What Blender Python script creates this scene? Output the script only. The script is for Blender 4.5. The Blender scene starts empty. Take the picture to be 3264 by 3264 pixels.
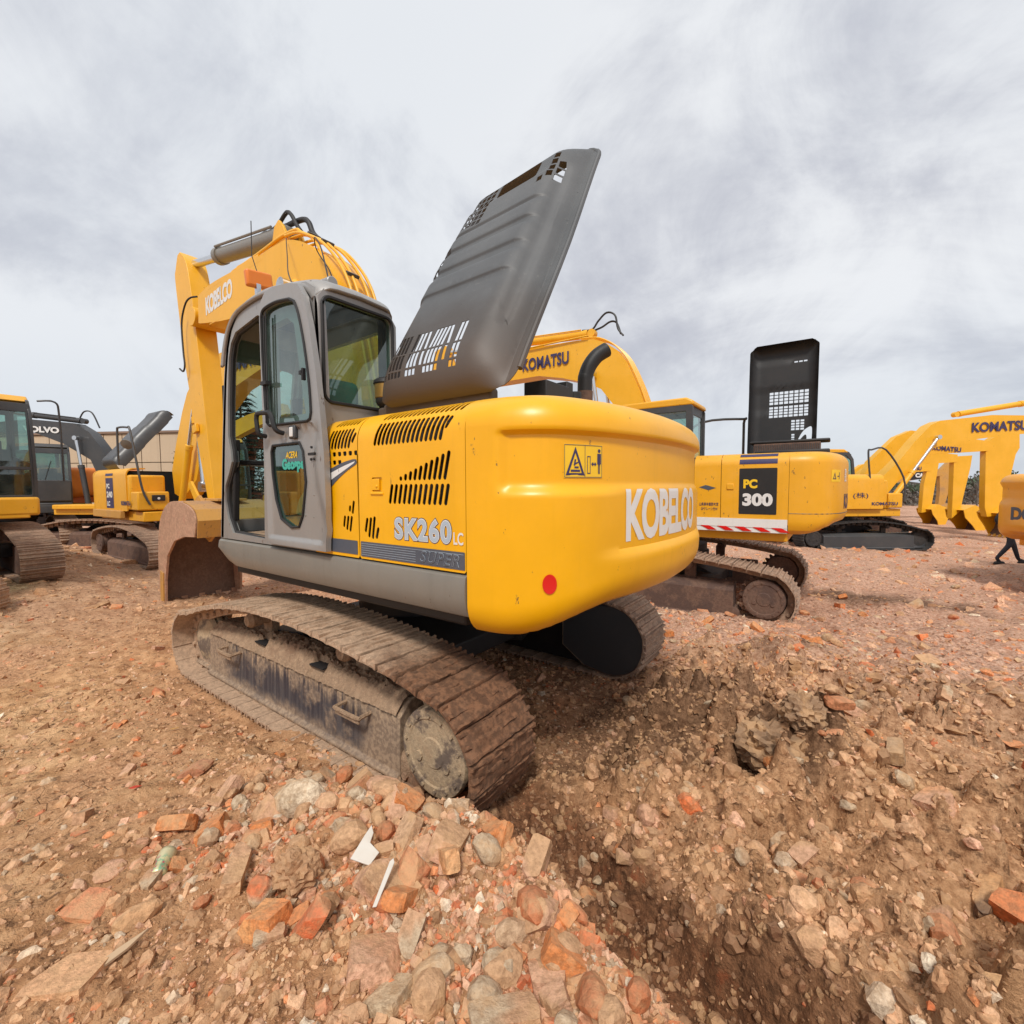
import bpy, bmesh, math, random
import numpy as np
from mathutils import Vector, Matrix
from mathutils.geometry import tessellate_polygon
random.seed(7)
RNG = np.random.default_rng(11)
R = math.radians
scn = bpy.context.scene
COL = scn.collection

# ------------------------------------------------------------------ camera
cam_d = bpy.data.cameras.new('camera')
cam = bpy.data.objects.new('camera', cam_d)
COL.objects.link(cam)
scn.camera = cam
cam_d.sensor_width = 36.0
cam_d.sensor_fit = 'HORIZONTAL'
cam_d.lens = 36.0 * 1456.05 / 3264.0
cam_d.clip_start = 0.05
cam_d.clip_end = 9000
CAM = Vector((-3.857, 3.443, 2.08))
yaw, pit, rol = R(-53.66), R(-3.208), R(-0.25)
fw = Vector((math.cos(yaw)*math.cos(pit), math.sin(yaw)*math.cos(pit), math.sin(pit)))
rt = Vector((math.sin(yaw), -math.cos(yaw), 0))
upv = rt.cross(fw)
rt, upv = (rt*math.cos(rol) + upv*math.sin(rol)), (upv*math.cos(rol) - rt*math.sin(rol))
M = Matrix((rt, upv, -fw)).transposed().to_4x4()
M.translation = CAM
cam.matrix_world = M

# ------------------------------------------------------------------ render / exposure
scn.view_settings.view_transform = 'Standard'
scn.view_settings.look = 'None'
scn.view_settings.exposure = 0.0
scn.view_settings.gamma = 1.0
scn.view_settings.use_curve_mapping = False

SUN_EL, SUN_AZ = R(52), R(118)      # azimuth measured from +x towards +y

# ------------------------------------------------------------------ world: overcast daylight
class NT:
    """tiny node-tree helper"""
    def __init__(s, tree): s.t = tree; s.n = tree.nodes; s.l = tree.links
    def add(s, typ, **kw):
        nd = s.n.new(typ)
        for k, v in kw.items():
            if k.startswith('i_'):
                key = k[2:].replace('_', ' ')
                sock = nd.inputs[int(key)] if key.isdigit() else nd.inputs[key]
                s.put(sock, v)
            else: setattr(nd, k, v)
        return nd
    def put(s, sock, v):
        if isinstance(v, bpy.types.NodeSocket): s.l.new(v, sock)
        elif isinstance(v, bpy.types.Node): s.l.new(v.outputs[0], sock)
        else:
            if isinstance(v, (tuple, list)) and len(v) == 3 and sock.type == 'RGBA': v = (*v, 1)
            sock.default_value = v
    def math(s, op, a, b=0.0, c=None, clamp=False):
        nd = s.n.new('ShaderNodeMath'); nd.operation = op; nd.use_clamp = clamp
        s.put(nd.inputs[0], a); s.put(nd.inputs[1], b)
        if c is not None: s.put(nd.inputs[2], c)
        return nd.outputs[0]
    def mix(s, f, a, b, blend='MIX'):
        nd = s.n.new('ShaderNodeMix'); nd.data_type = 'RGBA'; nd.blend_type = blend
        s.put(nd.inputs[0], f); s.put(nd.inputs[6], a); s.put(nd.inputs[7], b)
        return nd.outputs[2]
    def noise(s, vec, scale, detail=4, rough=.55, dist=0.0):
        nd = s.n.new('ShaderNodeTexNoise')
        if vec is not None: s.put(nd.inputs['Vector'], vec)
        nd.inputs['Scale'].default_value = scale; nd.inputs['Detail'].default_value = detail
        nd.inputs['Roughness'].default_value = rough; nd.inputs['Distortion'].default_value = dist
        return nd.outputs[0]
    def ramp(s, f, lo, hi):
        nd = s.n.new('ShaderNodeMapRange'); nd.interpolation_type = 'SMOOTHSTEP'
        s.put(nd.inputs[0], f); nd.inputs[1].default_value = lo; nd.inputs[2].default_value = hi
        return nd.outputs[0]

world = bpy.data.worlds.new('World'); scn.world = world; world.use_nodes = True
w = NT(world.node_tree); w.n.clear()
sky = w.add('ShaderNodeTexSky'); sky.sky_type = 'NISHITA'; sky.sun_disc = False
sky.sun_elevation = SUN_EL; sky.sun_rotation = R(90) - SUN_AZ
tc = w.add('ShaderNodeTexCoord')
sep = w.add('ShaderNodeSeparateXYZ', i_0=tc.outputs['Generated'])
zz = w.math('MAXIMUM', sep.outputs[2], 0.0)
den = w.math('ADD', zz, 0.30)
cx = w.math('DIVIDE', sep.outputs[0], den); cy = w.math('DIVIDE', sep.outputs[1], den)
cv = w.add('ShaderNodeCombineXYZ', i_0=cx, i_1=cy)
mp = w.add('ShaderNodeMapping', i_Vector=cv.outputs[0])
mp.inputs['Rotation'].default_value = (0, 0, R(-24)); mp.inputs['Scale'].default_value = (0.80, 1.1, 1)
mp.inputs['Location'].default_value = (1.3, .4, 0)
n1 = w.noise(mp.outputs[0], 1.0, 8, .60, .55)
n2 = w.noise(tc.outputs['Generated'], 3.4, 9, .62, .6)
mix12 = w.math('ADD', w.math('MULTIPLY', n1, .56), w.math('MULTIPLY', n2, .44))
cl = w.ramp(mix12, .37, .58)
mp2 = w.add('ShaderNodeMapping', i_Vector=cv.outputs[0])
mp2.inputs['Rotation'].default_value = (0, 0, R(-24)); mp2.inputs['Scale'].default_value = (0.35, 0.75, 1)
n3 = w.ramp(w.noise(mp2.outputs[0], 1.0, 4, .5, .2), .42, .66)
cloud = w.mix(cl, (.56, .575, .64), (.90, .915, .94))
cloud = w.mix(w.math('MULTIPLY', n3, .30), cloud, (.72, .78, .85))
horiz = w.ramp(sep.outputs[2], 0.0, .30)
cloud = w.mix(horiz, w.mix(.62, cloud, (.62, .68, .76)), cloud)
skyb = w.add('ShaderNodeVectorMath', operation='SCALE'); w.put(skyb.inputs[0], sky.outputs[0]); skyb.inputs['Scale'].default_value = 1.0
# the Nishita sky shines at strength 0.1; the thick cloud deck in front of it is 10x as bright so that both share it
deck = w.add('ShaderNodeVectorMath', operation='SCALE'); w.put(deck.inputs[0], cloud); deck.inputs['Scale'].default_value = 10.0
both = w.mix(.93, skyb.outputs[0], deck.outputs[0])
bg = w.add('ShaderNodeBackground', i_Color=both); bg.inputs['Strength'].default_value = 0.1
wo = w.add('ShaderNodeOutputWorld', i_Surface=bg.outputs[0])

sun_d = bpy.data.lights.new('sun', 'SUN'); sun = bpy.data.objects.new('sun', sun_d); COL.objects.link(sun)
sun_d.energy = 2.9; sun_d.angle = R(10); sun_d.color = (1.0, .955, .89)
sd = Vector((math.cos(SUN_EL)*math.cos(SUN_AZ), math.cos(SUN_EL)*math.sin(SUN_AZ), math.sin(SUN_EL)))
sun.rotation_euler = sd.to_track_quat('Z', 'Y').to_euler()
sun.location = sd*30

# ------------------------------------------------------------------ materials
MATS = {}
def newmat(name):
    m = bpy.data.materials.new(name); m.use_nodes = True
    t = NT(m.node_tree); b = m.node_tree.nodes['Principled BSDF']
    MATS[name] = m
    return m, t, b
def paint(name, col, rough=.32, dust=.25, dustcol=(.30, .22, .14), spec=.5, coat=.25, metal=0.0, chips=.0, scale=1.0):
    m, t, b = newmat(name)
    co = t.add('ShaderNodeTexCoord').outputs['Object']
    g = t.add('ShaderNodeNewGeometry')
    n = t.noise(co, 1.7*scale, 7, .62); f = t.noise(co, 28*scale, 5, .6)
    up = t.add('ShaderNodeSeparateXYZ', i_0=g.outputs['Normal']).outputs[2]
    d = t.math('MULTIPLY', t.ramp(t.math('ADD', t.math('MULTIPLY', n, .7), t.math('MULTIPLY', f, .3)), .42, .75), dust)
    d = t.math('ADD', d, t.math('MULTIPLY', t.ramp(up, .35, 1.0), dust*.5), clamp=True)
    c = t.mix(t.ramp(n, .3, .7), tuple(x*.93 for x in col), tuple(min(1, x*1.04) for x in col))
    ms = t.add('ShaderNodeMapping', i_Vector=co); ms.inputs['Scale'].default_value = (9, 9, .5)
    stk = t.ramp(t.noise(ms.outputs[0], 1.0*scale, 5, .65), .52, .74)
    c = t.mix(t.math('MULTIPLY', stk, min(.30, .10 + dust*.4)), c, tuple(x*.62 for x in col))
    c = t.mix(d, c, dustcol)
    if chips > 0:
        mpp = t.add('ShaderNodeMapping', i_Vector=co); mpp.inputs['Scale'].default_value = (1, 1, .45)
        ch = t.ramp(t.noise(mpp.outputs[0], 16*scale, 6, .72), .69 - .09*chips, .72 - .09*chips)
        c = t.mix(t.math('MULTIPLY', ch, .8), c, (.10, .055, .035))
    t.put(b.inputs['Base Color'], c)
    t.put(b.inputs['Roughness'], t.math('ADD', t.math('MULTIPLY', d, .5), t.math('ADD', rough, t.math('MULTIPLY', f, .10)), clamp=True))
    b.inputs['Metallic'].default_value = metal
    b.inputs['Coat Weight'].default_value = coat; b.inputs['Coat Roughness'].default_value = .28
    bp = t.add('ShaderNodeBump', i_Height=t.noise(co, 5.0*scale, 3, .5)); bp.inputs['Strength'].default_value = .035; bp.inputs['Distance'].default_value = .02
    t.put(b.inputs['Normal'], bp.outputs[0])
    return m
YEL = (.87, .43, .0)
M_yel = paint('yellow_paint', YEL, .33, .07, (.55, .38, .16), chips=.30, coat=.12)
M_yel2 = paint('sun_faded_yellow_paint', (.80, .385, .010), .40, .18, (.45, .32, .18), chips=.6, coat=.1)
M_boom = paint('boom_yellow_paint', (.83, .425, .012), .38, .14, (.50, .36, .20), chips=.3, coat=.15)
M_org = paint('orange_paint', (.80, .21, .012), .38, .15, (.45, .25, .12), chips=.3)
M_red = paint('faded_red_paint', (.62, .12, .05), .45, .3, (.4, .25, .18), chips=.3)
M_mud_yel = paint('muddy_yellow_paint', (.58, .30, .06), .6, .85, (.33, .20, .12), chips=.8, coat=0)
M_silver = paint('cab_silver_paint', (.35, .345, .335), .34, .24, (.24, .19, .13), metal=.35, chips=.35)
M_sill = paint('sill_grey_paint', (.235, .225, .20), .42, .35, (.25, .20, .14), metal=.25, chips=.3)
M_dgrey = paint('dark_grey_paint', (.045, .048, .052), .42, .18, (.2, .16, .12))
M_black = paint('black_metal', (.014, .014, .015), .5, .12, (.12, .09, .07), coat=0)
M_inner = paint('machine_interior_dark', (.010, .009, .009), .85, .05, (.04, .03, .02), coat=0, spec=.1)
M_rubber = paint('black_rubber_hose', (.02, .02, .021), .5, .2, (.15, .12, .09), coat=0)
M_chrome = paint('chrome_rod', (.70, .71, .72), .16, .05, metal=1.0, coat=0)
M_decal_w = paint('white_decal', (.74, .74, .72), .4, .12, coat=0, chips=.25)
M_decal_blue = paint('pale_blue_decal', (.42, .50, .58), .4, .08, coat=0)
M_decal_navy = paint('navy_decal', (.035, .03, .10), .4, .08, coat=0)
M_decal_dark = paint('charcoal_decal', (.075, .088, .115), .45, .15, coat=0)
M_decal_y = paint('yellow_decal', (.88, .55, .02), .4, .05, coat=0)
M_decal_r = paint('red_reflector', (.68, .006, .006), .25, .0, coat=.5)
M_decal_teal = paint('teal_decal', (.05, .42, .33), .4, .0, coat=0)
M_brass = paint('brass', (.45, .27, .07), .4, .2, metal=.8)
M_amber = paint('amber_paint', (.86, .37, .006), .36, .12, (.5, .3, .14), chips=.3)
M_teal_in = paint('teal_interior', (.035, .095, .080), .8, .1, coat=0)
M_cloth = paint('green_seat_cover', (.10, .34, .27), .9, .15, coat=0)
M_tinw = paint('ceramic_white', (.66, .63, .57), .35, .45, (.4, .3, .2), coat=.3)
M_wood = paint('grey_wood', (.52, .36, .22), .8, .3, coat=0)
M_shirt = paint('dark_trousers', (.022, .024, .035), .9, .1, coat=0)
M_skin = paint('skin', (.45, .26, .18), .6, 0, coat=0)
M_wall = paint('beige_wall_panel', (.50, .40, .28), .8, .35, (.36, .28, .2), coat=0, scale=.3)
M_roofm = paint('brown_roof', (.22, .15, .11), .8, .2, coat=0, scale=.3)

def mudmat(name, base, dry, wet, bumpd=.02, scale=1.0, redx=False, expose=.5):
    """caked mud over a metal base colour"""
    m, t, b = newmat(name)
    g = t.add('ShaderNodeNewGeometry'); co = g.outputs['Position']
    n = t.noise(co, 3.2*scale, 8, .66); f = t.noise(co, 24*scale, 6, .65); k = t.noise(co, 75*scale, 4, .6)
    c = t.mix(t.ramp(f, .38, .62), tuple(x*.74 for x in dry), dry)
    c = t.mix(t.ramp(k, .55, .72), c, tuple(min(1, x*1.35) for x in dry))
    if redx:   # fresh red-brown clay stuck on the rear of the track that stands in the pit
        sx = t.add('ShaderNodeSeparateXYZ', i_0=co).outputs[0]
        wx = t.ramp(t.math('ADD', sx, t.math('MULTIPLY', n, .9)), -.75, -1.25)
        c = t.mix(wx, c, t.mix(t.ramp(f, .40, .62), tuple(x*.5 for x in wet), wet))
        c = t.mix(t.math('MULTIPLY', t.ramp(k, .66, .74), t.math('MULTIPLY', wx, .7)), c, (.42, .15, .07))
    else:
        c = t.mix(t.ramp(n, .50, .72), c, wet)
    c = t.mix(t.math('MULTIPLY', t.ramp(n, .53, .40), expose), c, base)
    t.put(b.inputs['Base Color'], c)
    b.inputs['Roughness'].default_value = .88
    hh = t.math('ADD', t.math('MULTIPLY', n, .5), t.math('ADD', t.math('MULTIPLY', f, .45), t.math('MULTIPLY', k, .2)))
    bp = t.add('ShaderNodeBump', i_Height=hh); bp.inputs['Strength'].default_value = .9; bp.inputs['Distance'].default_value = bumpd
    t.put(b.inputs['Normal'], bp.outputs[0])
    return m
M_shoe = mudmat('muddy_track_steel', (.20, .135, .09), (.47, .315, .205), (.22, .105, .052), .009, redx=True, expose=.15)
M_shoe2 = mudmat('dusty_track_steel', (.13, .09, .07), (.43, .29, .20), (.26, .16, .11), .012, expose=.45)
M_shoe_dark = mudmat('dark_track_steel', (.018, .018, .02), (.05, .045, .042), (.03, .028, .028), .01, expose=.6)
M_mud = mudmat('caked_mud', (.26, .16, .095), (.40, .265, .165), (.25, .15, .09), .05, expose=.3)
M_hub = mudmat('mud_splashed_hub', (.085, .060, .055), (.47, .345, .215), (.40, .275, .165), .012, scale=1.8, expose=.8)
M_bucket = mudmat('rusty_bucket_steel', (.34, .19, .12), (.52, .31, .20), (.42, .21, .14), .008, expose=.6)
M_bucket_in = mudmat('bucket_inside_steel', (.15, .09, .065), (.21, .13, .09), (.13, .075, .05), .008, expose=.6)
M_hubrust = mudmat('rust_brown_hub', (.075, .045, .038), (.17, .10, .07), (.11, .06, .045), .01, expose=.7)

# painted track frame: blackish-blue paint, mud running down from the top
def framemat():
    m, t, b = newmat('mud_streaked_track_frame')
    g = t.add('ShaderNodeNewGeometry'); co = g.outputs['Position']
    s = t.add('ShaderNodeSeparateXYZ', i_0=co)
    mpp = t.add('ShaderNodeMapping', i_Vector=co); mpp.inputs['Scale'].default_value = (24, 24, 1.1)
    st = t.noise(mpp.outputs[0], 1.0, 4, .6); n = t.noise(co, 2.6, 7, .62); f = t.noise(co, 34, 5, .6)
    hgt = t.ramp(t.math('ADD', s.outputs[2], t.math('MULTIPLY', t.math('SUBTRACT', st, .5), .55)), .36, .52)
    ends = t.math('MAXIMUM', t.ramp(t.math('ADD', s.outputs[0], t.math('MULTIPLY', n, .6)), 1.35, 1.65), t.ramp(t.math('SUBTRACT', s.outputs[0], t.math('MULTIPLY', n, .6)), -1.15, -1.45))
    low = t.ramp(t.math('ADD', s.outputs[2], t.math('MULTIPLY', t.math('SUBTRACT', n, .5), .35)), .20, .08)
    msk = t.math('MAXIMUM', t.math('MAXIMUM', hgt, t.math('MULTIPLY', ends, .8)), t.math('MAXIMUM', t.math('MULTIPLY', low, .75), t.math('MULTIPLY', t.ramp(n, .50, .64), .7)))
    c = t.mix(msk, t.mix(t.ramp(st, .4, .62), (.030, .032, .045), (.075, .072, .078)), t.mix(t.ramp(f, .4, .62), (.27, .185, .12), (.44, .31, .20)))
    t.put(b.inputs['Base Color'], c)
    t.put(b.inputs['Roughness'], t.math('ADD', .45, t.math('MULTIPLY', msk, .45)))
    bp = t.add('ShaderNodeBump', i_Height=t.math('ADD', t.math('MULTIPLY', msk, .6), t.math('MULTIPLY', f, .35))); bp.inputs['Strength'].default_value = .5; bp.inputs['Distance'].default_value = .012
    t.put(b.inputs['Normal'], bp.outputs[0])
    return m
M_frame = framemat()

# engine hood: grey plastic-like paint with a soot and rust stain round the lower end
def hoodmat():
    m, t, b = newmat('sooty_grey_hood')
    co = t.add('ShaderNodeTexCoord').outputs['Object']
    s = t.add('ShaderNodeSeparateXYZ', i_0=co)
    n = t.noise(co, 1.9, 7, .6); f = t.noise(co, 30, 5, .6)
    hz = t.math('ADD', s.outputs[2], t.math('MULTIPLY', t.math('SUBTRACT', n, .5), .5))
    soot = t.math('MULTIPLY', t.ramp(hz, 3.62, 3.16), t.ramp(s.outputs[1], .3, .75))
    rust = t.ramp(hz, 3.22, 2.85)
    c = t.mix(t.ramp(n, .3, .7), (.078, .083, .087), (.104, .109, .112))
    c = t.mix(t.math('MULTIPLY', t.ramp(f, .60, .75), .15), c, (.3, .28, .25))
    c = t.mix(t.math('MULTIPLY', soot, .62), c, (.055, .038, .026))
    c = t.mix(t.math('MULTIPLY', rust, .38), c, (.13, .085, .058))
    sc = t.ramp(t.noise(co, 14, 5, .7), .69, .71)
    c = t.mix(t.math('MULTIPLY', sc, .6), c, (.02, .02, .02))
    t.put(b.inputs['Base Color'], c); b.inputs['Roughness'].default_value = .55
    bp = t.add('ShaderNodeBump', i_Height=t.noise(co, 160, 2, .5)); bp.inputs['Strength'].default_value = .12; bp.inputs['Distance'].default_value = .004
    t.put(b.inputs['Normal'], bp.outputs[0])
    return m
M_hood = hoodmat()

def glassmat(name, tint=(.55, .74, .68), alpha=.45, rough=.03):
    m, t, b = newmat(name)
    out = m.node_tree.nodes['Material Output']
    tr = t.add('ShaderNodeBsdfTransparent'); tr.inputs[0].default_value = (*tint, 1)
    gl = t.add('ShaderNodeBsdfGlossy'); gl.inputs['Color'].default_value = (.9, 1, .97, 1); gl.inputs['Roughness'].default_value = rough
    df = t.add('ShaderNodeBsdfDiffuse'); df.inputs['Color'].default_value = (.24, .27, .24, 1)
    fr = t.add('ShaderNodeLayerWeight'); fr.inputs[0].default_value = .5
    co = t.add('ShaderNodeTexCoord').outputs['Object']
    m1 = t.add('ShaderNodeMixShader'); t.put(m1.inputs[0], t.math('MULTIPLY', t.ramp(t.noise(co, 2.2, 6, .65), .3, .8), alpha*.45)); t.put(m1.inputs[1], tr.outputs[0]); t.put(m1.inputs[2], df.outputs[0])
    m2 = t.add('ShaderNodeMixShader'); t.put(m2.inputs[0], t.math('ADD', t.math('MULTIPLY', t.math('POWER', fr.outputs['Facing'], 3.0), .75), .12)); t.put(m2.inputs[1], m1.outputs[0]); t.put(m2.inputs[2], gl.outputs[0])
    t.put(out.inputs[0], m2.outputs[0])
    return m
M_glass = glassmat('green_tinted_glass', (.50, .70, .64), .6)
M_glass_d = glassmat('dark_tinted_glass', (.34, .52, .46), .3)

# ------------------------------------------------------------------ mesh helpers
def empty(name, loc=(0, 0, 0), rz=0.0, label=None, cat=None, group=None):
    o = bpy.data.objects.new(name, None); COL.objects.link(o)
    o.location = loc; o.rotation_euler = (0, 0, rz); o.empty_display_size = .3
    tag(o, label, cat, group); return o
def tag(o, label=None, cat=None, group=None, kind=None):
    if label: o['label'] = label
    if cat: o['category'] = cat
    if group: o['group'] = group
    if kind: o['kind'] = kind
    return o
def mesh_of(bm, name, mat, smooth=30, recalc=True):
    if recalc: bmesh.ops.recalc_face_normals(bm, faces=bm.faces)
    me = bpy.data.meshes.new(name); bm.to_mesh(me); bm.free()
    if smooth:
        me.polygons.foreach_set('use_smooth', [True]*len(me.polygons))
        me.set_sharp_from_angle(angle=R(smooth))
    if mat: me.materials.append(mat)
    return me
def obj(name, bm, mat, parent=None, smooth=30, bevel=0, seg=2, recalc=True):
    me = bm if isinstance(bm, bpy.types.Mesh) else mesh_of(bm, name, mat, smooth, recalc)
    o = bpy.data.objects.new(name, me); COL.objects.link(o)
    if parent: o.parent = parent
    if bevel:
        md = o.modifiers.new('bevel', 'BEVEL'); md.width = bevel; md.segments = seg; md.limit_method = 'ANGLE'; md.angle_limit = R(40); md.harden_normals = False
    return o
def BM(): return bmesh.new()
def box(bm, c, s, rot=None, taper=1.0):
    vs = []
    for dx in (-.5, .5):
        for dy in (-.5, .5):
            for dz in (-.5, .5):
                k = taper if dz > 0 else 1.0
                v = Vector((dx*s[0]*k, dy*s[1]*k, dz*s[2]))
                if rot is not None: v = rot @ v
                vs.append(bm.verts.new(v + Vector(c)))
    for f in ((0, 1, 3, 2), (4, 6, 7, 5), (0, 4, 5, 1), (2, 3, 7, 6), (0, 2, 6, 4), (1, 5, 7, 3)):
        bm.faces.new([vs[i] for i in f])
    return bm
def prism(bm, pts, a, b, plane='xz'):
    """closed outline extruded along the missing axis from a to b"""
    def P(p, t): return Vector((p[0], t, p[1])) if plane == 'xz' else (Vector((t, p[0], p[1])) if plane == 'yz' else Vector((p[0], p[1], t)))
    A = [bm.verts.new(P(p, a)) for p in pts]; B = [bm.verts.new(P(p, b)) for p in pts]
    n = len(pts)
    for i in range(n): bm.faces.new((A[i], A[(i+1) % n], B[(i+1) % n], B[i]))
    bm.faces.new(A); bm.faces.new(B[::-1]); return bm
def smooth_pts(pts, n=6, closed=False):
    P = [Vector(p) for p in pts]; out = []; m = len(P)
    for i in range(m if closed else m-1):
        if closed: p0, p1, p2, p3 = P[i-1], P[i], P[(i+1) % m], P[(i+2) % m]
        else: p0, p1, p2, p3 = P[max(i-1, 0)], P[i], P[i+1], P[min(i+2, m-1)]
        for k in range(n):
            t = k/n
            out.append(.5*((2*p1) + (p2-p0)*t + (2*p0-5*p1+4*p2-p3)*t*t + (3*p1-p0-3*p2+p3)*t**3))
    if not closed: out.append(P[-1])
    return out
def tube(bm, pts, r, n=8, cap=True, taper=None):
    pts = [Vector(p) for p in pts]; rings = []; prev = None
    for i, p in enumerate(pts):
        t = (pts[min(i+1, len(pts)-1)] - pts[max(i-1, 0)]).normalized()
        if prev is None:
            a = Vector((0, 0, 1)) if abs(t.z) < .9 else Vector((1, 0, 0)); u = t.cross(a).normalized()
        else: u = (prev - t*prev.dot(t)).normalized()
        prev = u; v = t.cross(u); rr = r if taper is None else r*taper[i]
        rings.append([bm.verts.new(p + u*math.cos(2*math.pi*k/n)*rr + v*math.sin(2*math.pi*k/n)*rr) for k in range(n)])
    for a, b in zip(rings, rings[1:]):
        for k in range(n): bm.faces.new((a[k], a[(k+1) % n], b[(k+1) % n], b[k]))
    if cap: bm.faces.new(rings[0][::-1]); bm.faces.new(rings[-1])
    return bm
def cyl(bm, p0, p1, r, n=20, r2=None):
    return tube(bm, [p0, p1], r, n, True, None if r2 is None else [1, r2/r])
def rings_y(bm, c, prof, n=28):
    """lathe about the y axis: prof = list of (radius, y)"""
    rs = []
    for r, y in prof:
        rs.append([bm.verts.new((c[0] + r*math.cos(2*math.pi*k/n), c[1]+y, c[2] + r*math.sin(2*math.pi*k/n))) for k in range(n)])
    for a, b in zip(rs, rs[1:]):
        for k in range(n): bm.faces.new((a[k], a[(k+1) % n], b[(k+1) % n], b[k]))
    bm.faces.new(rs[0][::-1]); bm.faces.new(rs[-1]); return bm
def sheet(outer, holes, f, t, cu=(), cv=(), bm=None):
    """flat outline with holes, cut along u / v lines, mapped through f(u, v, offset) and given thickness t"""
    tmp = bmesh.new()
    polys = [[Vector((p[0], p[1], 0)) for p in outer]] + [[Vector((p[0], p[1], 0)) for p in h] for h in holes]
    flat = [p for q in polys for p in q]
    vs = [tmp.verts.new(p) for p in flat]
    for tri in tessellate_polygon(polys):
        try: tmp.faces.new([vs[i] for i in tri])
        except ValueError: pass
    for c in cu: bmesh.ops.bisect_plane(tmp, geom=tmp.verts[:]+tmp.edges[:]+tmp.faces[:], plane_co=(c, 0, 0), plane_no=(1, 0, 0), dist=1e-5)
    for c in cv: bmesh.ops.bisect_plane(tmp, geom=tmp.verts[:]+tmp.edges[:]+tmp.faces[:], plane_co=(0, c, 0), plane_no=(0, 1, 0), dist=1e-5)
    tmp.verts.index_update()
    if bm is None: bm = bmesh.new()
    A = [bm.verts.new(f(v.co.x, v.co.y, 0)) for v in tmp.verts]
    B = [bm.verts.new(f(v.co.x, v.co.y, -t)) for v in tmp.verts] if t else None
    for fc in tmp.faces:
        ii = [v.index for v in fc.verts]
        try:
            bm.faces.new([A[i] for i in ii])
            if t: bm.faces.new([B[i] for i in ii][::-1])
        except ValueError: pass
    if t:
        for e in tmp.edges:
            if len(e.link_faces) == 1:
                i, j = e.verts[0].index, e.verts[1].index
                try: bm.faces.new((A[i], B[i], B[j], A[j]))
                except ValueError: pass
    tmp.free(); return bm
def frange(a, b, n): return [a + (b-a)*i/n for i in range(1, n)]
def slot(cx, cy, ln, wd, slant=0.0, n=5):
    """stadium hole; slant = sideways shift of the top relative to the bottom"""
    ax = Vector((slant, ln)).normalized(); px = Vector((ax.y, -ax.x)); h = max(ln/2 - wd/2, 0.001)
    out = []
    for s, a0 in ((1, 0), (-1, math.pi)):
        for k in range(n+1):
            a = a0 + math.pi*k/n
            out.append(Vector((cx, cy)) + ax*h*s + px*math.cos(a)*wd/2 + ax*math.sin(a)*wd/2)
    return out
def rrect(x0, y0, x1, y1, r, n=4):
    out = []
    for cx_, cy_, a in ((x1-r, y1-r, 0), (x0+r, y1-r, 90), (x0+r, y0+r, 180), (x1-r, y0+r, 270)):
        for k in range(n+1):
            t = R(a + 90*k/n); out.append(Vector((cx_ + r*math.cos(t), cy_ + r*math.sin(t))))
    return out
def text_tris(s, size=1.0, bold=0.0, sx=1.0, shear=0.0, space=1.0, res=4):
    cu_ = bpy.data.curves.new('t', 'FONT'); cu_.body = s; cu_.size = size; cu_.offset = bold; cu_.shear = shear
    cu_.space_character = space; cu_.resolution_u = res; cu_.align_x = 'LEFT'
    o = bpy.data.objects.new('t', cu_)
    me = bpy.data.meshes.new_from_object(o)
    V = [Vector((v.co.x*sx, v.co.y)) for v in me.vertices]; F = [tuple(p.vertices) for p in me.polygons]
    bpy.data.objects.remove(o); bpy.data.curves.remove(cu_); bpy.data.meshes.remove(me)
    x0 = min(v.x for v in V); x1 = max(v.x for v in V); y0 = min(v.y for v in V); y1 = max(v.y for v in V)
    return V, F, (x0, x1, y0, y1)
def lettering(s, u0, u1, v0, v1, f, bold=.02, shear=0.0, off=.003, cuts=0, space=1.0, fit=None, vcuts=0):
    """text fitted in the (u, v) box and mapped through f"""
    V, F, (a0, a1, b0, b1) = text_tris(s, 1.0, bold, 1.0, shear, space)
    if fit is not None: a0, a1, b0, b1 = text_tris(s, 1.0, fit, 1.0, shear, space)[2]
    bm = bmesh.new()
    vs = [bm.verts.new((u0 + (v.x-a0)/(a1-a0)*(u1-u0), v0 + (v.y-b0)/(b1-b0)*(v1-v0), 0)) for v in V]
    for fc in F:
        try: bm.faces.new([vs[i] for i in fc])
        except ValueError: pass
    for c in (frange(min(u0, u1), max(u0, u1), cuts) if cuts else ()):
        bmesh.ops.bisect_plane(bm, geom=bm.verts[:]+bm.edges[:]+bm.faces[:], plane_co=(c, 0, 0), plane_no=(1, 0, 0), dist=1e-5)
    for c in (frange(v0, v1, vcuts) if vcuts else ()):
        bmesh.ops.bisect_plane(bm, geom=bm.verts[:]+bm.edges[:]+bm.faces[:], plane_co=(0, c, 0), plane_no=(0, 1, 0), dist=1e-5)
    for v in bm.verts: v.co = f(v.co.x, v.co.y, off)
    return bm
def polyprint(polys, f, off=.003, cu=(), cv=(), bm=None):
    for p in polys: bm = sheet(p, [], lambda u, v, w_: f(u, v, off), 0, cu, cv, bm)
    return bm
def side(y, s=1):      # mapping onto the vertical plane y (outward s)
    return lambda u, v, o: Vector((u, y + s*o, v))

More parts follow.
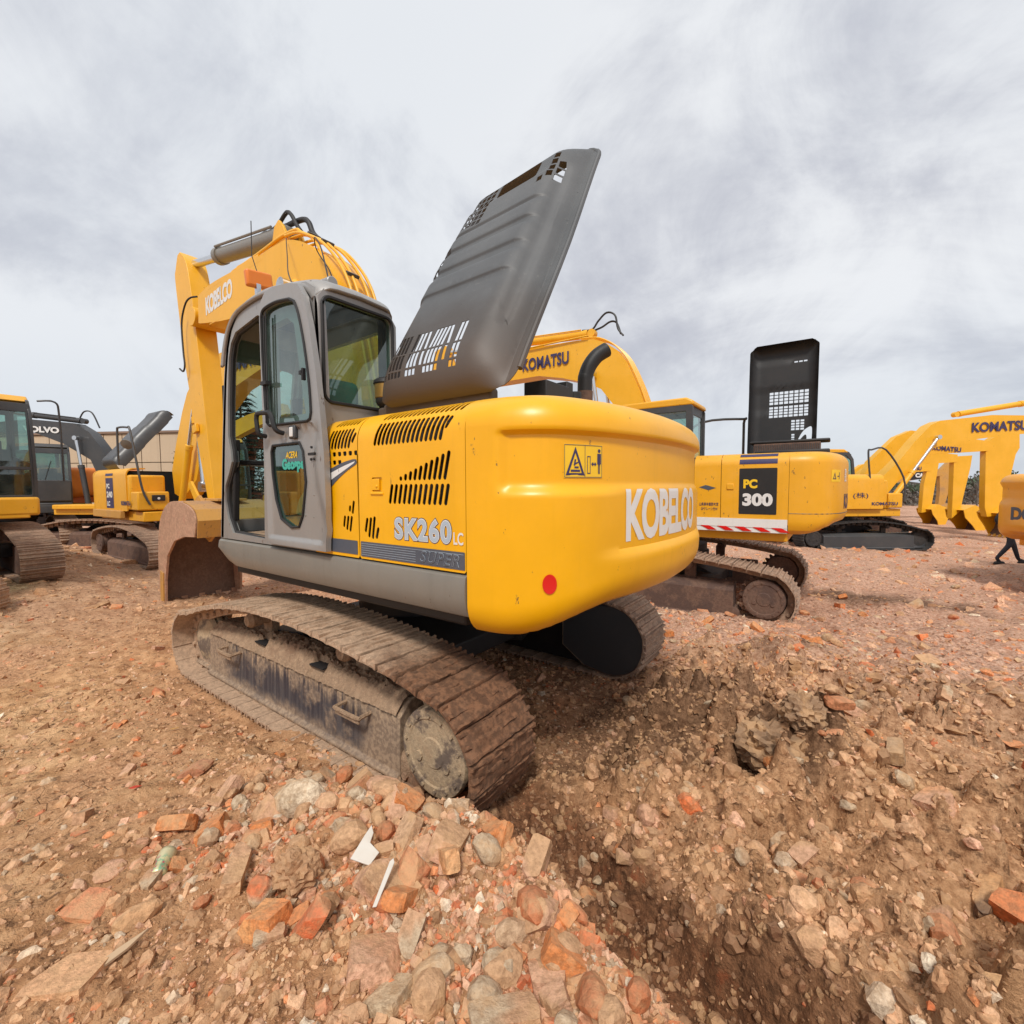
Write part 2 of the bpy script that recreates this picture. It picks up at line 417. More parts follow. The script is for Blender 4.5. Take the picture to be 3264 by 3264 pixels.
# ------------------------------------------------------------------ crawler tracks
PITCH = .194
def track_path(hump=None, xi=1.93, xs=-1.83, ri=.37, rs=.43):
    """closed outline (x, z) of the outer face of a crawler track, clockwise seen from the left"""
    pts = []
    for k in range(0, 21):   # bottom, front to rear
        t = k/20; pts.append((xi + (xs-xi)*t, 0.0))
    for k in range(1, 16):
        a = R(-90 - 180*k/16*.93); pts.append((xs + rs*math.cos(a), rs + rs*math.sin(a)))
    for k in range(1, 24):
        x = xs+.1 + (xi-xs-.1)*k/24; t = x/2
        z = (1.035 - .26*t*t - .06*t**3) if hump is None else hump(x)
        pts.append((x, z))
    for k in range(0, 15):
        a = R(84 - 170*k/15); pts.append((xi + ri*math.cos(a), ri + ri*math.sin(a)))
    return pts
def resample(pts, step):
    P = [Vector(p) for p in pts]; P.append(P[0]); seg = [(b-a).length for a, b in zip(P, P[1:])]
    L = sum(seg); n = round(L/step); out = []; i = 0; acc = 0
    for k in range(n):
        s = L*k/n
        while acc + seg[i] < s: acc += seg[i]; i += 1
        t = (s-acc)/seg[i]; out.append((P[i].lerp(P[i+1], t), (P[i+1]-P[i]).normalized()))
    return out
def shoe_mesh(width, pitch, mat, name='track_shoe', seed=0, mud=0.0, packed=False):
    """triple grouser shoe: local x along the chain, y across, z outward; outer grouser tips at z = 0"""
    rr = random.Random(seed)
    bm = BM(); h = width/2; p = pitch
    prof = [(-p*.475, -.050), (-p*.47, -.022), (-p*.44, -.004), (-p*.36, -.004), (-p*.31, -.026), (-p*.08, -.028), (-p*.05, -.002), (p*.04, -.002), (p*.07, -.028),
            (p*.30, -.030), (p*.34, -.006), (p*.42, -.006), (p*.44, -.034), (p*.47, -.038), (p*.47, -.050), (p*.44, -.048), (p*.3, -.044), (0, -.042), (-p*.3, -.042)]
    if not mud: prism(bm, prof, -h, h)
    else:
        n = 14; rows = []
        for k in range(n+1):
            y = -h + width*k/n; row = []
            for i, (x, z) in enumerate(prof):
                dz = 0
                if packed:
                    if 3 <= i <= 12 and 0 < k < n: dz = max(-.008 + rr.uniform(-.010, .010) - z, 0)
                elif 4 <= i <= 9 and 0 < k < n: dz = rr.uniform(.0, .018)*mud
                if i in (2, 3, 6, 7, 10, 11) and 0 < k < n: dz = rr.uniform(-.007, .003)*mud
                row.append(bm.verts.new((x + (rr.uniform(-.006, .006)*mud if i < 14 else 0), y, z + dz)))
            rows.append(row)
        m = len(prof)
        for a, b in zip(rows, rows[1:]):
            for i in range(m): bm.faces.new((a[i], a[(i+1) % m], b[(i+1) % m], b[i]))
        bm.faces.new(rows[0]); bm.faces.new(rows[-1][::-1])
    for s in (-1, 1):        # chain links and bolts
        box(bm, (0, s*.085, -.093), (p*.98, .04, .09))
        box(bm, (p*.25, s*.085, -.032), (.03, .03, .012)); box(bm, (-p*.22, s*.085, -.032), (.03, .03, .012))
    cyl(bm, (p*.5, -.13, -.095), (p*.5, .13, -.095), .026, 8)
    return mesh_of(bm, name, mat, 30)
def crawler(root, yc, s, single=True, width=.60, shoe_mat=None, frame_mat=None, hub_mat=None, hump=None, mud=0.0, detail=True, dark=None):
    """s = +1 when this crawler is on the machine's left; the children are the frame, wheels and shoes"""
    shoe_mat = shoe_mat or M_shoe2; frame_mat = frame_mat or M_hubrust; hub_mat = hub_mat or M_hubrust
    bm = BM(); yo = yc + s*.135; yi = yc - s*.16
    # outer boxed frame: vertical outer face, sloping top
    z0, z1 = .085, .54
    prof = [(yo, z0+.02), (yo+s*.03, z0), (yo+s*.03, z0-.025), (yi, z0-.02), (yi, z1+.06), (yo-s*.12, z1+.05), (yo-s*.01, z1-.05)]
    xa, xb = -1.42, 1.72
    prism(bm, [(p[0], p[1]) for p in prof], xa, xb, 'yz')
    fr = obj('track_frame', bm, frame_mat, root, 30, .008)
    bm = BM(); prof2 = [(p[0]-s*.03, p[1]*.82+.03) for p in prof]; prism(bm, prof2, xb-.02, xb+.42, 'yz')
    obj('idler_guard', bm, frame_mat, fr, 30, .012)
    if detail:
        for xx in (-.95, 1.12):
            bm = BM(); tube(bm, smooth_pts([(xx-.15, yo-s*.01, .44), (xx-.15, yo+s*.075, .435), (xx-.13, yo+s*.09, .43), (xx+.13, yo+s*.09, .43), (xx+.15, yo+s*.075, .435), (xx+.15, yo-s*.01, .44)], 2), .016, 6)
            box(bm, (xx, yo+s*.085, .412), (.29, .012, .05)); obj('step_handle', bm, M_mud, fr)
        for xx in (-.35, .62):
            bm = BM(); box(bm, (xx, yo-s*.08, z1+.055), (.20, .10, .012)); obj('dark_hole_plate', bm, M_inner, fr)  # near-black plate stands in for the shaded inside of a hole
    # sprocket with final drive
    bm = BM(); n = 21
    ring = []
    for k in range(n*4):
        a = 2*math.pi*k/(n*4); r = .345 if k % 4 in (0, 1) else .295
        ring.append((-1.83 + r*math.cos(a), .43 + r*math.sin(a)))
    prism(bm, ring, yc-.03, yc+.03)
    rings_y(bm, (-1.83, yc, .43), [(.27, -.14), (.27, .0), (.27, .14*1)], 32)
    sp = obj('sprocket', bm, hub_mat, root, 30)
    bm = BM(); y1 = s*.215
    pr = [(.25, .0), (.262, y1*.55), (.262, y1*.80), (.278, y1*.80), (.278, y1*.88), (.270, y1*.98), (.25, y1), (.215, y1*1.0), (.205, y1*.965), (.10, y1*.965), (.09, y1*1.0), (.02, y1*1.0)]
    rings_y(bm, (-1.83, yc, .43), pr, 40)
    for k in range(14):
        a = 2*math.pi*(k+.3)/14; c = (-1.83 + .235*math.cos(a), yc + y1*1.0, .43 + .235*math.sin(a))
        cyl(bm, c, (c[0], c[1]+s*.012, c[2]), .013, 6)
    for a in (.4, 2.7): cyl(bm, (-1.83+.13*math.cos(a), yc+y1*.95, .43-.13*math.sin(a)), (-1.83+.13*math.cos(a), yc+y1*1.03, .43-.13*math.sin(a)), .03, 10)
    obj('final_drive_cover', bm, hub_mat, sp, 25)
    bm = BM(); rings_y(bm, (1.93, yc, .37), [(.20, -.11), (.26, -.09), (.285, -.05), (.26, -.03), (.30, -.02), (.30, .02), (.26, .03), (.285, .05), (.26, .09), (.20, .11), (.08, .15)], 28)
    obj('idler_wheel', bm, hub_mat, root, 30)
    rmesh = None
    for k in range(9):
        x = -1.42 + 3.0*k/8
        if rmesh is None:
            bm = BM(); rings_y(bm, (0, 0, 0), [(.05, -.12), (.075, -.11), (.095, -.10), (.095, -.08), (.075, -.07), (.075, .07), (.095, .08), (.095, .10), (.075, .11), (.05, .12)], 12)
            rmesh = mesh_of(bm, 'bottom_roller', M_mud if mud else hub_mat)
        o = bpy.data.objects.new('bottom_roller', rmesh); COL.objects.link(o); o.parent = root; o.location = (x, yc, .155)
    for x in (-.75, .8):
        bm = BM(); rings_y(bm, (x, yc, .82 if hump is None else hump(x)-.2), [(.05, -.14), (.075, -.1), (.06, -.02), (.075, .1), (.05, .14)], 12); obj('carrier_roller', bm, M_mud if mud else hub_mat, root)
        bm = BM(); box(bm, (x, yc-s*.1, .68), (.16, .08, .3)); obj('roller_bracket', bm, M_mud if mud else hub_mat, root)
    if s*1 and detail:        # inner cover plate round the sprocket motor
        pts = [(-1.83 + .40*math.cos(R(a)), .43 + .37*math.sin(R(a))) for a in range(90, 271, 15)] + [(-1.55, .10), (-1.28, .28), (-1.28, .80)]
        bm = BM(); prism(bm, pts, yi-s*.10, yi-s*.13); mg = obj('motor_guard', bm, M_dgrey, root, 30, .006); bm = BM(); tube(bm, [(p_[0], yi-s*.115, p_[1]) for p_ in pts[:14]], .014, 6); obj('guard_rim', bm, M_hubrust, mg); bm = BM(); tube(bm, [(p_[0], yi-s*.12, p_[1]) for p_ in ((-1.28, .80), (-1.28, .28), (-1.55, .10))], .010, 6); obj('guard_edge', bm, M_frame, mg)  # rim's lighter colour stands in for a highlight along the guard edge
    shoes = resample(track_path(hump), PITCH)
    if single:
        meshes = [shoe_mesh(width, PITCH, shoe_mat, 'track_shoe', k, mud) for k in range(6 if mud else 1)]
        packs = [shoe_mesh(width, PITCH*.97, shoe_mat, 'track_shoe', 50+k, mud, True) for k in range(5)] if mud else None
        for i, (p, t) in enumerate(shoes):
            o = bpy.data.objects.new('track_shoe', packs[i % 5] if (packs and p.x < -1.15 and p.y > .05) else meshes[i % len(meshes)]); COL.objects.link(o); o.parent = root
            nx = Vector((-t.y, t.x))  # outward normal (path runs front-bottom -> rear -> top)
            nx = -nx
            X = Vector((t.x, 0, t.y)); Z = Vector((-nx.x, 0, -nx.y)); 
            if (p - Vector((0, .45))).dot(Vector((Z.x, Z.z))) < 0: Z = -Z
            Y = Z.cross(X)
            mt = Matrix((X, Y, Z)).transposed().to_4x4(); mt.translation = Vector((p.x, yc, p.y)) - Z*0
            o.matrix_basis = mt
    else:
        bm = BM(); h = width/2
        for p, t in shoes:
            X = Vector((t.x, 0, t.y)); Z = Vector((-t.y, 0, t.x))
            if (p - Vector((0, .45))).dot(Vector((Z.x, Z.z))) < 0: Z = -Z
            q = []
            for u, v in ((-.53, -.05), (-.5, -.012), (-.42, 0), (-.36, -.02), (.0, -.03), (.08, -.004), (.16, -.03), (.5, -.035), (.53, -.05)):
                q.append(Vector((p.x, 0, p.y)) + X*u*PITCH + Z*v)
            prism(bm, [(v.x, v.z) for v in q], yc-h, yc+h)
            box(bm, (p.x - Z.x*.09, yc, p.y - Z.z*.09), (.12, .2, .12))
        o = obj('track_belt', bm, shoe_mat, root, 30); o['kind'] = 'stuff'
def undercarriage(root, single=True, gauge=1.30, width=.60, **kw):
    lh = kw.pop('left', {}); rh = kw.pop('right', {})
    a = dict(kw); a.update(lh); crawler(root, gauge, 1, single, width, **a)
    a = dict(kw); a.update(rh); crawler(root, -gauge, -1, single, width, **a)
    bm = BM()
    prism(bm, [(.95, .42), (.55, .30), (-.55, .30), (-.95, .42), (-.95, .60), (-.55, .80), (.55, .80), (.95, .60)], -.62, .62)
    for sx in (-1, 1):
        for sy in (-1, 1):
            box(bm, (sx*.72, sy*.84, .52), (.42, .70, .26), Matrix.Rotation(sx*sy*R(18), 3, 'Z'))
    obj('carbody', bm, M_black, root, 30, .01)
    bm = BM(); cyl(bm, (0, 0, .78), (0, 0, 1.14), .62, 32); cyl(bm, (0, 0, .92), (0, 0, 1.0), .66, 32)
    obj('swing_bearing', bm, M_black, root)

# ------------------------------------------------------------------ counterweight surface
FOOT = [(-2.09, 1.485), (-2.19, 1.478), (-2.32, 1.455), (-2.48, 1.39), (-2.61, 1.27), (-2.71, 1.07), (-2.79, .80), (-2.845, .45), (-2.87, 0),
        (-2.845, -.45), (-2.79, -.80), (-2.68, -1.12), (-2.48, -1.36), (-2.25, -1.47), (-2.09, -1.485)]
_fp = smooth_pts([Vector((p[0], p[1], 0)) for p in FOOT], 10)
_fl = [0.0]
for a_, b_ in zip(_fp, _fp[1:]): _fl.append(_fl[-1] + (b_-a_).length)
FL = _fl[-1]
def foot(a):
    a = min(max(a, 0), FL)
    i = min(max(int(np.searchsorted(_fl, a)) - 1, 0), len(_fp)-2)
    t = (a-_fl[i])/max(_fl[i+1]-_fl[i], 1e-9)
    j0, j1 = max(i-1, 0), min(i+2, len(_fp)-1)
    d0 = (_fp[i+1]-_fp[j0]).normalized(); d1 = (_fp[j1]-_fp[i]).normalized(); d = d0.lerp(d1, t).normalized()
    return _fp[i].lerp(_fp[i+1], t), Vector((d.y, -d.x, 0))*-1
def sst(x, a, b):
    if a == b: return float(x > a)
    t = min(max((x-a)/(b-a), 0), 1); return t*t*(3-2*t)
def cw_point(a, z, off=0.0, recess=True, zb0=1.20, zt=2.60):
    p, n = foot(a)
    if n.dot(Vector((p.x+1.2, p.y, 0))) < 0: n = -n
    zb = zb0 + .15*sst(a, .1, 1.1)*(1 - sst(a, FL-1.1, FL-.1))
    rb, rt_ = .20, .18
    ins = 0.0
    zz_ = z
    if z < zb0 + rb + .15:
        t = max(0, (zb + rb - z)/rb)
        z = max(z, zb)
        t = min(t, 1); ins += .17*(1 - math.sqrt(max(0, 1 - t*t)))
    if zz_ > zt - rt_:
        t = min((zz_-zt+rt_)/rt_, 1); ins += .20*(1 - math.sqrt(max(0, 1-t*t)))
    if recess:
        ea = sst(a, .20, .27)*(1 - sst(a, FL-.27, FL-.20))
        ins += .040*ea*sst(z, 2.02, 2.10)*(1 - sst(z, 2.365, 2.395))
        eb = sst(a, .75, 1.15)*(1 - sst(a, FL-1.15, FL-.75))
        ins += .022*eb*sst(z, 1.655, 1.70)*(1 - sst(z, 2.02, 2.08))
        ins -= .012*eb*sst(z, 1.40, 1.64)*(1 - sst(z, 1.655, 1.70))
    q = p - n*ins + n*off
    return Vector((q.x, q.y, z))
def counterweight(root, mat, hi=True, recess=True, zb0=1.20, zt=2.60, name='counterweight'):
    na = 150 if hi else 44
    zs = [zb0 + .001] + [zb0 + .35*k/(14 if hi else 5) for k in range(1, (14 if hi else 5)+1)]
    if hi: zs += list(np.arange(zb0+.38, 2.0, .03)) + list(np.arange(2.0, 2.42, .0125))
    else: zs += list(np.arange(zb0+.45, 2.4, .12 if not recess else .06))
    zs = [z for z in zs if z < zt-.18] + [zt - .18 + .18*math.sin(R(90)*k/8) for k in range(0, 9)]
    bm = BM(); rows = []
    for z in zs: rows.append([bm.verts.new(cw_point(FL*i/na, z, 0, recess, zb0, zt)) for i in range(na+1)])
    for a, b in zip(rows, rows[1:]):
        for i in range(na): bm.faces.new((a[i], a[i+1], b[i+1], b[i]))
    for row in (rows[0], rows[-1]):       # cap: strips towards the straight front edge
        c = [bm.verts.new((-2.09, v.co.y*.86, v.co.z)) for v in row]
        for i in range(na): 
            try: bm.faces.new((row[i], row[i+1], c[i+1], c[i]))
            except ValueError: pass
    bmesh.ops.remove_doubles(bm, verts=bm.verts, dist=1e-4)
    return obj(name, bm, mat, root, 32)
SH_Y, SH_R = 1.285, .20
def shoulder(zbase, s=1, top=2.60):
    """side panel mapping: v = arc length up from zbase; vertical, then rounding over into the flat top"""
    zc = top - SH_R; v1 = zc - zbase
    def f(u, v, o):
        if v <= v1: return Vector((u, s*(SH_Y + SH_R + o), zbase + v))
        a = (v-v1)/SH_R
        if a <= math.pi/2: return Vector((u, s*(SH_Y + (SH_R+o)*math.cos(a)), zc + (SH_R+o)*math.sin(a)))
        return Vector((u, s*(SH_Y - (a-math.pi/2)*SH_R), top + o))
    return f, v1

# ------------------------------------------------------------------ booms, arms, buckets, cylinders
def boom(root, pts, mat, half=.25, name='boom', flange=True):
    bm = BM(); prism(bm, pts, -half+.02, half-.02)
    b = obj(name, bm, mat, root, 40)
    return b
def plates(name, root, pts, mat, ys, th=.03):
    bm = BM()
    for y in ys: prism(bm, pts, y-th/2, y+th/2)
    return obj(name, bm, mat, root, 40, .004)
def hcyl(root, name, a, b, frac, r, y=0.0, mat=None, rodmat=None, n=18):
    """hydraulic cylinder from a to b (x, z) with its rod as a sub-part"""
    A = Vector((a[0], y, a[1])); B = Vector((b[0], y, b[1])); m_ = A.lerp(B, frac); d = (B-A).normalized()
    bm = BM(); tube(bm, [A + d*.12, m_], r, n); tube(bm, [m_ - d*.10, m_ + d*.02], r*1.16, n); tube(bm, [A+d*.10, A + d*.2], r*1.08, n)
    rings_y(bm, A, [(r*.95, -r*.8), (r*.95, r*.8)], 14)
    tube(bm, [A + d*.25 + Vector((0, r*.9, r*.9)), m_ - d*.08 + Vector((0, r*.9, r*.9))], r*.16, 6)
    o = obj(name, bm, mat, root, 35)
    bm = BM(); tube(bm, [m_, B - d*.08], r*.58, n); rings_y(bm, B, [(r*.95, -r*.8), (r*.95, r*.8)], 14)
    obj('rod', bm, rodmat or M_chrome, o, 35)
    return o
def bucket(root, prof, half, mat, mat_in, teeth=True, cutter=None, inner_pts=None, n=6):
    """prof: outline of the curved back sheet from the lip near the arm, over the back, to the cutting edge"""
    bm = BM(); P = [Vector((p[0], p[1])) for p in prof]
    N = []
    for i in range(len(P)):
        t = (P[min(i+1, len(P)-1)] - P[max(i-1, 0)]).normalized(); N.append(Vector((-t.y, t.x)))
    cen = sum(P, Vector((0, 0)))/len(P)
    th = .03
    In = [p + (nn if (cen-p).dot(nn) > 0 else -nn)*th for p, nn in zip(P, N)]
    prism(bm, [(p.x, p.y) for p in P] + [(p.x, p.y) for p in In[::-1]], -half, half)
    b = obj('bucket', bm, mat, root, 40)
    bm = BM(); In2 = [p + (nn if (cen-p).dot(nn) > 0 else -nn)*(th+.004) for p, nn in zip(P, N)]
    A = [bm.verts.new((p.x, -half+.028, p.y)) for p in In2]; B_ = [bm.verts.new((p.x, half-.028, p.y)) for p in In2]
    for i in range(len(A)-1): bm.faces.new((A[i], A[i+1], B_[i+1], B_[i]))
    obj('bucket_liner', bm, mat_in, b, 40)
    side_poly = [(p.x, p.y) for p in P] + (inner_pts or [])
    for y in (-half, half):
        bm = BM(); prism(bm, side_poly, y-.02, y+.02); obj('side_plate', bm, mat, b, 30, .004)
    if teeth:
        e = P[-1]; d = (P[-1]-P[-2]).normalized()
        for k in range(5):
            y = -half*.92 + half*1.84*k/4
            bm = BM(); q = Vector((-d.y, d.x))
            prism(bm, [tuple(e - q*.045 - d*.05), tuple(e + q*.045 - d*.05), tuple(e + q*.03 + d*.08), tuple(e + d*.20), tuple(e - q*.03 + d*.08)], y-.05, y+.05)
            obj('bucket_tooth', bm, mat, b, 30, .006)
    return b

# ------------------------------------------------------------------ generic background excavator
def cab_generic(root, roof_mat, frame_mat, glass, x0=-.62, x1=1.15, y0=.55, y1=1.50, z0=1.50, z1=3.60, handrail=True, low_mat=None):
    out = [(x0, z0), (x1, z0), (x1+.02, z0+.6), (x1-.12, z1-.35), (x1-.30, z1-.08), (x1-.5, z1), (x0+.12, z1), (x0, z1-.12)]
    cabo = None
    win = [(x0+.10, z0+.95), (x1-.12, z0+.75), (x1-.22, z1-.40), (x1-.42, z1-.20), (x0+.12, z1-.20)]
    low = [(x0+.75, z0+.10), (x1-.10, z0+.10), (x1-.10, z0+.62), (x0+.75, z0+.70)]
    mats = [frame_mat]
    bm = BM()
    for y, s in ((y1, 1), (y0, -1)): sheet(out, [win] + ([low] if s > 0 else []), side(y, s), .05, bm=bm)
    # rear, front frames, roof
    sheet([(y0+.03, z0), (y1-.03, z0), (y1-.03, z1-.05), (y0+.03, z1-.05)], [[(y0+.12, z0+1.1), (y1-.12, z0+1.1), (y1-.12, z1-.25), (y0+.12, z1-.25)]], lambda u, v, o: Vector((x0+.03 - o, u, v)), .05, bm=bm)
    def ff(u, v, o):
        t = (v-z0)/(z1-z0); xx = x1 + .02*min(t*3, 1) - (0 if t < .3 else (t-.3)*.32)
        return Vector((xx - .02 + o, u, v))
    sheet([(y0+.03, z0), (y1-.03, z0), (y1-.03, z1-.15), (y0+.03, z1-.15)], [[(y0+.08, z0+.12), (y1-.08, z0+.12), (y1-.08, z0+.62), (y0+.08, z0+.62)], [(y0+.08, z0+.68), (y1-.08, z0+.68), (y1-.08, z1-.32), (y0+.08, z1-.32)]], ff, .04, cv=frange(z0, z1, 8), bm=bm)
    cabo = obj('cab', bm, frame_mat, root, 30, .01)
    bm = BM(); prism(bm, [(x0-.02, z1-.10), (x1-.30, z1-.10), (x1-.50, z1+.03), (x0+.12, z1+.04), (x0, z1-.02)], y0-.01, y1+.01)
    obj('cab_roof', bm, roof_mat, cabo, 30, .03, 3)
    for y, s in ((y1-.03, 1), (y0+.03, -1)): obj('side_glass', sheet(win, [], side(y, s), 0), glass, cabo, 0, recalc=False)
    obj('lower_glass', sheet(low, [], side(y1-.03, 1), 0), glass, cabo, 0, recalc=False)
    bm = sheet([(y0+.10, z0+1.08), (y1-.10, z0+1.08), (y1-.10, z1-.23), (y0+.10, z1-.23)], [], lambda u, v, o: Vector((x0+.04, u, v)), 0)
    obj('rear_glass', bm, glass, cabo, 0, recalc=False)
    bm = sheet([(y0+.07, z0+.1), (y1-.07, z0+.1), (y1-.07, z1-.30), (y0+.07, z1-.30)], [], lambda u, v, o: ff(u, v, -.02), 0, cv=frange(z0, z1, 8))
    obj('windscreen', bm, glass, cabo, 0, recalc=False)
    bm = BM(); box(bm, (x0+.45, (y0+y1)/2, z0+.55), (.5, .5, .3)); box(bm, (x0+.25, (y0+y1)/2, z0+.95), (.14, .48, .65)); box(bm, (x0+.8, y0+.12, z0+.4), (.6, .14, .5))
    box(bm, ((x0+x1)/2, (y0+y1)/2, z0+.03), (x1-x0-.1, y1-y0-.1, .05))
    obj('seat', bm, M_black, cabo, 30, .03)
    bm = BM(); tube(bm, [(x1+.05, y0+.25, z0+.75), (x1-.10, y0+.45, z0+1.5)], .012, 6); obj('wiper', bm, M_black, cabo)
    return cabo
def hood_generic(root, mat, x0, x1, hinge_y, hinge_z, length, ang, depth=.22, vents=(), under=None, name='engine_hood'):
    """tray shaped engine hood standing open, hinged along x; ang = opening angle, >90 leans back past the hinge"""
    s = -1 if hinge_y < 0 else 1
    Ld = Vector((0, -s*math.cos(R(ang)), math.sin(R(ang)))); Nd = Vector((0, s*math.sin(R(ang)), math.cos(R(ang))))
    H = Vector((0, hinge_y, hinge_z)); W = x1-x0
    def f(u, v, o):
        d = min(u, W-u, v, length-v); r = .20
        h = depth*(1 if d > r else math.sqrt(max(0, 1-(1-d/r)**2)))
        if v > .45: h += .018*(int((v-.45)/.5) % 2)
        return H + Vector((x0+u, 0, 0)) + Ld*v + Nd*(h+o)
    cu = [0.02, .05, .1, .15, .2, W-.2, W-.15, W-.1, W-.05, W-.02] + frange(.2, W-.2, 8)
    cvv = [0.02, .05, .1, .15, .2, length-.2, length-.15, length-.1, length-.05, length-.02] + frange(.2, length-.2, 24)
    bm = sheet(rrect(0, 0, W, length, .12), list(vents), f, .008, cu, cvv)
    return obj(name, bm, mat, root, 35)
def generic(name, label, loc, rz, body=None, roof=None, frame=None, boommat=None, boompts=None, armpts=None, half=.24, cyl_ab=None, armcyl=None, bucketprof=None, bucket_inner=None,
            single=False, shoe=None, cab=True, cwrecess=False, top=2.62, group='used excavators parked across the yard', width=.6, cyl_y=.38, swing=0.0, under=True, armhalf=.17, track_kw=None, low=True):
    body = body or M_yel2
    root = empty(name, loc, rz, label, 'excavator', group)
    if under: undercarriage(root, single, shoe_mat=shoe or M_shoe2, width=width, detail=False, **(track_kw or {}))
    up = root
    if swing:
        up = BM()   # upper structure turned: parts are rotated below
    n0 = len(COL.objects)
    R0 = root
    objs_before = set(o.name for o in COL.objects)
    counterweight(R0, body, False, cwrecess, 1.30, top)
    bm = BM(); box(bm, (-.40, 0, 1.30), (3.36, 2.7, .26)); obj('revolving_frame', bm, body, R0, 30, .02)
    for s in (1, -1):
        f, v1 = shoulder(1.44, s, top)
        xr = -.66 if s > 0 else .55
        xs_ = [(-2.085, -1.10), (-1.09, xr)]
        for xa, xb in xs_:
            bm = sheet(rrect(xa, 0, xb, v1+SH_R*1.57+.25, .015, 1), [], f, .03, cv=[v1 + SH_R*math.pi/2*k/6 for k in range(7)]); obj('side_panel', bm, body, R0, 35)
    bm = BM(); box(bm, (-1.35, 0, 2.0), (1.42, 2.2, 1.1)); obj('engine_bay', bm, M_inner, R0)
    if not cab or True:
        bm = BM(); box(bm, (.05, -1.05, 1.95), (1.35, .82, .95)); obj('fuel_tank', bm, body, R0, 30, .06, 3)
        bm = BM(); box(bm, (1.0, -1.1, 1.72), (.5, .72, .5)); obj('tool_box', bm, body, R0, 30, .04, 3)
    if cab: cab_generic(R0, roof or body, frame or M_dgrey, M_glass)
    if low: 
        bm = BM(); box(bm, (.28, 1.02, 1.44), (1.86, .92, .16)); obj('cab_base', bm, body, R0, 30, .03)
    if boompts:
        bo = boom(R0, boompts, boommat or body, half)
        if cyl_ab:
            for y in (cyl_y, -cyl_y): hcyl(R0, 'boom_cylinder', cyl_ab[0], cyl_ab[1], cyl_ab[2] if len(cyl_ab) > 2 else .55, .085, y, boommat or body)
    if armpts: boom(R0, armpts, boommat or body, armhalf, 'arm')
    if armcyl: hcyl(R0, 'arm_cylinder', armcyl[0], armcyl[1], armcyl[2], .10, 0, boommat or body)
    if bucketprof: bucket(R0, bucketprof, .50, boommat or body, M_bucket_in, inner_pts=bucket_inner)
    if swing:
        rz_ = Matrix.Rotation(swing, 4, 'Z')
        for o in COL.objects:
            if o.name not in objs_before and o.parent == R0: o.matrix_basis = rz_ @ o.matrix_basis
    return root
def onboom(y): return lambda u, v, o: Vector((u, y+o, v))
def slanted(x0, z0, x1, z1, y, s=1):
    """mapping of a text strip whose baseline runs from (x0, z0) to (x1, z1) on the plane y; u in [0, L]"""
    d = Vector((x1-x0, 0, z1-z0)); L = d.length; d.normalize(); n = Vector((-d.z, 0, d.x))
    if n.z < 0: n = -n
    return (lambda u, v, o: Vector((x0, y + s*o, z0)) + d*u + n*v), L


# ------------------------------------------------------------------ terrain
#TERRAIN-BEGIN
def _hash(ix, iy, sd):
    h = (ix.astype(np.int64)*374761393 + iy.astype(np.int64)*668265263 + sd*974634777) & 0xffffffff
    h = ((h ^ (h >> 13))*1274126177) & 0xffffffff
    return ((h ^ (h >> 16)) & 0xffff)/65535.0
def vnoise(x, y, sd=0):
    ix = np.floor(x); iy = np.floor(y); fx = x-ix; fy = y-iy
    fx = fx*fx*(3-2*fx); fy = fy*fy*(3-2*fy); ix = ix.astype(np.int64); iy = iy.astype(np.int64)
    a = _hash(ix, iy, sd); b = _hash(ix+1, iy, sd); c = _hash(ix, iy+1, sd); d = _hash(ix+1, iy+1, sd)
    return (a*(1-fx)+b*fx)*(1-fy) + (c*(1-fx)+d*fx)*fy
def fbm(x, y, oct=5, sd=0, gain=.5):
    s = 0; a = 1; t = 0
    for k in range(oct):
        ca, sa = math.cos(.7*k+.3), math.sin(.7*k+.3)
        s = s + a*(vnoise((x*ca-y*sa)*2**k, (x*sa+y*ca)*2**k, sd+k)-.5); t += a; a *= gain
    return s/t*2
def SS(x, a, b):
    t = np.clip((x-a)/(b-a), 0, 1); return t*t*(3-2*t)
CRX = [-6.0, -3.9, -3.3, -2.8, -2.3, -1.7, -1.07, -.2, .6, 1.6, 6.0]
CRY = [2.95, 2.34, 2.10, 1.88, 1.76, 1.92, 2.05, 2.02, 2.02, 2.2, 2.6]
CRH = [.54, .54, .49, .45, .43, .37, .27, .12, .05, .03, .05]
VX = [-6.0, -4.2, -3.9, -3.49, -3.2, -2.68, -2.28, -1.9, -1.0, 6]
VY = [2.8, 2.05, 1.86, 1.60, 1.40, 1.12, 1.02, 1.0, 1.0, 1.0]
VH = [.26, .16, .10, .02, -.06, -.16, -.20, -.05, -.03, -.03]
def crest(x):
    return np.interp(x, CRX, CRY) + .10*fbm(x*2.6, x*0+3.3, 3, 77)*SS(-x, .6, 1.6)
def zones(x, y):
    """weights: pit, clod ridge"""
    yc = crest(x); yv = np.interp(x, VX, VY) + .10*fbm(x*2.2, x*0+7.3, 3, 78)
    pit = SS(yc-y, .0, .30)*(1-SS(yv-y, .02, .22))*SS(-x, 1.85, 2.25)
    ridge = SS(yv-y, .03, .25)*SS(-x, 2.15, 2.6)*(1-SS(-y, .8, 3.2))
    return pit, ridge
def darkened(x, y):  # weight of patches where soil and stones are tinted darker brown
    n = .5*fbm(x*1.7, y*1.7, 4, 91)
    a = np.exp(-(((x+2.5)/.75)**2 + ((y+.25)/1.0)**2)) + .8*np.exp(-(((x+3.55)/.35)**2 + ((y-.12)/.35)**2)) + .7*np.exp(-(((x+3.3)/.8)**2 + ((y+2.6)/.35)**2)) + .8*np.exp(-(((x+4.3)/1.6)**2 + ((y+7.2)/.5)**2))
    return np.clip(SS(a+n, .14, .58), 0, 1)*(x < -1.0)
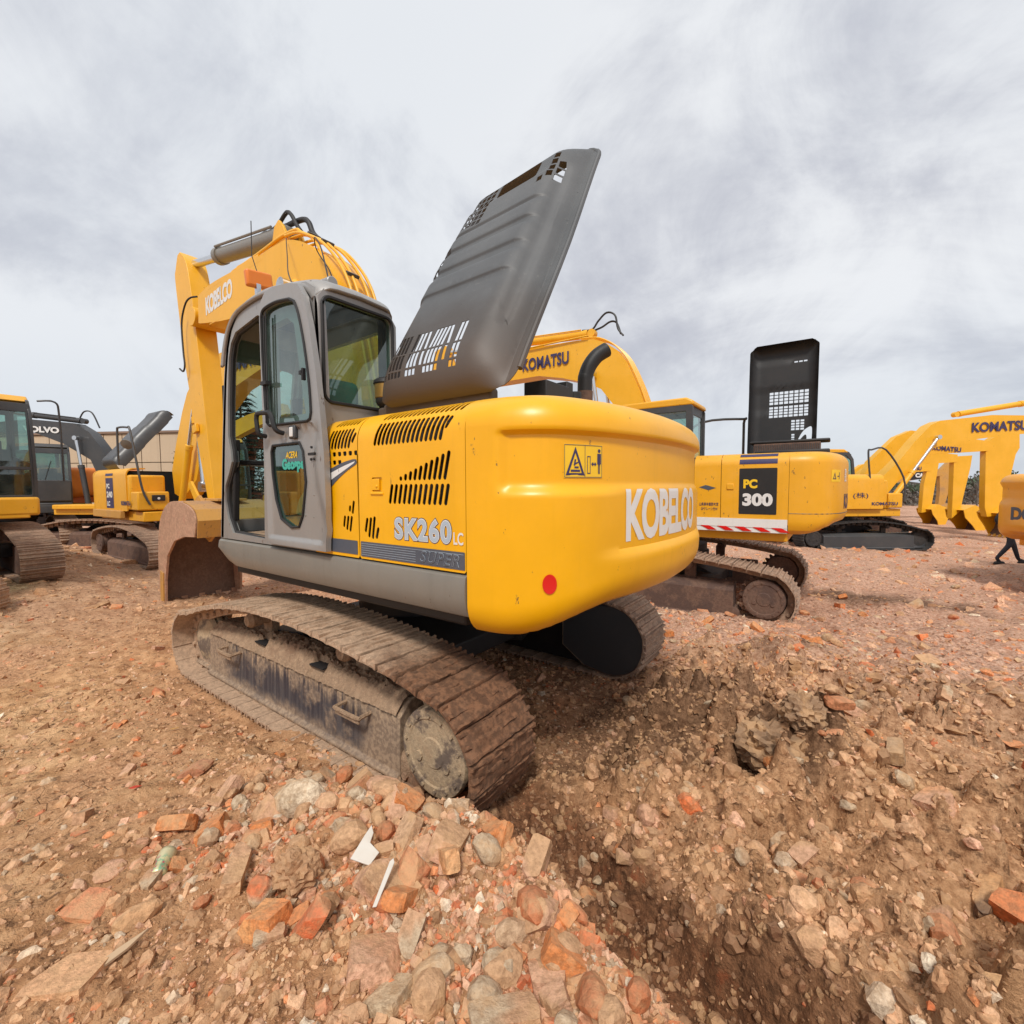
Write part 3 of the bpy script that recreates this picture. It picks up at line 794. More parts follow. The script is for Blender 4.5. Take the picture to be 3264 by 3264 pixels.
def height(x, y):
    x = np.asarray(x, float); y = np.asarray(y, float)
    yc = crest(x); H = np.interp(x, CRX, CRH); yv = np.interp(x, VX, VY) + .10*fbm(x*2.2, x*0+7.3, 3, 78); V = np.interp(x, VX, VH)
    camside = H + .10*SS(y-yc, .2, 2.0)*SS(x, -3.0, 1.0) + .03*fbm(x*.9, y*.9, 3, 5)
    base = .035*fbm(x*.35+3, y*.35, 3, 9)*SS(np.abs(x)+np.abs(y), 3.5, 7)
    ridgeH = .23 + .12*SS(-x, 2.5, 3.8) - .16*np.exp(-(((x+2.25)/.45)**2 + ((y-.2)/.6)**2)) - .14*np.exp(-(((x+2.8)/.5)**2 + ((y+.8)/.5)**2)) - .10*SS(-y, 1.0, 3.0)
    ridgeH = ridgeH + .19*fbm(x*1.6, y*1.6, 3, 21) 
    rz = SS(-x, 2.0, 2.7)*(1-SS(-y, 2.2, 4.5))
    right = V + (ridgeH - V)*SS(yv-y + .06*fbm(x*7, y*7, 3, 33), -.03, .20)
    low = base*(1-rz) + right*rz
    low = np.where(x > -2.0, low*SS(-x, 1.7, 2.1) + (1-SS(-x, 1.7, 2.1))*(base + .05*SS(-x, -.35, .35)*SS(y, 1.35, 1.62)*(1-SS(-x, 1.2, 1.8)) - .035*(1-SS(-x, -.4, .2))*SS(y, .9, 1.0)*(1-SS(y, 1.7, 1.85))*SS(2.6-x, 0, .3)), low)
    w = SS(y, yc-.30 - .10*SS(-x, 1.8, 2.4), yc+.02)
    h = low*(1-w) + camside*w
    h = h + .42*SS(x, 4.5, 8.0)*SS(y, -.3, 2.2) + .25*SS(x, 9, 13)*SS(y, -1.2, 1.0)
    h = h - .32*SS(-y, 12, 22) - .17*np.exp(-(((x+1.6)/2.8)**2 + ((y+6.3)/2.2)**2))
    d = np.hypot(x+3.857, y-3.443)
    pit, ridge = zones(x, y)
    rough = .85 + 1.2*ridge + .15*pit + .35*(w*SS(-x, 1.0, 2.0)) + .9*SS(-y, 2.0, 4)*(1-SS(d, 16, 34)) + .5*SS(d, 6, 9)*(1-SS(d, 16, 30))
    h = h + rough*(.045*fbm(x*3.1, y*3.1, 4, 31) + .022*fbm(x*11, y*11, 4, 41)*(1-SS(d, 8, 16)))
    lump = np.maximum(0, fbm(x*5.2+9, y*5.2, 3, 51)-.12)
    h = h + .46*lump*(ridge*.9+.09+.45*pit) + .05*pit*fbm(x*9, y*9, 3, 83) + .26*np.maximum(0, fbm(x*2.1+5, y*2.4, 3, 55)-.05)*ridge - .22*np.maximum(0, fbm(x*2.6+1, y*2.6+8, 3, 57)-.05)*ridge
    h = h + .10*np.exp(-(((x+3.9)/1.3)**2 + ((y+6.9)/.30)**2))*(1+.8*fbm(x*3, y*3, 3, 71)) + .07*np.exp(-(((x+3.4)/1.0)**2 + ((y+2.5)/.30)**2))
    # little vertical scarp where the machine has sheared the clods
    h = h + .15*ridge*(SS(fbm(x*1.9, y*1.9+4, 4, 61), .04, .10)-.5)
    return h
#TERRAIN-END

# ================================================================== the main excavator
EX = empty('excavator', (0, 0, 0), 0, 'big foreground yellow excavator, grey engine hood raised, cab door folded open', 'excavator')
def main_hump(x):
    t = x/2
    return 1.035 - .0027*t - .26*t*t - .077*t**3
undercarriage(EX, True, 1.32, .62, shoe_mat=M_shoe, frame_mat=M_frame, hub_mat=M_hub, hump=main_hump, mud=1.0,
              right=dict(shoe_mat=M_shoe2, frame_mat=M_black, hub_mat=M_hubrust, mud=0.0), )
# caked mud along the top of the left frame
def mud_heap():
    bm = BM(); nx_, ny_ = 150, 16; g = []
    rr = np.random.default_rng(3)
    for i in range(nx_+1):
        x = -1.40 + 3.08*i/nx_; row = []
        for j in range(ny_+1):
            y = 1.12 + .345*j/ny_
            base = .60 if y < 1.36 else .60 - (y-1.36)*.95
            e = math.sin(math.pi*min(1, max(0, (j+.3)/ny_)))**.5 * math.sin(math.pi*min(1, max(0, i/nx_)))**.3
            z = base + .012 + e*(.035 + .03*math.sin(x*3.1+1) + .022*float(rr.uniform(-1, 1))) 
            for hx in (-.35, .62):
                if abs(x-hx) < .09 and 1.33 < y < 1.46: z = base - .01
            row.append(bm.verts.new((x + float(rr.uniform(-.008, .008)), y + float(rr.uniform(-.008, .008)), z)))
        g.append(row)
    for a, b in zip(g, g[1:]):
        for j in range(ny_): bm.faces.new((a[j], a[j+1], b[j+1], b[j]))
    return bm
bm = BM(); r5 = random.Random(5)
for k in range(34):
    x = -1.40 + 2.9*k/33 + r5.uniform(-.03, .03); rr_ = r5.uniform(.022, .05); n0_ = len(bm.verts)
    rv = bmesh.ops.create_icosphere(bm, subdivisions=2, radius=rr_)['verts']
    for v in rv: v.co = Vector((v.co.x*r5.uniform(.8, 1.2)+x, v.co.y*.7*r5.uniform(.8, 1.2)+1.455, v.co.z*1.2*r5.uniform(.75, 1.25)+.062-rr_*.4))
mc = obj('mud_clumps', bm, M_mud, EX, 50); mc['kind'] = 'stuff'
mo = obj('mud_layer', mud_heap(), M_mud, EX, 50); mo['kind'] = 'stuff'

# ---- counterweight and its print
CW = counterweight(EX, M_yel)
cwf = lambda a, v, o: cw_point(a, v, o)
obj('lettering', lettering('KOBELCO', 1.09, 2.42, 1.735, 2.065, cwf, .040, 0, .0025, 60, .93, None, 14), M_decal_w, CW, 0)
a0 = .60
fr_ = [(a0, 2.125), (a0+.285, 2.125), (a0+.285, 2.315), (a0, 2.315)]
bm = polyprint([fr_], cwf, .003, frange(a0, a0+.285, 6)); obj('warning_sticker', bm, M_decal_y, CW, 0)
bm = BM()
def ring2(x, z, s1, s2): # triangle outline
    o_ = [(x, z), (x+.13*s1, z), (x+.065*s1, z+.15*s1)]
    return o_
tx = a0+.012; tri = [(tx, 2.14), (tx+.135, 2.14), (tx+.0675, 2.30)]; trii = [(tx+.022, 2.153), (tx+.113, 2.153), (tx+.0675, 2.267)]
sheet(tri, [trii], lambda u, v, o: cwf(u, v, .005), 0, bm=bm)
for q in ([(tx+.035, 2.160), (tx+.10, 2.160), (tx+.10, 2.172), (tx+.035, 2.172)], [(tx+.06, 2.18), (tx+.09, 2.18), (tx+.09, 2.19), (tx+.06, 2.19)], [(tx+.055, 2.195), (tx+.065, 2.195), (tx+.072, 2.23), (tx+.062, 2.23)], [(tx+.065, 2.20), (tx+.088, 2.21), (tx+.088, 2.217), (tx+.065, 2.21)]):
    polyprint([q], cwf, .005, bm=bm)
px = a0+.155
sheet([(px+.01, 2.15), (px+.035, 2.15), (px+.035, 2.25), (px+.01, 2.25)], [[(px+.014, 2.155), (px+.031, 2.155), (px+.031, 2.245), (px+.014, 2.245)]], lambda u, v, o: cwf(u, v, .005), 0, bm=bm)
polyprint([[(px+.04, 2.205), (px+.055, 2.218), (px+.055, 2.209), (px+.068, 2.209), (px+.068, 2.218), (px+.082, 2.205), (px+.068, 2.192), (px+.068, 2.201), (px+.055, 2.201), (px+.055, 2.192)]], cwf, .005, bm=bm)
polyprint([[(px+.088, 2.205), (px+.088, 2.265), (px+.118, 2.265), (px+.118, 2.205), (px+.110, 2.205), (px+.110, 2.15), (px+.104, 2.15), (px+.104, 2.20), (px+.101, 2.20), (px+.101, 2.15), (px+.095, 2.15), (px+.095, 2.205)],
           [(px+.103 + .011*math.cos(k*.6), 2.281 + .011*math.sin(k*.6)) for k in range(10)]], cwf, .005, bm=bm)
sheet([(a0+.004, 2.129), (a0+.281, 2.129), (a0+.281, 2.311), (a0+.004, 2.311)], [[(a0+.007, 2.132), (a0+.147, 2.132), (a0+.147, 2.308), (a0+.007, 2.308)], [(a0+.150, 2.132), (a0+.278, 2.132), (a0+.278, 2.308), (a0+.150, 2.308)]], lambda u, v, o: cwf(u, v, .005), 0, frange(a0, a0+.285, 6), bm=bm)
obj('warning_symbols', bm, M_decal_navy, CW, 0)
bm = polyprint([[(.502 + .040*math.cos(2*math.pi*k/28), 1.545 + .055*math.sin(2*math.pi*k/28)) for k in range(28)]], cwf, .006); obj('red_reflector', bm, M_decal_r, CW, 0)

# ---- side panels with louvre slots
f, v1 = shoulder(1.575)
Z = lambda z: z - 1.575
cvs = [v1 + SH_R*math.pi/2*k/9 for k in range(10)]
top_v = v1 + SH_R*math.pi/2 + .22
holes = []
for k in range(17): holes.append(slot(-1.285 - .0415*k, Z(2.435) + (.03 if k == 16 else 0), .165 if k < 16 else .09, .029, -.055))
for k in range(18): holes.append(slot(-1.325 - .0415*k, v1 + .205, .135, .0275, -.048))
for k in range(12): holes.append(slot(-1.425 - .0465*k, Z(2.033), .135, .029, -.030))
for k in range(10):
    hgt = .03 + .0165*k; holes.append(slot(-1.515 - .0460*k - .01, Z(2.118) + hgt/2, max(hgt, .032), .029, -hgt*.25))
for k, (zc, hh) in enumerate(((1.815, .10), (1.80, .135), (1.80, .15), (1.765, .08))): holes.append(slot(-1.155 - .040*k, Z(zc), hh*1.08, .027, -.028))
holes.append(rrect(-1.335, Z(2.05), -1.225, Z(2.145), .008, 1))
P2 = obj('side_panel', sheet(rrect(-2.085, 0, -1.078, top_v, .012, 1), holes, f, .005, cv=cvs), M_yel, EX, 35)
bm = BM(); box(bm, (-1.28, 1.468, 2.098), (.108, .012, .092)); obj('latch_recess', bm, M_yel, P2)
bm = BM(); box(bm, (-1.268, 1.484, 2.096), (.075, .014, .078)); cyl(bm, (-1.285, 1.48, 2.085), (-1.285, 1.497, 2.085), .010, 12); box(bm, (-1.28, 1.488, 2.036), (.13, .012, .016)); obj('latch', bm, M_yel, P2, 30, .004)
holes = []
for k in range(8): holes.append(slot(-.735 - .0415*k, Z(2.43), .155 if k < 7 else .085, .029, -.05))
for k in range(7): holes.append(slot(-.775 - .0415*k, v1 + .190, .115, .026, -.042))
for k in range(6): holes.append(rrect(-.70 - .066*k - .042, Z(2.305), -.70 - .066*k, Z(2.338), .010, 2))
for k in range(3): holes.append(rrect(-.70 - .066*k - .042, Z(2.245), -.70 - .066*k, Z(2.278), .010, 2))
for (xx, zc, hh) in ((-.965, 1.925, .05), (-1.005, 1.935, .10), (-.895, 1.83, .09), (-.935, 1.82, .11), (-.975, 1.815, .12)): holes.append(slot(xx, Z(zc), hh, .026, -hh*.22))
P1 = obj('side_panel', sheet(rrect(-1.068, 0, -.50, top_v, .012, 1), holes, f, .005, cv=cvs), M_yel, EX, 35)
sf = side(1.485)
obj('slot_backing', sheet([(-2.06, .02), (-.64, .02), (-.64, top_v), (-2.06, top_v)], [], lambda u, v, o: f(u, v, o-.075), .01, cv=cvs), M_inner, EX, 35)  # added dark sheet, stands in for the shaded inside behind the slots
# swoosh on the small panel
def curve2(pts, n=6): return [tuple(v[:2]) for v in smooth_pts([Vector((p[0], p[1], 0)) for p in pts], n)]
sw_o = curve2([(-.56, 2.155), (-.70, 2.205), (-.88, 2.255), (-1.02, 2.278)]) + curve2([(-1.055, 2.276), (-1.062, 2.262), (-1.05, 2.24), (-.95, 2.20), (-.80, 2.12), (-.66, 2.02), (-.56, 1.945)])
sw_i = curve2([(-.56, 2.125), (-.70, 2.172), (-.88, 2.225), (-1.045, 2.263)]) + curve2([(-1.035, 2.250), (-.90, 2.195), (-.75, 2.135), (-.56, 2.04)])
obj('swoosh_stripe', polyprint([sw_o], sf, .003), M_decal_dark, P1, 0)
obj('swoosh_highlight', polyprint([sw_i], sf, .005), M_decal_w, P1, 0)
obj('stripe', polyprint([rrect(-1.052, 1.598, -.52, 1.698, .004, 1)], sf, .003), M_decal_dark, P1, 0)
st = obj('stripe', polyprint([rrect(-2.078, 1.592, -1.090, 1.698, .004, 1)], sf, .003), M_decal_dark, P2, 0)
bm = BM()
for k in range(6):
    z = 1.605 + .0155*k; x1_ = -1.66 if k < 5 else -2.07
    polyprint([[(-1.10, z), (x1_, z), (x1_, z+.0022), (-1.10, z+.0022)]], sf, .005, bm=bm)
obj('stripe_lines', bm, M_decal_blue, P2, 0)
txt = lambda s, x0, x1, z0, z1, off, bold, sh=0, space=1.0, fit=None: lettering(s, x0, x1, z0, z1, sf, bold, sh, off, 0, space, fit)
obj('lettering', txt('SUPER', -1.70, -2.035, 1.607, 1.680, .006, .022, .30, 1.15, .01), M_decal_blue, P2, 0)
obj('lettering', txt('SUPER', -1.70, -2.035, 1.607, 1.680, .008, .002, .30, 1.15, .01), M_decal_dark, P2, 0)
obj('lettering', txt('SK260', -1.462, -1.968, 1.742, 1.878, .0015, .078, 0, 1.16, .02), M_decal_navy, P2, 0)
obj('lettering', txt('SK260', -1.462, -1.968, 1.742, 1.878, .0025, .052, 0, 1.16, .02), M_decal_w, P2, 0)
obj('lettering', txt('SK260', -1.462, -1.968, 1.742, 1.878, .0035, .022, 0, 1.16, .02), M_decal_blue, P2, 0)
obj('lettering', txt('LC', -1.990, -2.068, 1.738, 1.812, .004, .02), M_decal_w, P2, 0)
# ---- grey lower sill
prof = [(1.44, 1.565), (1.475, 1.562), (1.492, 1.548), (1.500, 1.50), (1.500, 1.42), (1.490, 1.36), (1.465, 1.315), (1.42, 1.295), (1.36, 1.29), (1.36, 1.565)]
bm = BM(); n = 22; rows = []
for i in range(n+1):
    x = -2.085 + (1.265+2.085)*i/n; k = sst(x, .55, 1.25)
    xs_ = x if i < n else x
    row = []
    for (y, z) in prof:
        zz = z if z > 1.5 else 1.5 - (1.5-z)*(1 - .75*max(0, (x-.95)/.315)**2 if x > .95 else 1)
        row.append(bm.verts.new((xs_, y, zz)))
    rows.append(row)
for a, b in zip(rows, rows[1:]):
    for i in range(len(prof)): bm.faces.new((a[i], a[(i+1) % len(prof)], b[(i+1) % len(prof)], b[i]))
bm.faces.new(rows[0]); bm.faces.new(rows[-1][::-1])
obj('side_sill', bm, M_sill, EX, 35)
bm = BM(); box(bm, (-.35, 0, 1.30), (3.2, 2.68, .20)); box(bm, (-.4, 0, 1.17), (2.3, 1.3, .12)); obj('revolving_frame', bm, M_black, EX, 30, .02)
# right hand side panels, tank (seen from other viewpoints)
fr2, v1r = shoulder(1.35, -1)
obj('side_panel', sheet(rrect(-2.085, 0, -.60, v1r+SH_R*1.57+.3, .015, 1), [], fr2, .03, cv=[v1r + SH_R*math.pi/2*k/6 for k in range(7)]), M_yel, EX, 35)
bm = BM(); box(bm, (.0, -1.05, 1.95), (1.1, .84, 1.15)); obj('fuel_tank', bm, M_yel, EX, 30, .06, 3)
bm = BM(); box(bm, (.95, -1.1, 1.68), (.7, .72, .55)); obj('tool_box', bm, M_yel, EX, 30, .04, 3)
# engine bay: dark radiator, engine block, pipes
bm = BM(); box(bm, (-1.38, 0, 1.85), (1.30, 2.5, .9)); box(bm, (-1.86, .55, 2.40), (.34, .5, .34)); box(bm, (-1.9, -.05, 2.40), (.3, .6, .42)); box(bm, (-1.25, -.4, 2.42), (.7, .9, .3))
obj('engine_bay', bm, M_inner, EX)
bm = BM()
for k in range(5): tube(bm, smooth_pts([(-1.9, .75+.06*k, 2.35), (-1.6, .85+.05*k, 2.3+.03*k), (-1.2, .95+.03*k, 2.25), (-.8, 1.0, 2.2+.05*k)], 4), .025, 6)
obj('engine_hose', bm, M_rubber, EX)
bm = BM(); box(bm, (-1.96, .40, 2.74), (.20, .34, .24)); box(bm, (-1.99, .18, 2.76), (.10, .10, .3)); cyl(bm, (-1.99, .02, 2.62), (-1.99, .02, 2.86), .06, 14)
for (x, y) in ((-1.97, -.12), (-1.97, -.22), (-1.97, -.36)): tube(bm, smooth_pts([(x, y, 2.58), (x, y, 2.72), (x, y-.05, 2.78), (x, y-.11, 2.74), (x, y-.12, 2.60)], 4), .014, 6)
obj('engine_fittings', bm, M_black, EX, 30, .01)
# exhaust
bm = BM(); pth = smooth_pts([(-1.75, -.79, 2.45), (-1.75, -.79, 3.02), (-1.755, -.80, 3.12), (-1.78, -.83, 3.22), (-1.83, -.89, 3.32), (-1.90, -.97, 3.39)], 7)
tube(bm, pth, .074, 20, False); tube(bm, pth[::-1], .066, 20, False)
ra = bmesh.ops.contextual_create if False else None
exo = obj('exhaust_pipe', bm, M_black, EX, 40); exo.location = (.06, .04, .07)
bm = BM(); tube(bm, [(-1.75, -.79, 2.45), (-1.75, -.79, 2.96)], .080, 20); obj('exhaust_collar', bm, M_hubrust, exo, 40)
# pre-cleaner cup beside the hood
bm = BM()
def lathe_z(bm, c, prof, n=24):
    rs = [[bm.verts.new((c[0]+r*math.cos(2*math.pi*k/n), c[1]+r*math.sin(2*math.pi*k/n), c[2]+z)) for k in range(n)] for r, z in prof]
    for a, b in zip(rs, rs[1:]):
        for k in range(n): bm.faces.new((a[k], a[(k+1) % n], b[(k+1) % n], b[k]))
    bm.faces.new(rs[0][::-1]); bm.faces.new(rs[-1]); return bm
PC = (-.68, .90, 2.75)
lathe_z(bm, PC, [(.05, -.12), (.055, 0), (.085, .02), (.10, .05), (.10, .075)]); lathe_z(bm, PC, [(.112, .19), (.118, .20), (.112, .225), (.08, .245), (.01, .25)])
pc = obj('air_precleaner', bm, M_black, EX, 35)
bm = BM(); lathe_z(bm, PC, [(.10, .074), (.105, .08), (.108, .19), (.10, .192)]); obj('precleaner_bowl', bm, M_brass, pc, 35)

# ---- raised engine hood
def hood_main():
    AL = R(58.5); Ld = Vector((0, -math.cos(AL), math.sin(AL))); Nd = Vector((0, math.sin(AL), math.cos(AL)))
    H = Vector((0, .93, 2.70)) + Nd*.135 - Ld*.08; X1, X0 = -.85, -2.13; W = X1-X0; L = 2.71; D = .205
    def f(u, v, o):   # u: 0 at the rear edge, v: 0 at the hinge
        dr = min(W-u, v, L-v); r = .26
        du = u
        def rd(d, r): return 1.0 if d >= r else math.sqrt(max(0, 1-(1-d/r)**2))
        endr = .26
        hh = D*rd(W-u, .20)*rd(v, .30)*rd(L-v, endr)
        dc = math.hypot(max(0, .5-u), max(0, .5-v)) if (u < .5 and v < .5) else 0
        hh *= 1-.4*sst(dc, .48, .70)
        # rear edge: outward lip, then a sloping side wall
        if u < .07: k = .10
        elif u < .34:
            t = (u-.07)/.27; k = .10 + .90*math.sin(t*math.pi/2)**.9
        else: k = 1
        hh *= k
        if .70 < v < 2.2 and u > .16:     # stepped ribs across the skin
            s_ = 0
            for rv in (.98, 1.30, 1.60, 1.86):
                s_ += .020*sst(v, rv, rv+.03)*(1-sst(v, rv+.20, rv+.26)) if rv < 1.8 else .018*sst(v, rv, rv+.03)
            hh += s_*sst(u, .20, .36)
        if v >= 2.2 and u > .16: hh += .018*(1-sst(v, 2.2, 2.3))*sst(u, .20, .36)
        if .14 < u < .24 and .5 < v < 2.3: hh -= .02*math.sin((u-.14)/.10*math.pi)
        taper = .10*sst(v, 1.2, 2.66)*(u/W-.5)
        return H + Vector((X0 + u - taper, 0, 0)) + Ld*(v*(1 - .13*(u/W)*(v/L))) + Nd*(hh + o)
    hs = []
    # lower louvres near the hinge (two bands of tall slits)
    def q(u0, v0, u1, v1, sk=0): return [(u0, v0), (u1, v0), (u1+sk, v1), (u0+sk, v1)]
    for grp, u_s, n_, sk in (('a', .42, 2, .012), ('b', .535, 1, .03), ('c', .60, 4, -.002), ('d', .765, 1, .03), ('e', .825, 3, .015), ('f', .98, 4, .02), ('g', 1.15, 2, .01)):
        for k in range(n_):
            u0 = u_s + k*.039; hs.append(q(u0, .32, u0+.030, .51, sk)); hs.append(q(u0-.004, .18, u0+.026, .305, sk*.3))
            if n_ > 1: hs.append(q(u0-.004, .12, u0+.026, .165, 0))
    # upper corner vents on the rear edge side
    for (u0, v0) in ((.26, 2.14), (.26, 2.235), (.26, 2.33), (.26, 2.425), (.33, 2.09), (.19, 2.09), (.19, 2.185), (.19, 2.28)):
        hs.append(q(u0, v0, u0+.05, v0+.075, .004))
    # big dark opening at the top and the grille beside it
    hs.append([(.44, 2.22), (.82, 2.22), (.86, 2.30), (.86, 2.52), (.50, 2.54), (.44, 2.48)])
    for i in range(6):
        for j in range(7):
            u0 = .90 + .058*i; v0 = 1.90 + .088*j + .012*i
            if u0 < 1.22: hs.append(q(u0, v0, u0+.046, v0+.068, .0))
    for i in range(3):
        for j in range(4):
            hs.append(q(1.10 + .055*i, 1.30 + .10*j, 1.145 + .055*i, 1.36 + .10*j))
    cu_ = [.012, .03, .05, .068, .072, .09, .11, .13, .15, .165, .18, .20, .22, .25, .28, .31, .34] + frange(.34, W-.3, 9) + [W-.3, W-.25, W-.2, W-.15, W-.11, W-.08, W-.05, W-.03, W-.015, W-.006]
    cv_ = [.004, .012, .025, .04, .06, .085, .11, .14, .18, .22, .27, .33] + [L-.26, L-.2, L-.15, L-.11, L-.08, L-.055, L-.03, L-.015, L-.006]
    v = .4
    while v < L-.28: cv_.append(v); v += .075
    for rv in (.98, 1.30, 1.60, 1.86):
        cv_ += [rv-.001, rv+.008, rv+.015, rv+.022, rv+.031] + ([rv+.199, rv+.22, rv+.24, rv+.261] if rv < 1.8 else [])
    ol = rrect(0, 0, W, L, .10, 6)
    ol = [p for p in ol if not (p.x < .11 and p.y < .11)] + []
    cor = [Vector((.17 + .17*math.cos(R(180 + 90*k/10)), .17 + .17*math.sin(R(180 + 90*k/10)))) for k in range(11)]
    ix = [i for i, p in enumerate(rrect(0, 0, W, L, .10, 6)) if p.x < .11 and p.y < .11][0]
    ol = ol[:ix] + cor + ol[ix:]
    ol = [p for p in ol if not (p.x < .12 and p.y > L-.12)]
    c2_ = [Vector((.2 + .2*math.cos(R(90 + 90*k/8)), L-.2 + .2*math.sin(R(90 + 90*k/8)))) for k in range(9)]
    ix = max(range(len(ol)), key=lambda i: (ol[i].y > L-.11)*(10-ol[i].x))
    ol = ol[:ix+1] + c2_ + ol[ix+1:]
    bm = sheet(ol, hs, f, .005, sorted(set(cu_)), sorted(set(cv_)))
    ho = obj('engine_hood', bm, M_hood, EX, 28)
    # rim flange along the open side
    bm = BM()
    rimp = [f(.0, v_, -.012) for v_ in (.16, .3, .5, .8, 1.1, 1.4, 1.7, 2.0, 2.3, 2.44)] + [f(p.x, p.y, -.012) for p in c2_[::-1]]
    tube(bm, rimp, .020, 8)
    obj('hood_rim', bm, M_hood, ho, 40)
    bm = BM(); box(bm, (-.86, .95, 2.66), (.3, .16, .14)); box(bm, (-1.36, 1.0, 2.66), (1.12, .09, .17)); obj('hood_hinge', bm, M_hood, ho, 30, .02)
hood_main()

# ---- cab
CABS = [(1.26, 1.575), (1.22, 1.90), (1.13, 2.60), (1.04, 3.18), (.97, 3.44), (.87, 3.60), (.72, 3.71), (.52, 3.75), (.20, 3.76), (-.45, 3.66), (-.55, 3.60), (-.60, 3.46), (-.62, 2.9), (-.62, 1.575)]
CABS = [(x, z-.0) for x, z in CABS]
opening = [(.34, 1.62), (.98, 1.64), (1.08, 1.78), (1.13, 1.95), (1.11, 2.10), (1.02, 2.22), (.95, 2.33), (.965, 2.44), (1.01, 2.58), (.985, 2.90), (.93, 3.30), (.87, 3.44), (.77, 3.52), (.34, 3.58), (.25, 3.55)]
sidewin = [(.12, 2.66), (.12, 3.44), (-.16, 3.45), (-.26, 3.38), (-.33, 3.0), (-.40, 2.66)]
lowwin = [(.04, 1.84), (.04, 2.38), (-.38, 2.38), (-.38, 1.84)]
y0c, y1c = .745, 1.475
bm = sheet(CABS, [opening, sidewin, lowwin], side(y1c), .07)
winr = [(.92, 2.0), (1.0, 2.5), (.90, 3.28), (.80, 3.45), (-.42, 3.46), (-.50, 3.36), (-.52, 2.40), (.2, 2.3)]
sheet(CABS, [winr], side(y0c, -1), .05, bm=bm)
rw = rrect(y0c+.045, 2.735, y1c-.028, 3.53, .07, 5)
sheet([(y0c, 1.9), (y1c, 1.9), (y1c, 3.52), (y1c-.05, 3.585), (y1c-.2, 3.60), (y0c+.2, 3.60), (y0c+.07, 3.57), (y0c, 3.48)], [rw], lambda u, v, o: Vector((-.615-o, u, v)), .05, cv=[3.3, 3.4, 3.5], bm=bm)
# front frame
def frontx(z):
    zs_ = [c[1] for c in CABS[:8]]; xs_ = [c[0] for c in CABS[:8]]
    return float(np.interp(z, zs_, xs_))
sheet([(y0c, 1.58), (y1c, 1.58), (y1c, 3.70), (y0c, 3.70)], [[(y0c+.07, 1.75), (y1c-.07, 1.75), (y1c-.07, 2.3), (y0c+.07, 2.3)], [(y0c+.07, 2.36), (y1c-.07, 2.36), (y1c-.07, 3.5), (y0c+.07, 3.5)]], lambda u, v, o: Vector((frontx(v)-.01+o, u, v)), .05, cv=frange(1.6, 3.7, 14), bm=bm)
CAB = obj('cab', bm, M_silver, EX, 30, .014, 3)
# roof: crowned sheet following the side outline
rp = [(1.02, 3.30), (.97, 3.44), (.87, 3.60), (.72, 3.71), (.52, 3.755), (.20, 3.765), (-.15, 3.72), (-.42, 3.67), (-.54, 3.635), (-.60, 3.595), (-.625, 3.565)]
rp = [tuple(v[:2]) for v in smooth_pts([Vector((p[0], p[1], 0)) for p in rp], 4)]
bm = BM(); ny = 16; rows = []
for (x, z) in rp:
    row = []
    for j in range(ny+1):
        t = j/ny; y = y0c-.012 + (y1c-y0c+.024)*t; e = min(t, 1-t)*2
        dz = .02*math.sqrt(max(0, 1-(1-min(e*4, 1))**2)) + .018*e
        ek = max(0, 1-e*3.2)**2; dz -= .055*ek; rear_ = sst(-x, .35, .62)
        cx_ = x + .09*rear_*max(0, 1-e*3)**2; y = y*(1-.12*rear_) + 1.11*.12*rear_ if False else y + (1.11-y)*.06*rear_
        row.append(bm.verts.new((cx_ + (.015 if x > .6 else 0), y, z + dz - .012)))
    rows.append(row)
for a, b in zip(rows, rows[1:]):
    for j in range(ny): bm.faces.new((a[j], a[j+1], b[j+1], b[j]))
ro = obj('cab_roof', bm, M_silver, CAB, 50)
md = ro.modifiers.new('s', 'SOLIDIFY'); md.thickness = .03; md.offset = 1
def seal(pts, y, s=1, r=.014, closed=True, fm=None):
    P = [fm(p[0], p[1]) if fm else Vector((p[0], y, p[1])) for p in pts]
    P.append(P[0]); P.append(P[1]); return P
bm = BM(); tube(bm, seal(rw, 0, fm=lambda a, b: Vector((-.620, a, b))), .015, 6, False); obj('window_seal', bm, M_black, CAB)
bm = BM(); tube(bm, seal(opening, y1c-.04), .022, 6, False); obj('door_seal', bm, M_black, CAB)
bm = sheet(rw, [], lambda u, v, o: Vector((-.59, u, v)), 0); obj('rear_window', bm, M_glass, CAB, 0, recalc=False)
bm = sheet(winr, [], side(y0c+.03, -1), 0); obj('right_window', bm, M_glass, CAB, 0, recalc=False)
bm = sheet([(y0c+.04, 1.70), (y1c-.04, 1.70), (y1c-.04, 3.55), (y0c+.04, 3.55)], [], lambda u, v, o: Vector((frontx(v)-.04, u, v)), 0, cv=frange(1.6, 3.7, 12)); obj('windscreen', bm, M_glass, CAB, 0, recalc=False)
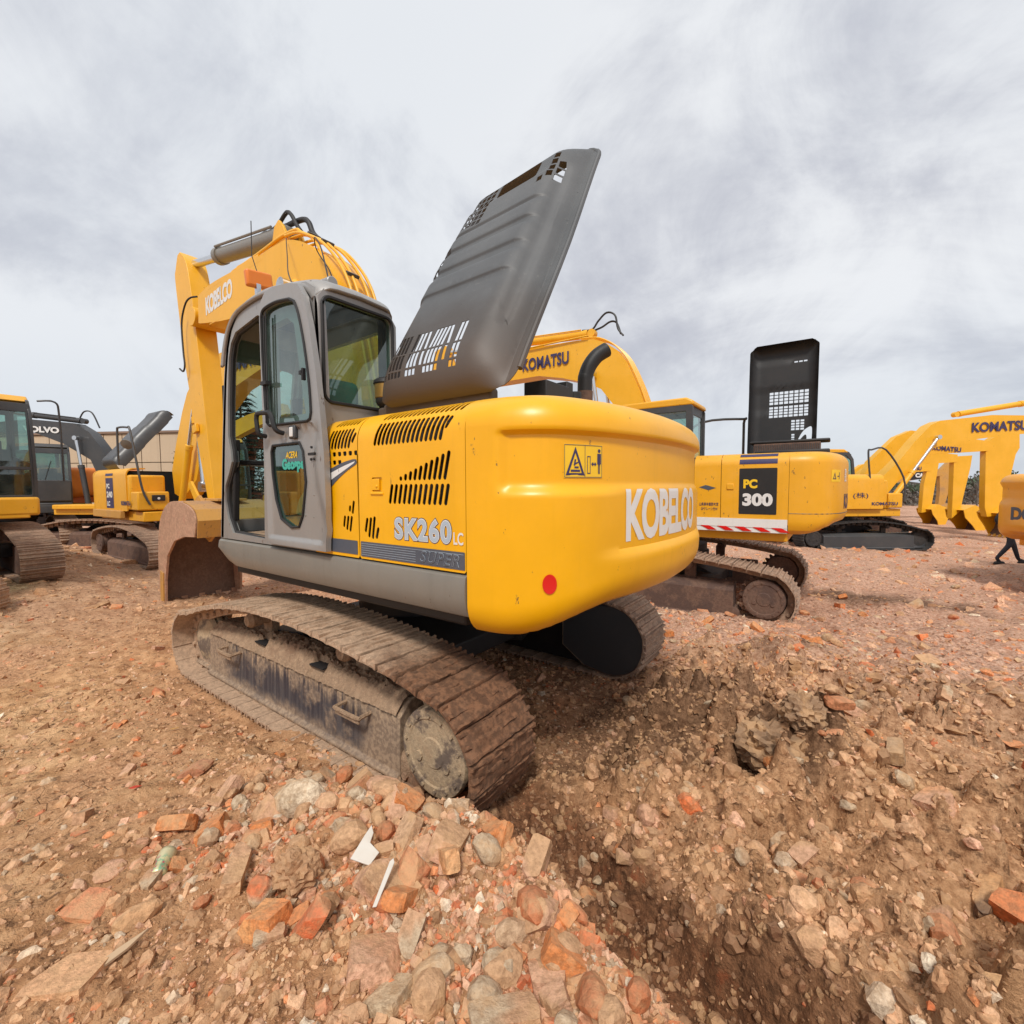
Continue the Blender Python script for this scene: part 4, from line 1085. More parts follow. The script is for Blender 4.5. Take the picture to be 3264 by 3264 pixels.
# inner trim: dark pillars, ceiling, floor
bm = BM(); box(bm, (.32, 1.11, 1.60), (1.80, .70, .05)); box(bm, (.15, 1.11, 3.66), (1.25, .68, .03)); box(bm, (.96, .80, 2.33), (.10, .06, 1.4)); box(bm, (1.05, 1.11, 2.33), (.06, .66, .045))
box(bm, (-.54, 1.11, 2.15), (.06, .70, 1.1)); box(bm, (-.50, .80, 3.0), (.08, .05, 1.1)); box(bm, (1.02, 1.41, 2.15), (.05, .05, .8), Matrix.Rotation(R(-6), 3, 'Y'))
obj('inner_trim', bm, M_inner, CAB, 30, .01)
bm = BM(); box(bm, (.55, 1.15, 1.635), (.75, .6, .012)); obj('floor_mat', bm, M_mud, CAB)
bm = BM(); box(bm, (-.10, 1.10, 2.0), (.52, .50, .16)); box(bm, (-.10, 1.10, 1.82), (.40, .40, .26)); box(bm, (-.33, 1.10, 2.42), (.16, .50, .74), Matrix.Rotation(R(-8), 3, 'Y')); box(bm, (-.02, .85, 2.15), (.60, .12, .38)); box(bm, (-.02, 1.37, 2.15), (.5, .10, .34)); box(bm, (-.17, 1.30, 2.05), (.62, .10, .80))
seat = obj('seat', bm, M_black, CAB, 30, .05, 3)
bm = BM(); box(bm, (-.17, 1.365, 2.10), (.66, .03, .80)); obj('glass_backing', bm, M_teal_in, seat)  # plate added behind the lower door glass to make it read dark
bm = BM(); box(bm, (-.40, 1.16, 2.84), (.13, .30, .26)); obj('headrest_cover', bm, M_cloth, seat, 30, .06, 4)
bm = BM(); tube(bm, [(.30, .86, 2.3), (.33, .86, 2.52)], .02, 8); tube(bm, [(.33, .86, 2.52), (.34, .86, 2.62)], .032, 8); tube(bm, [(.75, 1.2, 1.62), (.66, 1.2, 2.2)], .016, 8); tube(bm, [(.80, 1.0, 1.62), (.70, 1.0, 2.2)], .016, 8); box(bm, (.86, .84, 2.60), (.05, .22, .26), Matrix.Rotation(R(12), 3, 'Y'))
obj('control_lever', bm, M_black, CAB, 30, .01)
# mirror seen through the door opening
bm = BM(); tube(bm, smooth_pts([(1.05, .80, 3.60), (1.5, .80, 3.78), (1.85, .84, 3.78), (1.90, .87, 3.72)], 4), .012, 6); rings_y(bm, (0, 0, 0), [(.001, 0), (.12, .012), (.13, .02), (.12, .035), (.001, .045)], 24)
mir = obj('mirror', bm, M_black, CAB, 40)
for vtx in mir.data.vertices:
    if vtx.co.length < .3:
        v = vtx.co.copy(); vtx.co = Matrix.Rotation(R(75), 3, 'Z') @ Vector((v.x*1.1, v.y, v.z*.62)) + Vector((1.90, .895, 3.64))
# roof lamps, antenna
bm = BM(); box(bm, (.70, 1.28, 4.04), (.07, .24, .15), Matrix.Rotation(R(-6), 3, 'X')); 
lamp = obj('work_lamp', bm, M_org, CAB, 30, .02, 3); bm = BM(); box(bm, (.68, 1.30, 3.86), (.04, .04, .26)); obj('lamp_bracket', bm, M_chrome, lamp)
bm = BM(); cyl(bm, (-.02, 1.10, 3.83), (-.14, 1.10, 3.83), .065, 20); cyl(bm, (-.18, 1.12, 3.83), (-.26, 1.12, 3.83), .05, 16); box(bm, (.06, 1.28, 3.79), (.05, .09, .07)); box(bm, (-.14, 1.15, 3.77), (.26, .14, .04)); obj('roof_horn', bm, M_silver, CAB, 40, .008)
bm = BM(); tube(bm, smooth_pts([(.06, 1.28, 3.8), (.72, .98, 4.22), (1.40, .62, 4.72), (2.03, .29, 5.26)], 5), .006, 5); tube(bm, smooth_pts([(-.2, 1.12, 3.86), (.35, .85, 4.42), (.95, .55, 4.82), (1.30, .32, 4.90), (1.24, .29, 4.78), (1.10, .29, 4.62), (1.0, .29, 4.45), (.85, .29, 4.22)], 6), .007, 5); obj('cable', bm, M_black, CAB)
bm = BM(); tube(bm, [(1.55, .60, 3.6), (2.29, .60, 5.0), (2.28, .60, 5.42)], .006, 5); obj('antenna', bm, M_black, EX)
# grab rail in front of the cab
bm = BM(); tube(bm, smooth_pts([(1.36, 1.34, 1.66), (1.40, 1.34, 1.75), (1.40, 1.34, 3.0), (1.38, 1.34, 3.12), (1.18, 1.34, 3.16)], 5), .016, 8); obj('grab_rail', bm, M_black, CAB)

# ---- cab door folded back against the side
door_o = [(.19, 1.60), (.19, 3.50), (.17, 3.62), (.08, 3.69), (-.05, 3.70), (-.30, 3.665), (-.45, 3.62), (-.53, 3.52), (-.60, 3.28), (-.67, 2.95), (-.72, 2.62), (-.755, 2.34), (-.765, 1.95), (-.745, 1.60)]
dw1 = curve2([(.145, 3.50), (.10, 3.555), (-.10, 3.565), (-.33, 3.535)]) + curve2([(-.40, 3.50), (-.46, 3.39), (-.53, 3.15), (-.585, 2.85), (-.60, 2.64)]) + [(-.585, 2.595), (-.54, 2.58), (.06, 2.595), (.10, 2.62), (.125, 2.76), (.145, 3.2)]
dw2 = [(.085, 2.38), (.06, 2.43), (-.38, 2.43), (-.43, 2.36), (-.46, 2.12), (-.40, 1.86), (-.335, 1.765), (-.22, 1.755), (-.05, 1.82), (.03, 1.98), (.075, 2.2)]
DY = 1.53
def df(u, v, o):
    e = 0.0
    # pressed edge: the panel steps in towards its window frames
    wv = -.70 + .075*math.sin((v-1.95)*5.2) if 1.75 < v < 2.55 else -.70
    if v < 2.55: e -= .022*sst(u, wv-.015, wv+.03)*(1-sst(u, .13, .16))*sst(v, 1.64, 1.68)
    d = 0
    return Vector((u, DY + .02*(u-.19)*-1 + o + e, v))
cuts_u = frange(-.77, .20, 24); cuts_v = frange(1.6, 3.7, 26) + [1.64, 1.655, 1.67, 1.685]
DOOR = obj('cab_door', sheet(door_o, [dw1, dw2], df, .045, cuts_u, cuts_v), M_silver, EX, 28, 0)
bm = BM(); tube(bm, [df(p[0], p[1], .002) for p in dw1 + dw1[:2]], .013, 6, False); tube(bm, [df(p[0], p[1], .004) for p in dw2 + dw2[:2]], .012, 6, False); obj('door_seal', bm, M_black, DOOR)
gf = lambda u, v, o: Vector((u, DY-.025, v))
obj('door_glass', sheet(dw1, [], gf, 0), M_glass, DOOR, 0, recalc=False)
obj('lower_door_glass', sheet(dw2, [], gf, 0), M_glass_d, DOOR, 0, recalc=False)
bm = BM(); tube(bm, [df(.10, 2.62, .01), df(.085, 3.50, .01)], .008, 6); tube(bm, [df(.065, 2.62, .01), df(.05, 3.52, .01)], .006, 6); box(bm, (.075, DY+.02, 2.945), (.09, .045, .03)); obj('slider_rail', bm, M_black, DOOR, 30)
bm = BM(); box(bm, (-.51, DY+.03, 2.945), (.05, .03, .03)); box(bm, (-.53, DY+.03, 2.93), (.02, .03, .09)); obj('window_slider', bm, M_black, DOOR, 30, .003)
bm = BM(); tube(bm, smooth_pts([(.115, DY+.01, 2.51), (.115, DY+.07, 2.53), (.125, DY+.08, 2.62), (.125, DY+.08, 2.655), (.10, DY+.08, 2.69), (-.03, DY+.08, 2.685), (-.09, DY+.08, 2.68), (-.13, DY+.08, 2.64), (-.165, DY+.07, 2.54), (-.175, DY+.01, 2.515)], 4), .019, 8); obj('door_handle', bm, M_black, DOOR, 40)
bm = BM(); box(bm, (-.31, DY+.005, 2.515), (.095, .03, .105)); lat = obj('door_latch', bm, M_dgrey, DOOR, 30, .01)
bm = BM(); box(bm, (-.315, DY+.024, 2.515), (.045, .012, .075)); obj('latch_button', bm, M_decal_w, lat, 30, .004)
bm = BM(); box(bm, (-.60, DY+.022, 2.33), (.085, .016, .02)); cyl(bm, (-.60, DY+.018, 2.38), (-.60, DY+.028, 2.38), .010, 10); cyl(bm, (-.63, DY+.018, 2.29), (-.63, DY+.028, 2.29), .010, 10); cyl(bm, (-.59, DY+.018, 2.29), (-.59, DY+.028, 2.29), .010, 10); obj('striker_slot', bm, M_black, DOOR)
pan = [(-.40, 2.52), (-.47, 2.52), (-.475, 2.40), (-.49, 2.2), (-.565, 2.10), (-.585, 2.0), (-.585, 1.84), (-.57, 1.825), (-.425, 1.835), (-.415, 1.86), (-.44, 2.2)]
bm = sheet(pan, [], side(DY-.012), .012); 
for p in ((-.555, 1.85), (-.435, 1.86), (-.565, 2.02)): cyl(bm, (p[0], DY-.012, p[1]), (p[0], DY-.004, p[1]), .008, 8)
obj('door_trim_panel', bm, M_sill, DOOR, 30, .004)
gfd = lambda u, v, o: Vector((u, DY-.022, v))
obj('lettering', lettering('ACERA', -.13, -.31, 2.315, 2.37, gfd, .02, .3), M_decal_y, DOOR, 0)
obj('lettering', lettering('Geospec', -.07, -.46, 2.20, 2.315, gfd, .06), M_decal_teal, DOOR, 0)
bm = polyprint([curve2([(-.12, 1.86), (-.18, 1.98), (-.30, 2.07), (-.44, 2.10)]) + [(-.44, 1.98)] + curve2([(-.40, 1.97), (-.34, 1.90), (-.32, 1.83)])], side(1.43), 0); obj('seat_side_cover', bm, M_cloth, seat, 0)
bm = BM(); cyl(bm, (.215, DY-.05, 2.9), (.215, DY-.05, 3.04), .022, 10); cyl(bm, (.215, DY-.05, 1.85), (.215, DY-.05, 1.99), .022, 10); obj('door_hinge', bm, M_black, DOOR)

# ---- boom, arm, bucket and hydraulics
top_l = [(4.93, 5.27), (4.2, 5.30), (3.4, 5.305)]
bpts = curve2([(4.95, 5.27), (4.45, 5.33), (3.60, 5.31), (3.02, 5.285), (2.50, 5.30), (2.10, 5.27), (1.84, 5.19), (1.60, 5.07), (1.35, 4.88), (1.10, 4.61), (.93, 4.28), (.72, 3.6), (.55, 2.8), (.42, 2.0)], 4) + \
       [(.30, 1.75), (.45, 1.60), (.62, 1.68)] + curve2([(.80, 2.1), (1.15, 3.0), (1.62, 3.75), (2.15, 4.25), (2.7, 4.5), (3.4, 4.60), (4.1, 4.68), (4.80, 4.79), (4.98, 4.83)], 4)
bm = BM(); prism(bm, bpts, -.235, .235); BO = obj('boom', bm, M_boom, EX, 40, .006)
for s in (.242, -.242):    # edge flanges: the side plates stand proud of the top plate
    bm = BM(); out = [Vector((p[0], p[1])) for p in bpts]; prism(bm, bpts, s-.012, s+.012)
    cx_ = 2.6; cz_ = 4.2
    pl = obj('side_plate', bm, M_boom, BO, 40)
sl, L = slanted(4.66, 4.90, 3.70, 5.02, .255, 1)
bfl = lambda u, v, o: Vector((4.70 - u, .255+o, 4.865 + v + u*.13))
obj('lettering', lettering('KOBELCO', 0, .98, 0, .29, lambda u, v, o: Vector((4.66-u, .2545+o, 4.875 + v + u*(-.0) + u*.07)), .045, 0, .003, 0, .85), M_decal_w, BO, 0)
bm = BM(); rings_y(bm, (1.92, 0, 4.60), [(.10, -.30), (.13, -.27), (.13, .27), (.10, .30)], 24); obj('boom_pin_boss', bm, M_boom, BO, 40)
# steel pipes and hoses over the boom back
bm = BM()
for k, (y, hgt) in enumerate(((.16, .03), (.07, .035), (-.08, .03), (-.17, .03))):
    P = []
    for (x, z) in [(2.35, 5.40), (2.05, 5.35), (1.78, 5.23), (1.52, 5.08), (1.28, 4.87), (1.04, 4.58), (.88, 4.25), (.70, 3.6), (.55, 2.9)]:
        P.append(Vector((x - .04 - hgt*.3, y, z + hgt - (.05 if k == 5 else 0))))
    tube(bm, smooth_pts(P, 4), .019, 8)
obj('boom_pipe', bm, M_boom, BO, 50)
bm = BM()
for x, z in ((1.80, 5.26), (1.50, 5.08), (1.0, 4.55)): box(bm, (x-.03, .06, z+.05), (.05, .16, .04), Matrix.Rotation(R(-35), 3, 'Y'))
obj('pipe_clamp', bm, M_dgrey, BO, 30, .004)
bm = BM(); tube(bm, smooth_pts([(3.9, .15, 5.40), (3.23, .15, 5.42), (2.80, .15, 5.44), (2.41, .15, 5.46), (2.04, .15, 5.43), (1.92, .15, 5.36), (1.65, .15, 5.20), (1.43, .15, 4.94)], 5), .022, 8)
obj('boom_pipe', bm, M_boom, BO, 50)
bm = BM()
for (x, z) in ((4.3, 4.72), (4.3, 5.27), (3.0, 4.60), (3.0, 5.22)): box(bm, (x, .252, z), (.5, .006, .012))
wl = obj('weld_bead', bm, M_boom, BO, 40); wl['kind'] = 'stuff'
# black hose loops at the crown
HS = [[(3.62, 0, 5.81), (3.17, 0, 5.81), (3.02, 0, 5.78), (2.79, 0, 5.79), (2.6, 0, 5.87), (2.5, 0, 5.88), (2.4, 0, 5.80), (2.27, 0, 5.62), (2.12, 0, 5.46)],
      [(2.95, -.05, 5.80), (2.80, -.05, 5.80), (2.64, -.05, 5.76), (2.43, -.05, 5.74), (2.19, -.05, 5.70), (2.07, -.05, 5.62), (1.98, -.05, 5.46), (1.83, -.05, 5.32)]]
bm = BM(); tube(bm, smooth_pts(HS[0], 5), .028, 8); tube(bm, smooth_pts(HS[1], 5), .036, 8); obj('hydraulic_hose', bm, M_rubber, EX, 50)
bm = BM(); prism(bm, [(2.75, 5.29), (2.62, 5.66), (2.50, 5.72), (2.40, 5.62), (2.20, 5.29)], -.14, -.10); prism(bm, [(2.75, 5.29), (2.62, 5.66), (2.50, 5.72), (2.40, 5.62), (2.20, 5.29)], .10, .14); prism(bm, [(3.6, 5.30), (3.55, 5.36), (2.9, 5.34), (2.9, 5.29)], .12, .24); obj('cylinder_bracket', bm, M_boom, BO, 30, .006)
hcyl(EX, 'arm_cylinder', (2.52, 5.58), (6.02, 6.14), .62, .118, 0, M_sill)
for y in (.37, -.37): hcyl(EX, 'boom_cylinder', (1.35, 1.35), (1.92, 4.60), .55, .10, y, M_boom)
for y in (.37, -.37): pass
armp = curve2([(6.04, 6.28), (6.16, 6.05), (6.20, 5.90), (6.08, 5.2), (5.95, 4.5), (5.74, 3.75), (5.50, 2.9), (5.22, 2.1), (5.12, 1.78)], 3) + [(5.02, 1.60), (4.88, 1.62)] + curve2([(4.86, 1.8), (5.0, 2.6), (5.12, 3.4), (5.30, 4.5), (5.40, 5.05), (5.56, 5.75), (5.70, 6.10), (5.92, 6.30)], 3)
bm = BM(); prism(bm, armp, -.165, .165); AR = obj('arm', bm, M_boom, EX, 40, .006)
bm = BM(); tube(bm, smooth_pts([(5.15, .20, 5.32), (5.35, .24, 5.33), (5.54, .25, 5.25), (5.72, .25, 4.98), (5.70, .25, 4.5), (5.66, .25, 4.25), (5.74, .25, 4.15), (5.90, .25, 4.22)], 5), .015, 7); obj('hydraulic_hose', bm, M_rubber, AR, 50)
bm = BM(); box(bm, (5.45, .20, 3.12), (.18, .05, .14), Matrix.Rotation(R(12), 3, 'Y')); obj('hose_bracket', bm, M_boom, AR, 30, .006); bm = BM(); rings_y(bm, (5.25, .0, 5.0), [(.16, -.26), (.16, .26)], 20); obj('arm_bracket', bm, M_boom, AR, 30, .006)
hcyl(EX, 'bucket_cylinder', (6.05, 5.2), (5.72, 2.1), .62, .10, 0, M_boom)
for y in (.22, -.22):
    bm = BM(); prism(bm, [(5.80, 2.15), (5.66, 2.20), (5.08, 1.68), (5.12, 1.50), (5.26, 1.55)], y-.02, y+.02); obj('bucket_link', bm, M_boom, EX, 30, .006)
bm = BM(); rings_y(bm, (4.96, 0, 1.42), [(.12, -.34), (.12, .34)], 20); obj('bucket_pin', bm, M_boom, EX, 40)
bprof = [(4.42, 1.30), (4.35, 1.55), (4.45, 1.72), (4.75, 1.82), (5.15, 1.86), (5.50, 1.82), (5.80, 1.66), (6.00, 1.40), (6.10, 1.0), (6.13, .6), (6.12, .3), (6.08, .02)]
binner = [(5.86, .05), (5.82, .45), (5.66, .90), (5.30, 1.18), (4.85, 1.28)]
BU = bucket(EX, [tuple(v[:2]) for v in smooth_pts([Vector((p[0], p[1], 0)) for p in bprof], 3)], .62, M_bucket, M_bucket_in, True, inner_pts=binner)
bm = BM(); lp = [(4.90, 1.865), (4.62, 1.80), (4.42, 1.735), (4.32, 1.56), (4.385, 1.285)]; lq = [(4.92, 1.84), (4.64, 1.775), (4.45, 1.715), (4.345, 1.555), (4.40, 1.29)]; prism(bm, lp + lq[::-1], -.61, .61); obj('bucket_lip', bm, M_mud_yel, BU, 40)
bm = BM(); box(bm, (5.05, 0, 1.875), (.95, .46, .04)); box(bm, (4.46, 0, 1.52), (.05, 1.16, .42), Matrix.Rotation(R(14), 3, 'Y')); obj('bucket_top_plate', bm, M_mud_yel, BU, 30, .006)
for y in (.25, -.25):
    bm = BM(); prism(bm, [(5.65, 1.76), (5.25, 1.95), (4.90, 1.72), (4.70, 1.50), (4.72, 1.26), (4.88, 1.16), (5.06, 1.24), (5.12, 1.6), (5.5, 1.76)], y-.025, y+.025); obj('bucket_ear', bm, M_mud_yel, BU, 30, .006)
bm = BM(); prism(bm, [(5.97, .62), (5.84, .58), (5.88, .02), (6.02, .0)], .64, .665); obj('side_cutter', bm, M_mud_yel, BU, 30, .004)

# ================================================================== ground sheet
def rubble_colour(t, co, scale=1.0):
    return None
def groundmat():
    m, t, b = newmat('dirt_and_brick_ground')
    g = t.add('ShaderNodeNewGeometry'); co = g.outputs['Position']
    att = t.add('ShaderNodeAttribute', attribute_name='zone'); sp = t.add('ShaderNodeSeparateColor', i_0=att.outputs['Color'])
    pitm, ridm = sp.outputs[0], sp.outputs[1]
    n = t.noise(co, .55, 8, .62); m1 = t.noise(co, 4.5, 8, .65); f = t.noise(co, 26, 8, .7); k = t.noise(co, 95, 4, .65)
    sy = t.add('ShaderNodeSeparateXYZ', i_0=co)
    c = t.mix(t.ramp(m1, .34, .66), (.31, .155, .082), (.54, .32, .19))
    pale = t.math('MULTIPLY', t.ramp(sy.outputs[1], 1.2, 3.2), t.ramp(sy.outputs[0], -2.2, .3))
    c = t.mix(t.math('MULTIPLY', pale, .6), c, t.mix(t.ramp(m1, .40, .66), (.48, .295, .165), (.68, .47, .295)))
    c = t.mix(t.ramp(n, .46, .62), c, t.mix(t.ramp(f, .35, .65), (.36, .19, .11), (.58, .35, .22)))
    c = t.mix(t.math('MULTIPLY', t.ramp(f, .56, .68), .5), c, (.64, .42, .29))
    c = t.mix(t.math('MULTIPLY', t.ramp(f, .42, .32), .6), c, (.17, .085, .046))
    c = t.mix(t.math('MULTIPLY', t.ramp(k, .62, .70), .4), c, (.66, .47, .35))
    red = t.math('MULTIPLY', t.ramp(t.noise(co, 1.3, 8, .7), .50, .64), t.ramp(t.noise(co, 17, 6, .7), .50, .60))
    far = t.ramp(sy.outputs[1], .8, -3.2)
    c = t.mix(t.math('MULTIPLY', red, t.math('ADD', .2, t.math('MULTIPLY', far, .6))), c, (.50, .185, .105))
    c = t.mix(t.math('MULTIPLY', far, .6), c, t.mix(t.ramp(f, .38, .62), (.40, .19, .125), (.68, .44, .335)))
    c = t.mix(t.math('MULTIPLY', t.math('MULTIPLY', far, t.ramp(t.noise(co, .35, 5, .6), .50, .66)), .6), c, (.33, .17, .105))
    c = t.mix(t.math('MULTIPLY', ridm, .5), c, t.mix(t.ramp(f, .38, .62), (.27, .155, .088), (.50, .31, .19)))
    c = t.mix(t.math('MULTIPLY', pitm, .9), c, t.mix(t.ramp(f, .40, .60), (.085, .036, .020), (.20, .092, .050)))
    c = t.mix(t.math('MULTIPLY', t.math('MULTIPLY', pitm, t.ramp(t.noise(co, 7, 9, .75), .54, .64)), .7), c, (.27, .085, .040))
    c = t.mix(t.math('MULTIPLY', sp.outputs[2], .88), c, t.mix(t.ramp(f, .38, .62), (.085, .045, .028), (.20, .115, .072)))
    gap_shade = t.ramp(t.noise(co, 14, 7, .72), .47, .36)
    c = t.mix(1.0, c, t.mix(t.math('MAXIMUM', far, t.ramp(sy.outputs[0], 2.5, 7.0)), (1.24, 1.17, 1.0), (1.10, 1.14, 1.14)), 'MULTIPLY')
    c = t.mix(t.math('MULTIPLY', gap_shade, .75), c, (.10, .048, .024))  # dark noise painted in as shade in the gaps between stones
    t.put(b.inputs['Base Color'], c); b.inputs['Roughness'].default_value = .95
    b.inputs['Specular IOR Level'].default_value = .2
    vor = t.add('ShaderNodeTexVoronoi'); vor.feature = 'DISTANCE_TO_EDGE'; t.put(vor.inputs['Vector'], t.math('ADD', 0, 0) if False else co); vor.inputs['Scale'].default_value = 9.0
    vmask = t.ramp(vor.outputs['Distance'], .0, .05)
    h = t.math('ADD', t.math('MULTIPLY', f, .6), t.math('MULTIPLY', k, .25))
    crk = t.math('MULTIPLY', t.math('SUBTRACT', 1.0, vmask), t.math('MULTIPLY', t.ramp(sy.outputs[1], 2.1, 2.8), t.ramp(sy.outputs[0], -1.6, -.6)))
    h = t.math('SUBTRACT', h, t.math('MULTIPLY', t.math('MULTIPLY', crk, t.ramp(t.noise(co, 1.7, 3, .5), .48, .60)), .30))
    bp = t.add('ShaderNodeBump', i_Height=h); bp.inputs['Strength'].default_value = 1.0; bp.inputs['Distance'].default_value = .045
    t.put(b.inputs['Normal'], bp.outputs[0])
    return m
def np_mesh(name, V, F, mat, smooth=False, cols=None, cname='zone', tri=False):
    me = bpy.data.meshes.new(name); k = 3 if tri else 4
    me.vertices.add(len(V)); me.vertices.foreach_set('co', np.ascontiguousarray(V, dtype=np.float32).ravel())
    me.loops.add(len(F)*k); me.loops.foreach_set('vertex_index', np.ascontiguousarray(F, dtype=np.int32).ravel())
    me.polygons.add(len(F)); me.polygons.foreach_set('loop_start', np.arange(0, len(F)*k, k, dtype=np.int32))
    me.polygons.foreach_set('loop_total', np.full(len(F), k, dtype=np.int32))
    if cols is not None:
        a = me.color_attributes.new(cname, 'FLOAT_COLOR', 'POINT'); a.data.foreach_set('color', np.ascontiguousarray(cols, dtype=np.float32).ravel())
    me.update(calc_edges=True)
    me.polygons.foreach_set('use_smooth', np.full(len(F), smooth))
    if mat: me.materials.append(mat)
    return me
va = math.atan2(fw.y, fw.x)
fine = np.linspace(va - R(60), va + R(60), 600); coarse = np.linspace(va + R(62), va + 2*math.pi - R(62), 60)[1:-1]
ang = np.concatenate([fine, coarse]); rad = np.concatenate([[.02], np.geomspace(.6, 9, 330), np.geomspace(9.2, 60, 90), np.geomspace(70, 6000, 24)])
A_, R_ = np.meshgrid(ang, rad); GX = CAM.x + R_*np.cos(A_); GY = CAM.y + R_*np.sin(A_)
GZ = height(GX, GY); GZ = np.where(R_ > 60, -.35, GZ*np.clip((75-R_)/20, 0, 1) + -.35*(1-np.clip((75-R_)/20, 0, 1)))
pz, rz_z = zones(GX, GY)
V = np.stack([GX, GY, GZ], -1).reshape(-1, 3); nr, na_ = GX.shape
ii, jj = np.meshgrid(np.arange(nr-1), np.arange(na_), indexing='ij'); j2 = (jj+1) % na_
F_ = np.stack([ii*na_+jj, (ii+1)*na_+jj, (ii+1)*na_+j2, ii*na_+j2], -1).reshape(-1, 4)
cols = np.stack([pz.ravel(), rz_z.ravel(), darkened(GX, GY).ravel(), pz.ravel()*0+1], -1)
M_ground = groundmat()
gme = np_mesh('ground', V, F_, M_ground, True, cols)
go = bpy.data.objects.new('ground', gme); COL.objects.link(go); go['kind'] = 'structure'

# ================================================================== rubble
def stonemat(name='rubble_stone'):
    m, t, b = newmat(name)
    att = t.add('ShaderNodeAttribute', attribute_name='tint'); g = t.add('ShaderNodeNewGeometry'); co = g.outputs['Position']
    f = t.noise(co, 38, 6, .68); n = t.noise(co, 7, 6, .65); k = t.noise(co, 150, 3, .6)
    c = t.mix(t.ramp(f, .34, .66), t.mix(.60, att.outputs['Color'], (0.147, 0.077, 0.038)), att.outputs['Color'])
    c = t.mix(t.math('MULTIPLY', t.ramp(n, .46, .64), .55), c, (0.510, 0.326, 0.186))
    c = t.mix(t.math('MULTIPLY', t.ramp(k, .60, .74), .45), c, (0.157, 0.088, 0.053))
    c = t.mix(1.0, c, (1.22, 1.15, 1.0), 'MULTIPLY')
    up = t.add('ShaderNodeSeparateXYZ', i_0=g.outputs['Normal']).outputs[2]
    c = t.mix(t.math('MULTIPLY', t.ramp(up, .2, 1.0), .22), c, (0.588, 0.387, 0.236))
    t.put(b.inputs['Base Color'], c); b.inputs['Roughness'].default_value = .93; b.inputs['Specular IOR Level'].default_value = .25
    bp = t.add('ShaderNodeBump', i_Height=t.math('ADD', f, t.math('MULTIPLY', k, .35))); bp.inputs['Strength'].default_value = .8; bp.inputs['Distance'].default_value = .012
    t.put(b.inputs['Normal'], bp.outputs[0])
    return m
M_stone = stonemat()
def hull_proto(n, sd, flat=1.0, boxy=0.0):
    rr = random.Random(sd); bm = bmesh.new()
    for i in range(n):
        z = 1 - 2*(i+.5)/n; a = i*2.39996 + rr.uniform(-.5, .5); q = math.sqrt(1-z*z)
        v = Vector((q*math.cos(a), q*math.sin(a), z))
        if boxy: v = Vector([math.copysign(abs(c)**(1-boxy), c) for c in v])
        v *= rr.uniform(.72, 1.05)
        bm.verts.new((v.x, v.y*rr.uniform(.85, 1), v.z*flat))
    bmesh.ops.convex_hull(bm, input=bm.verts)
    bmesh.ops.delete(bm, geom=[v for v in bm.verts if not v.link_faces], context='VERTS')
    bmesh.ops.triangulate(bm, faces=bm.faces)
    bm.verts.index_update()
    V = np.array([v.co[:] for v in bm.verts]); F = np.array([[v.index for v in f.verts] for f in bm.faces]); bm.free(); return V, F
PRO = [hull_proto(9 + k % 4, 100+k, (.50, .8, .62, .9)[k % 4], (.25, .6, .78)[k % 3]) for k in range(12)]
TAN = [(.30, .17, .10), (.54, .325, .205), (.45, .26, .155), (.62, .39, .26), (.38, .215, .125), (.57, .35, .225)]
BRK = [(.60, .165, .065), (.56, .235, .14), (.66, .265, .125), (.47, .125, .06), (.63, .34, .235)]
PNK = [(.62, .375, .285), (.67, .43, .33), (.56, .33, .24)]
GRY = [(.52, .42, .33), (.44, .37, .30), (.60, .50, .41), (.72, .66, .58)]
WET = [(.15, .070, .040), (.21, .105, .060), (.12, .055, .033)]
SMALL = [hull_proto(7, 500+k, (.6, .85, .7, .95)[k % 4], .2) for k in range(10)]
def rot_mats(n):
    q = RNG.normal(size=(n, 4)); q /= np.linalg.norm(q, axis=1)[:, None]; w_, x, y, z = q.T
    return np.stack([np.stack([1-2*(y*y+z*z), 2*(x*y-w_*z), 2*(x*z+w_*y)], -1), np.stack([2*(x*y+w_*z), 1-2*(x*x+z*z), 2*(y*z-w_*x)], -1), np.stack([2*(x*z-w_*y), 2*(y*z+w_*x), 1-2*(x*x+y*y)], -1)], 1)
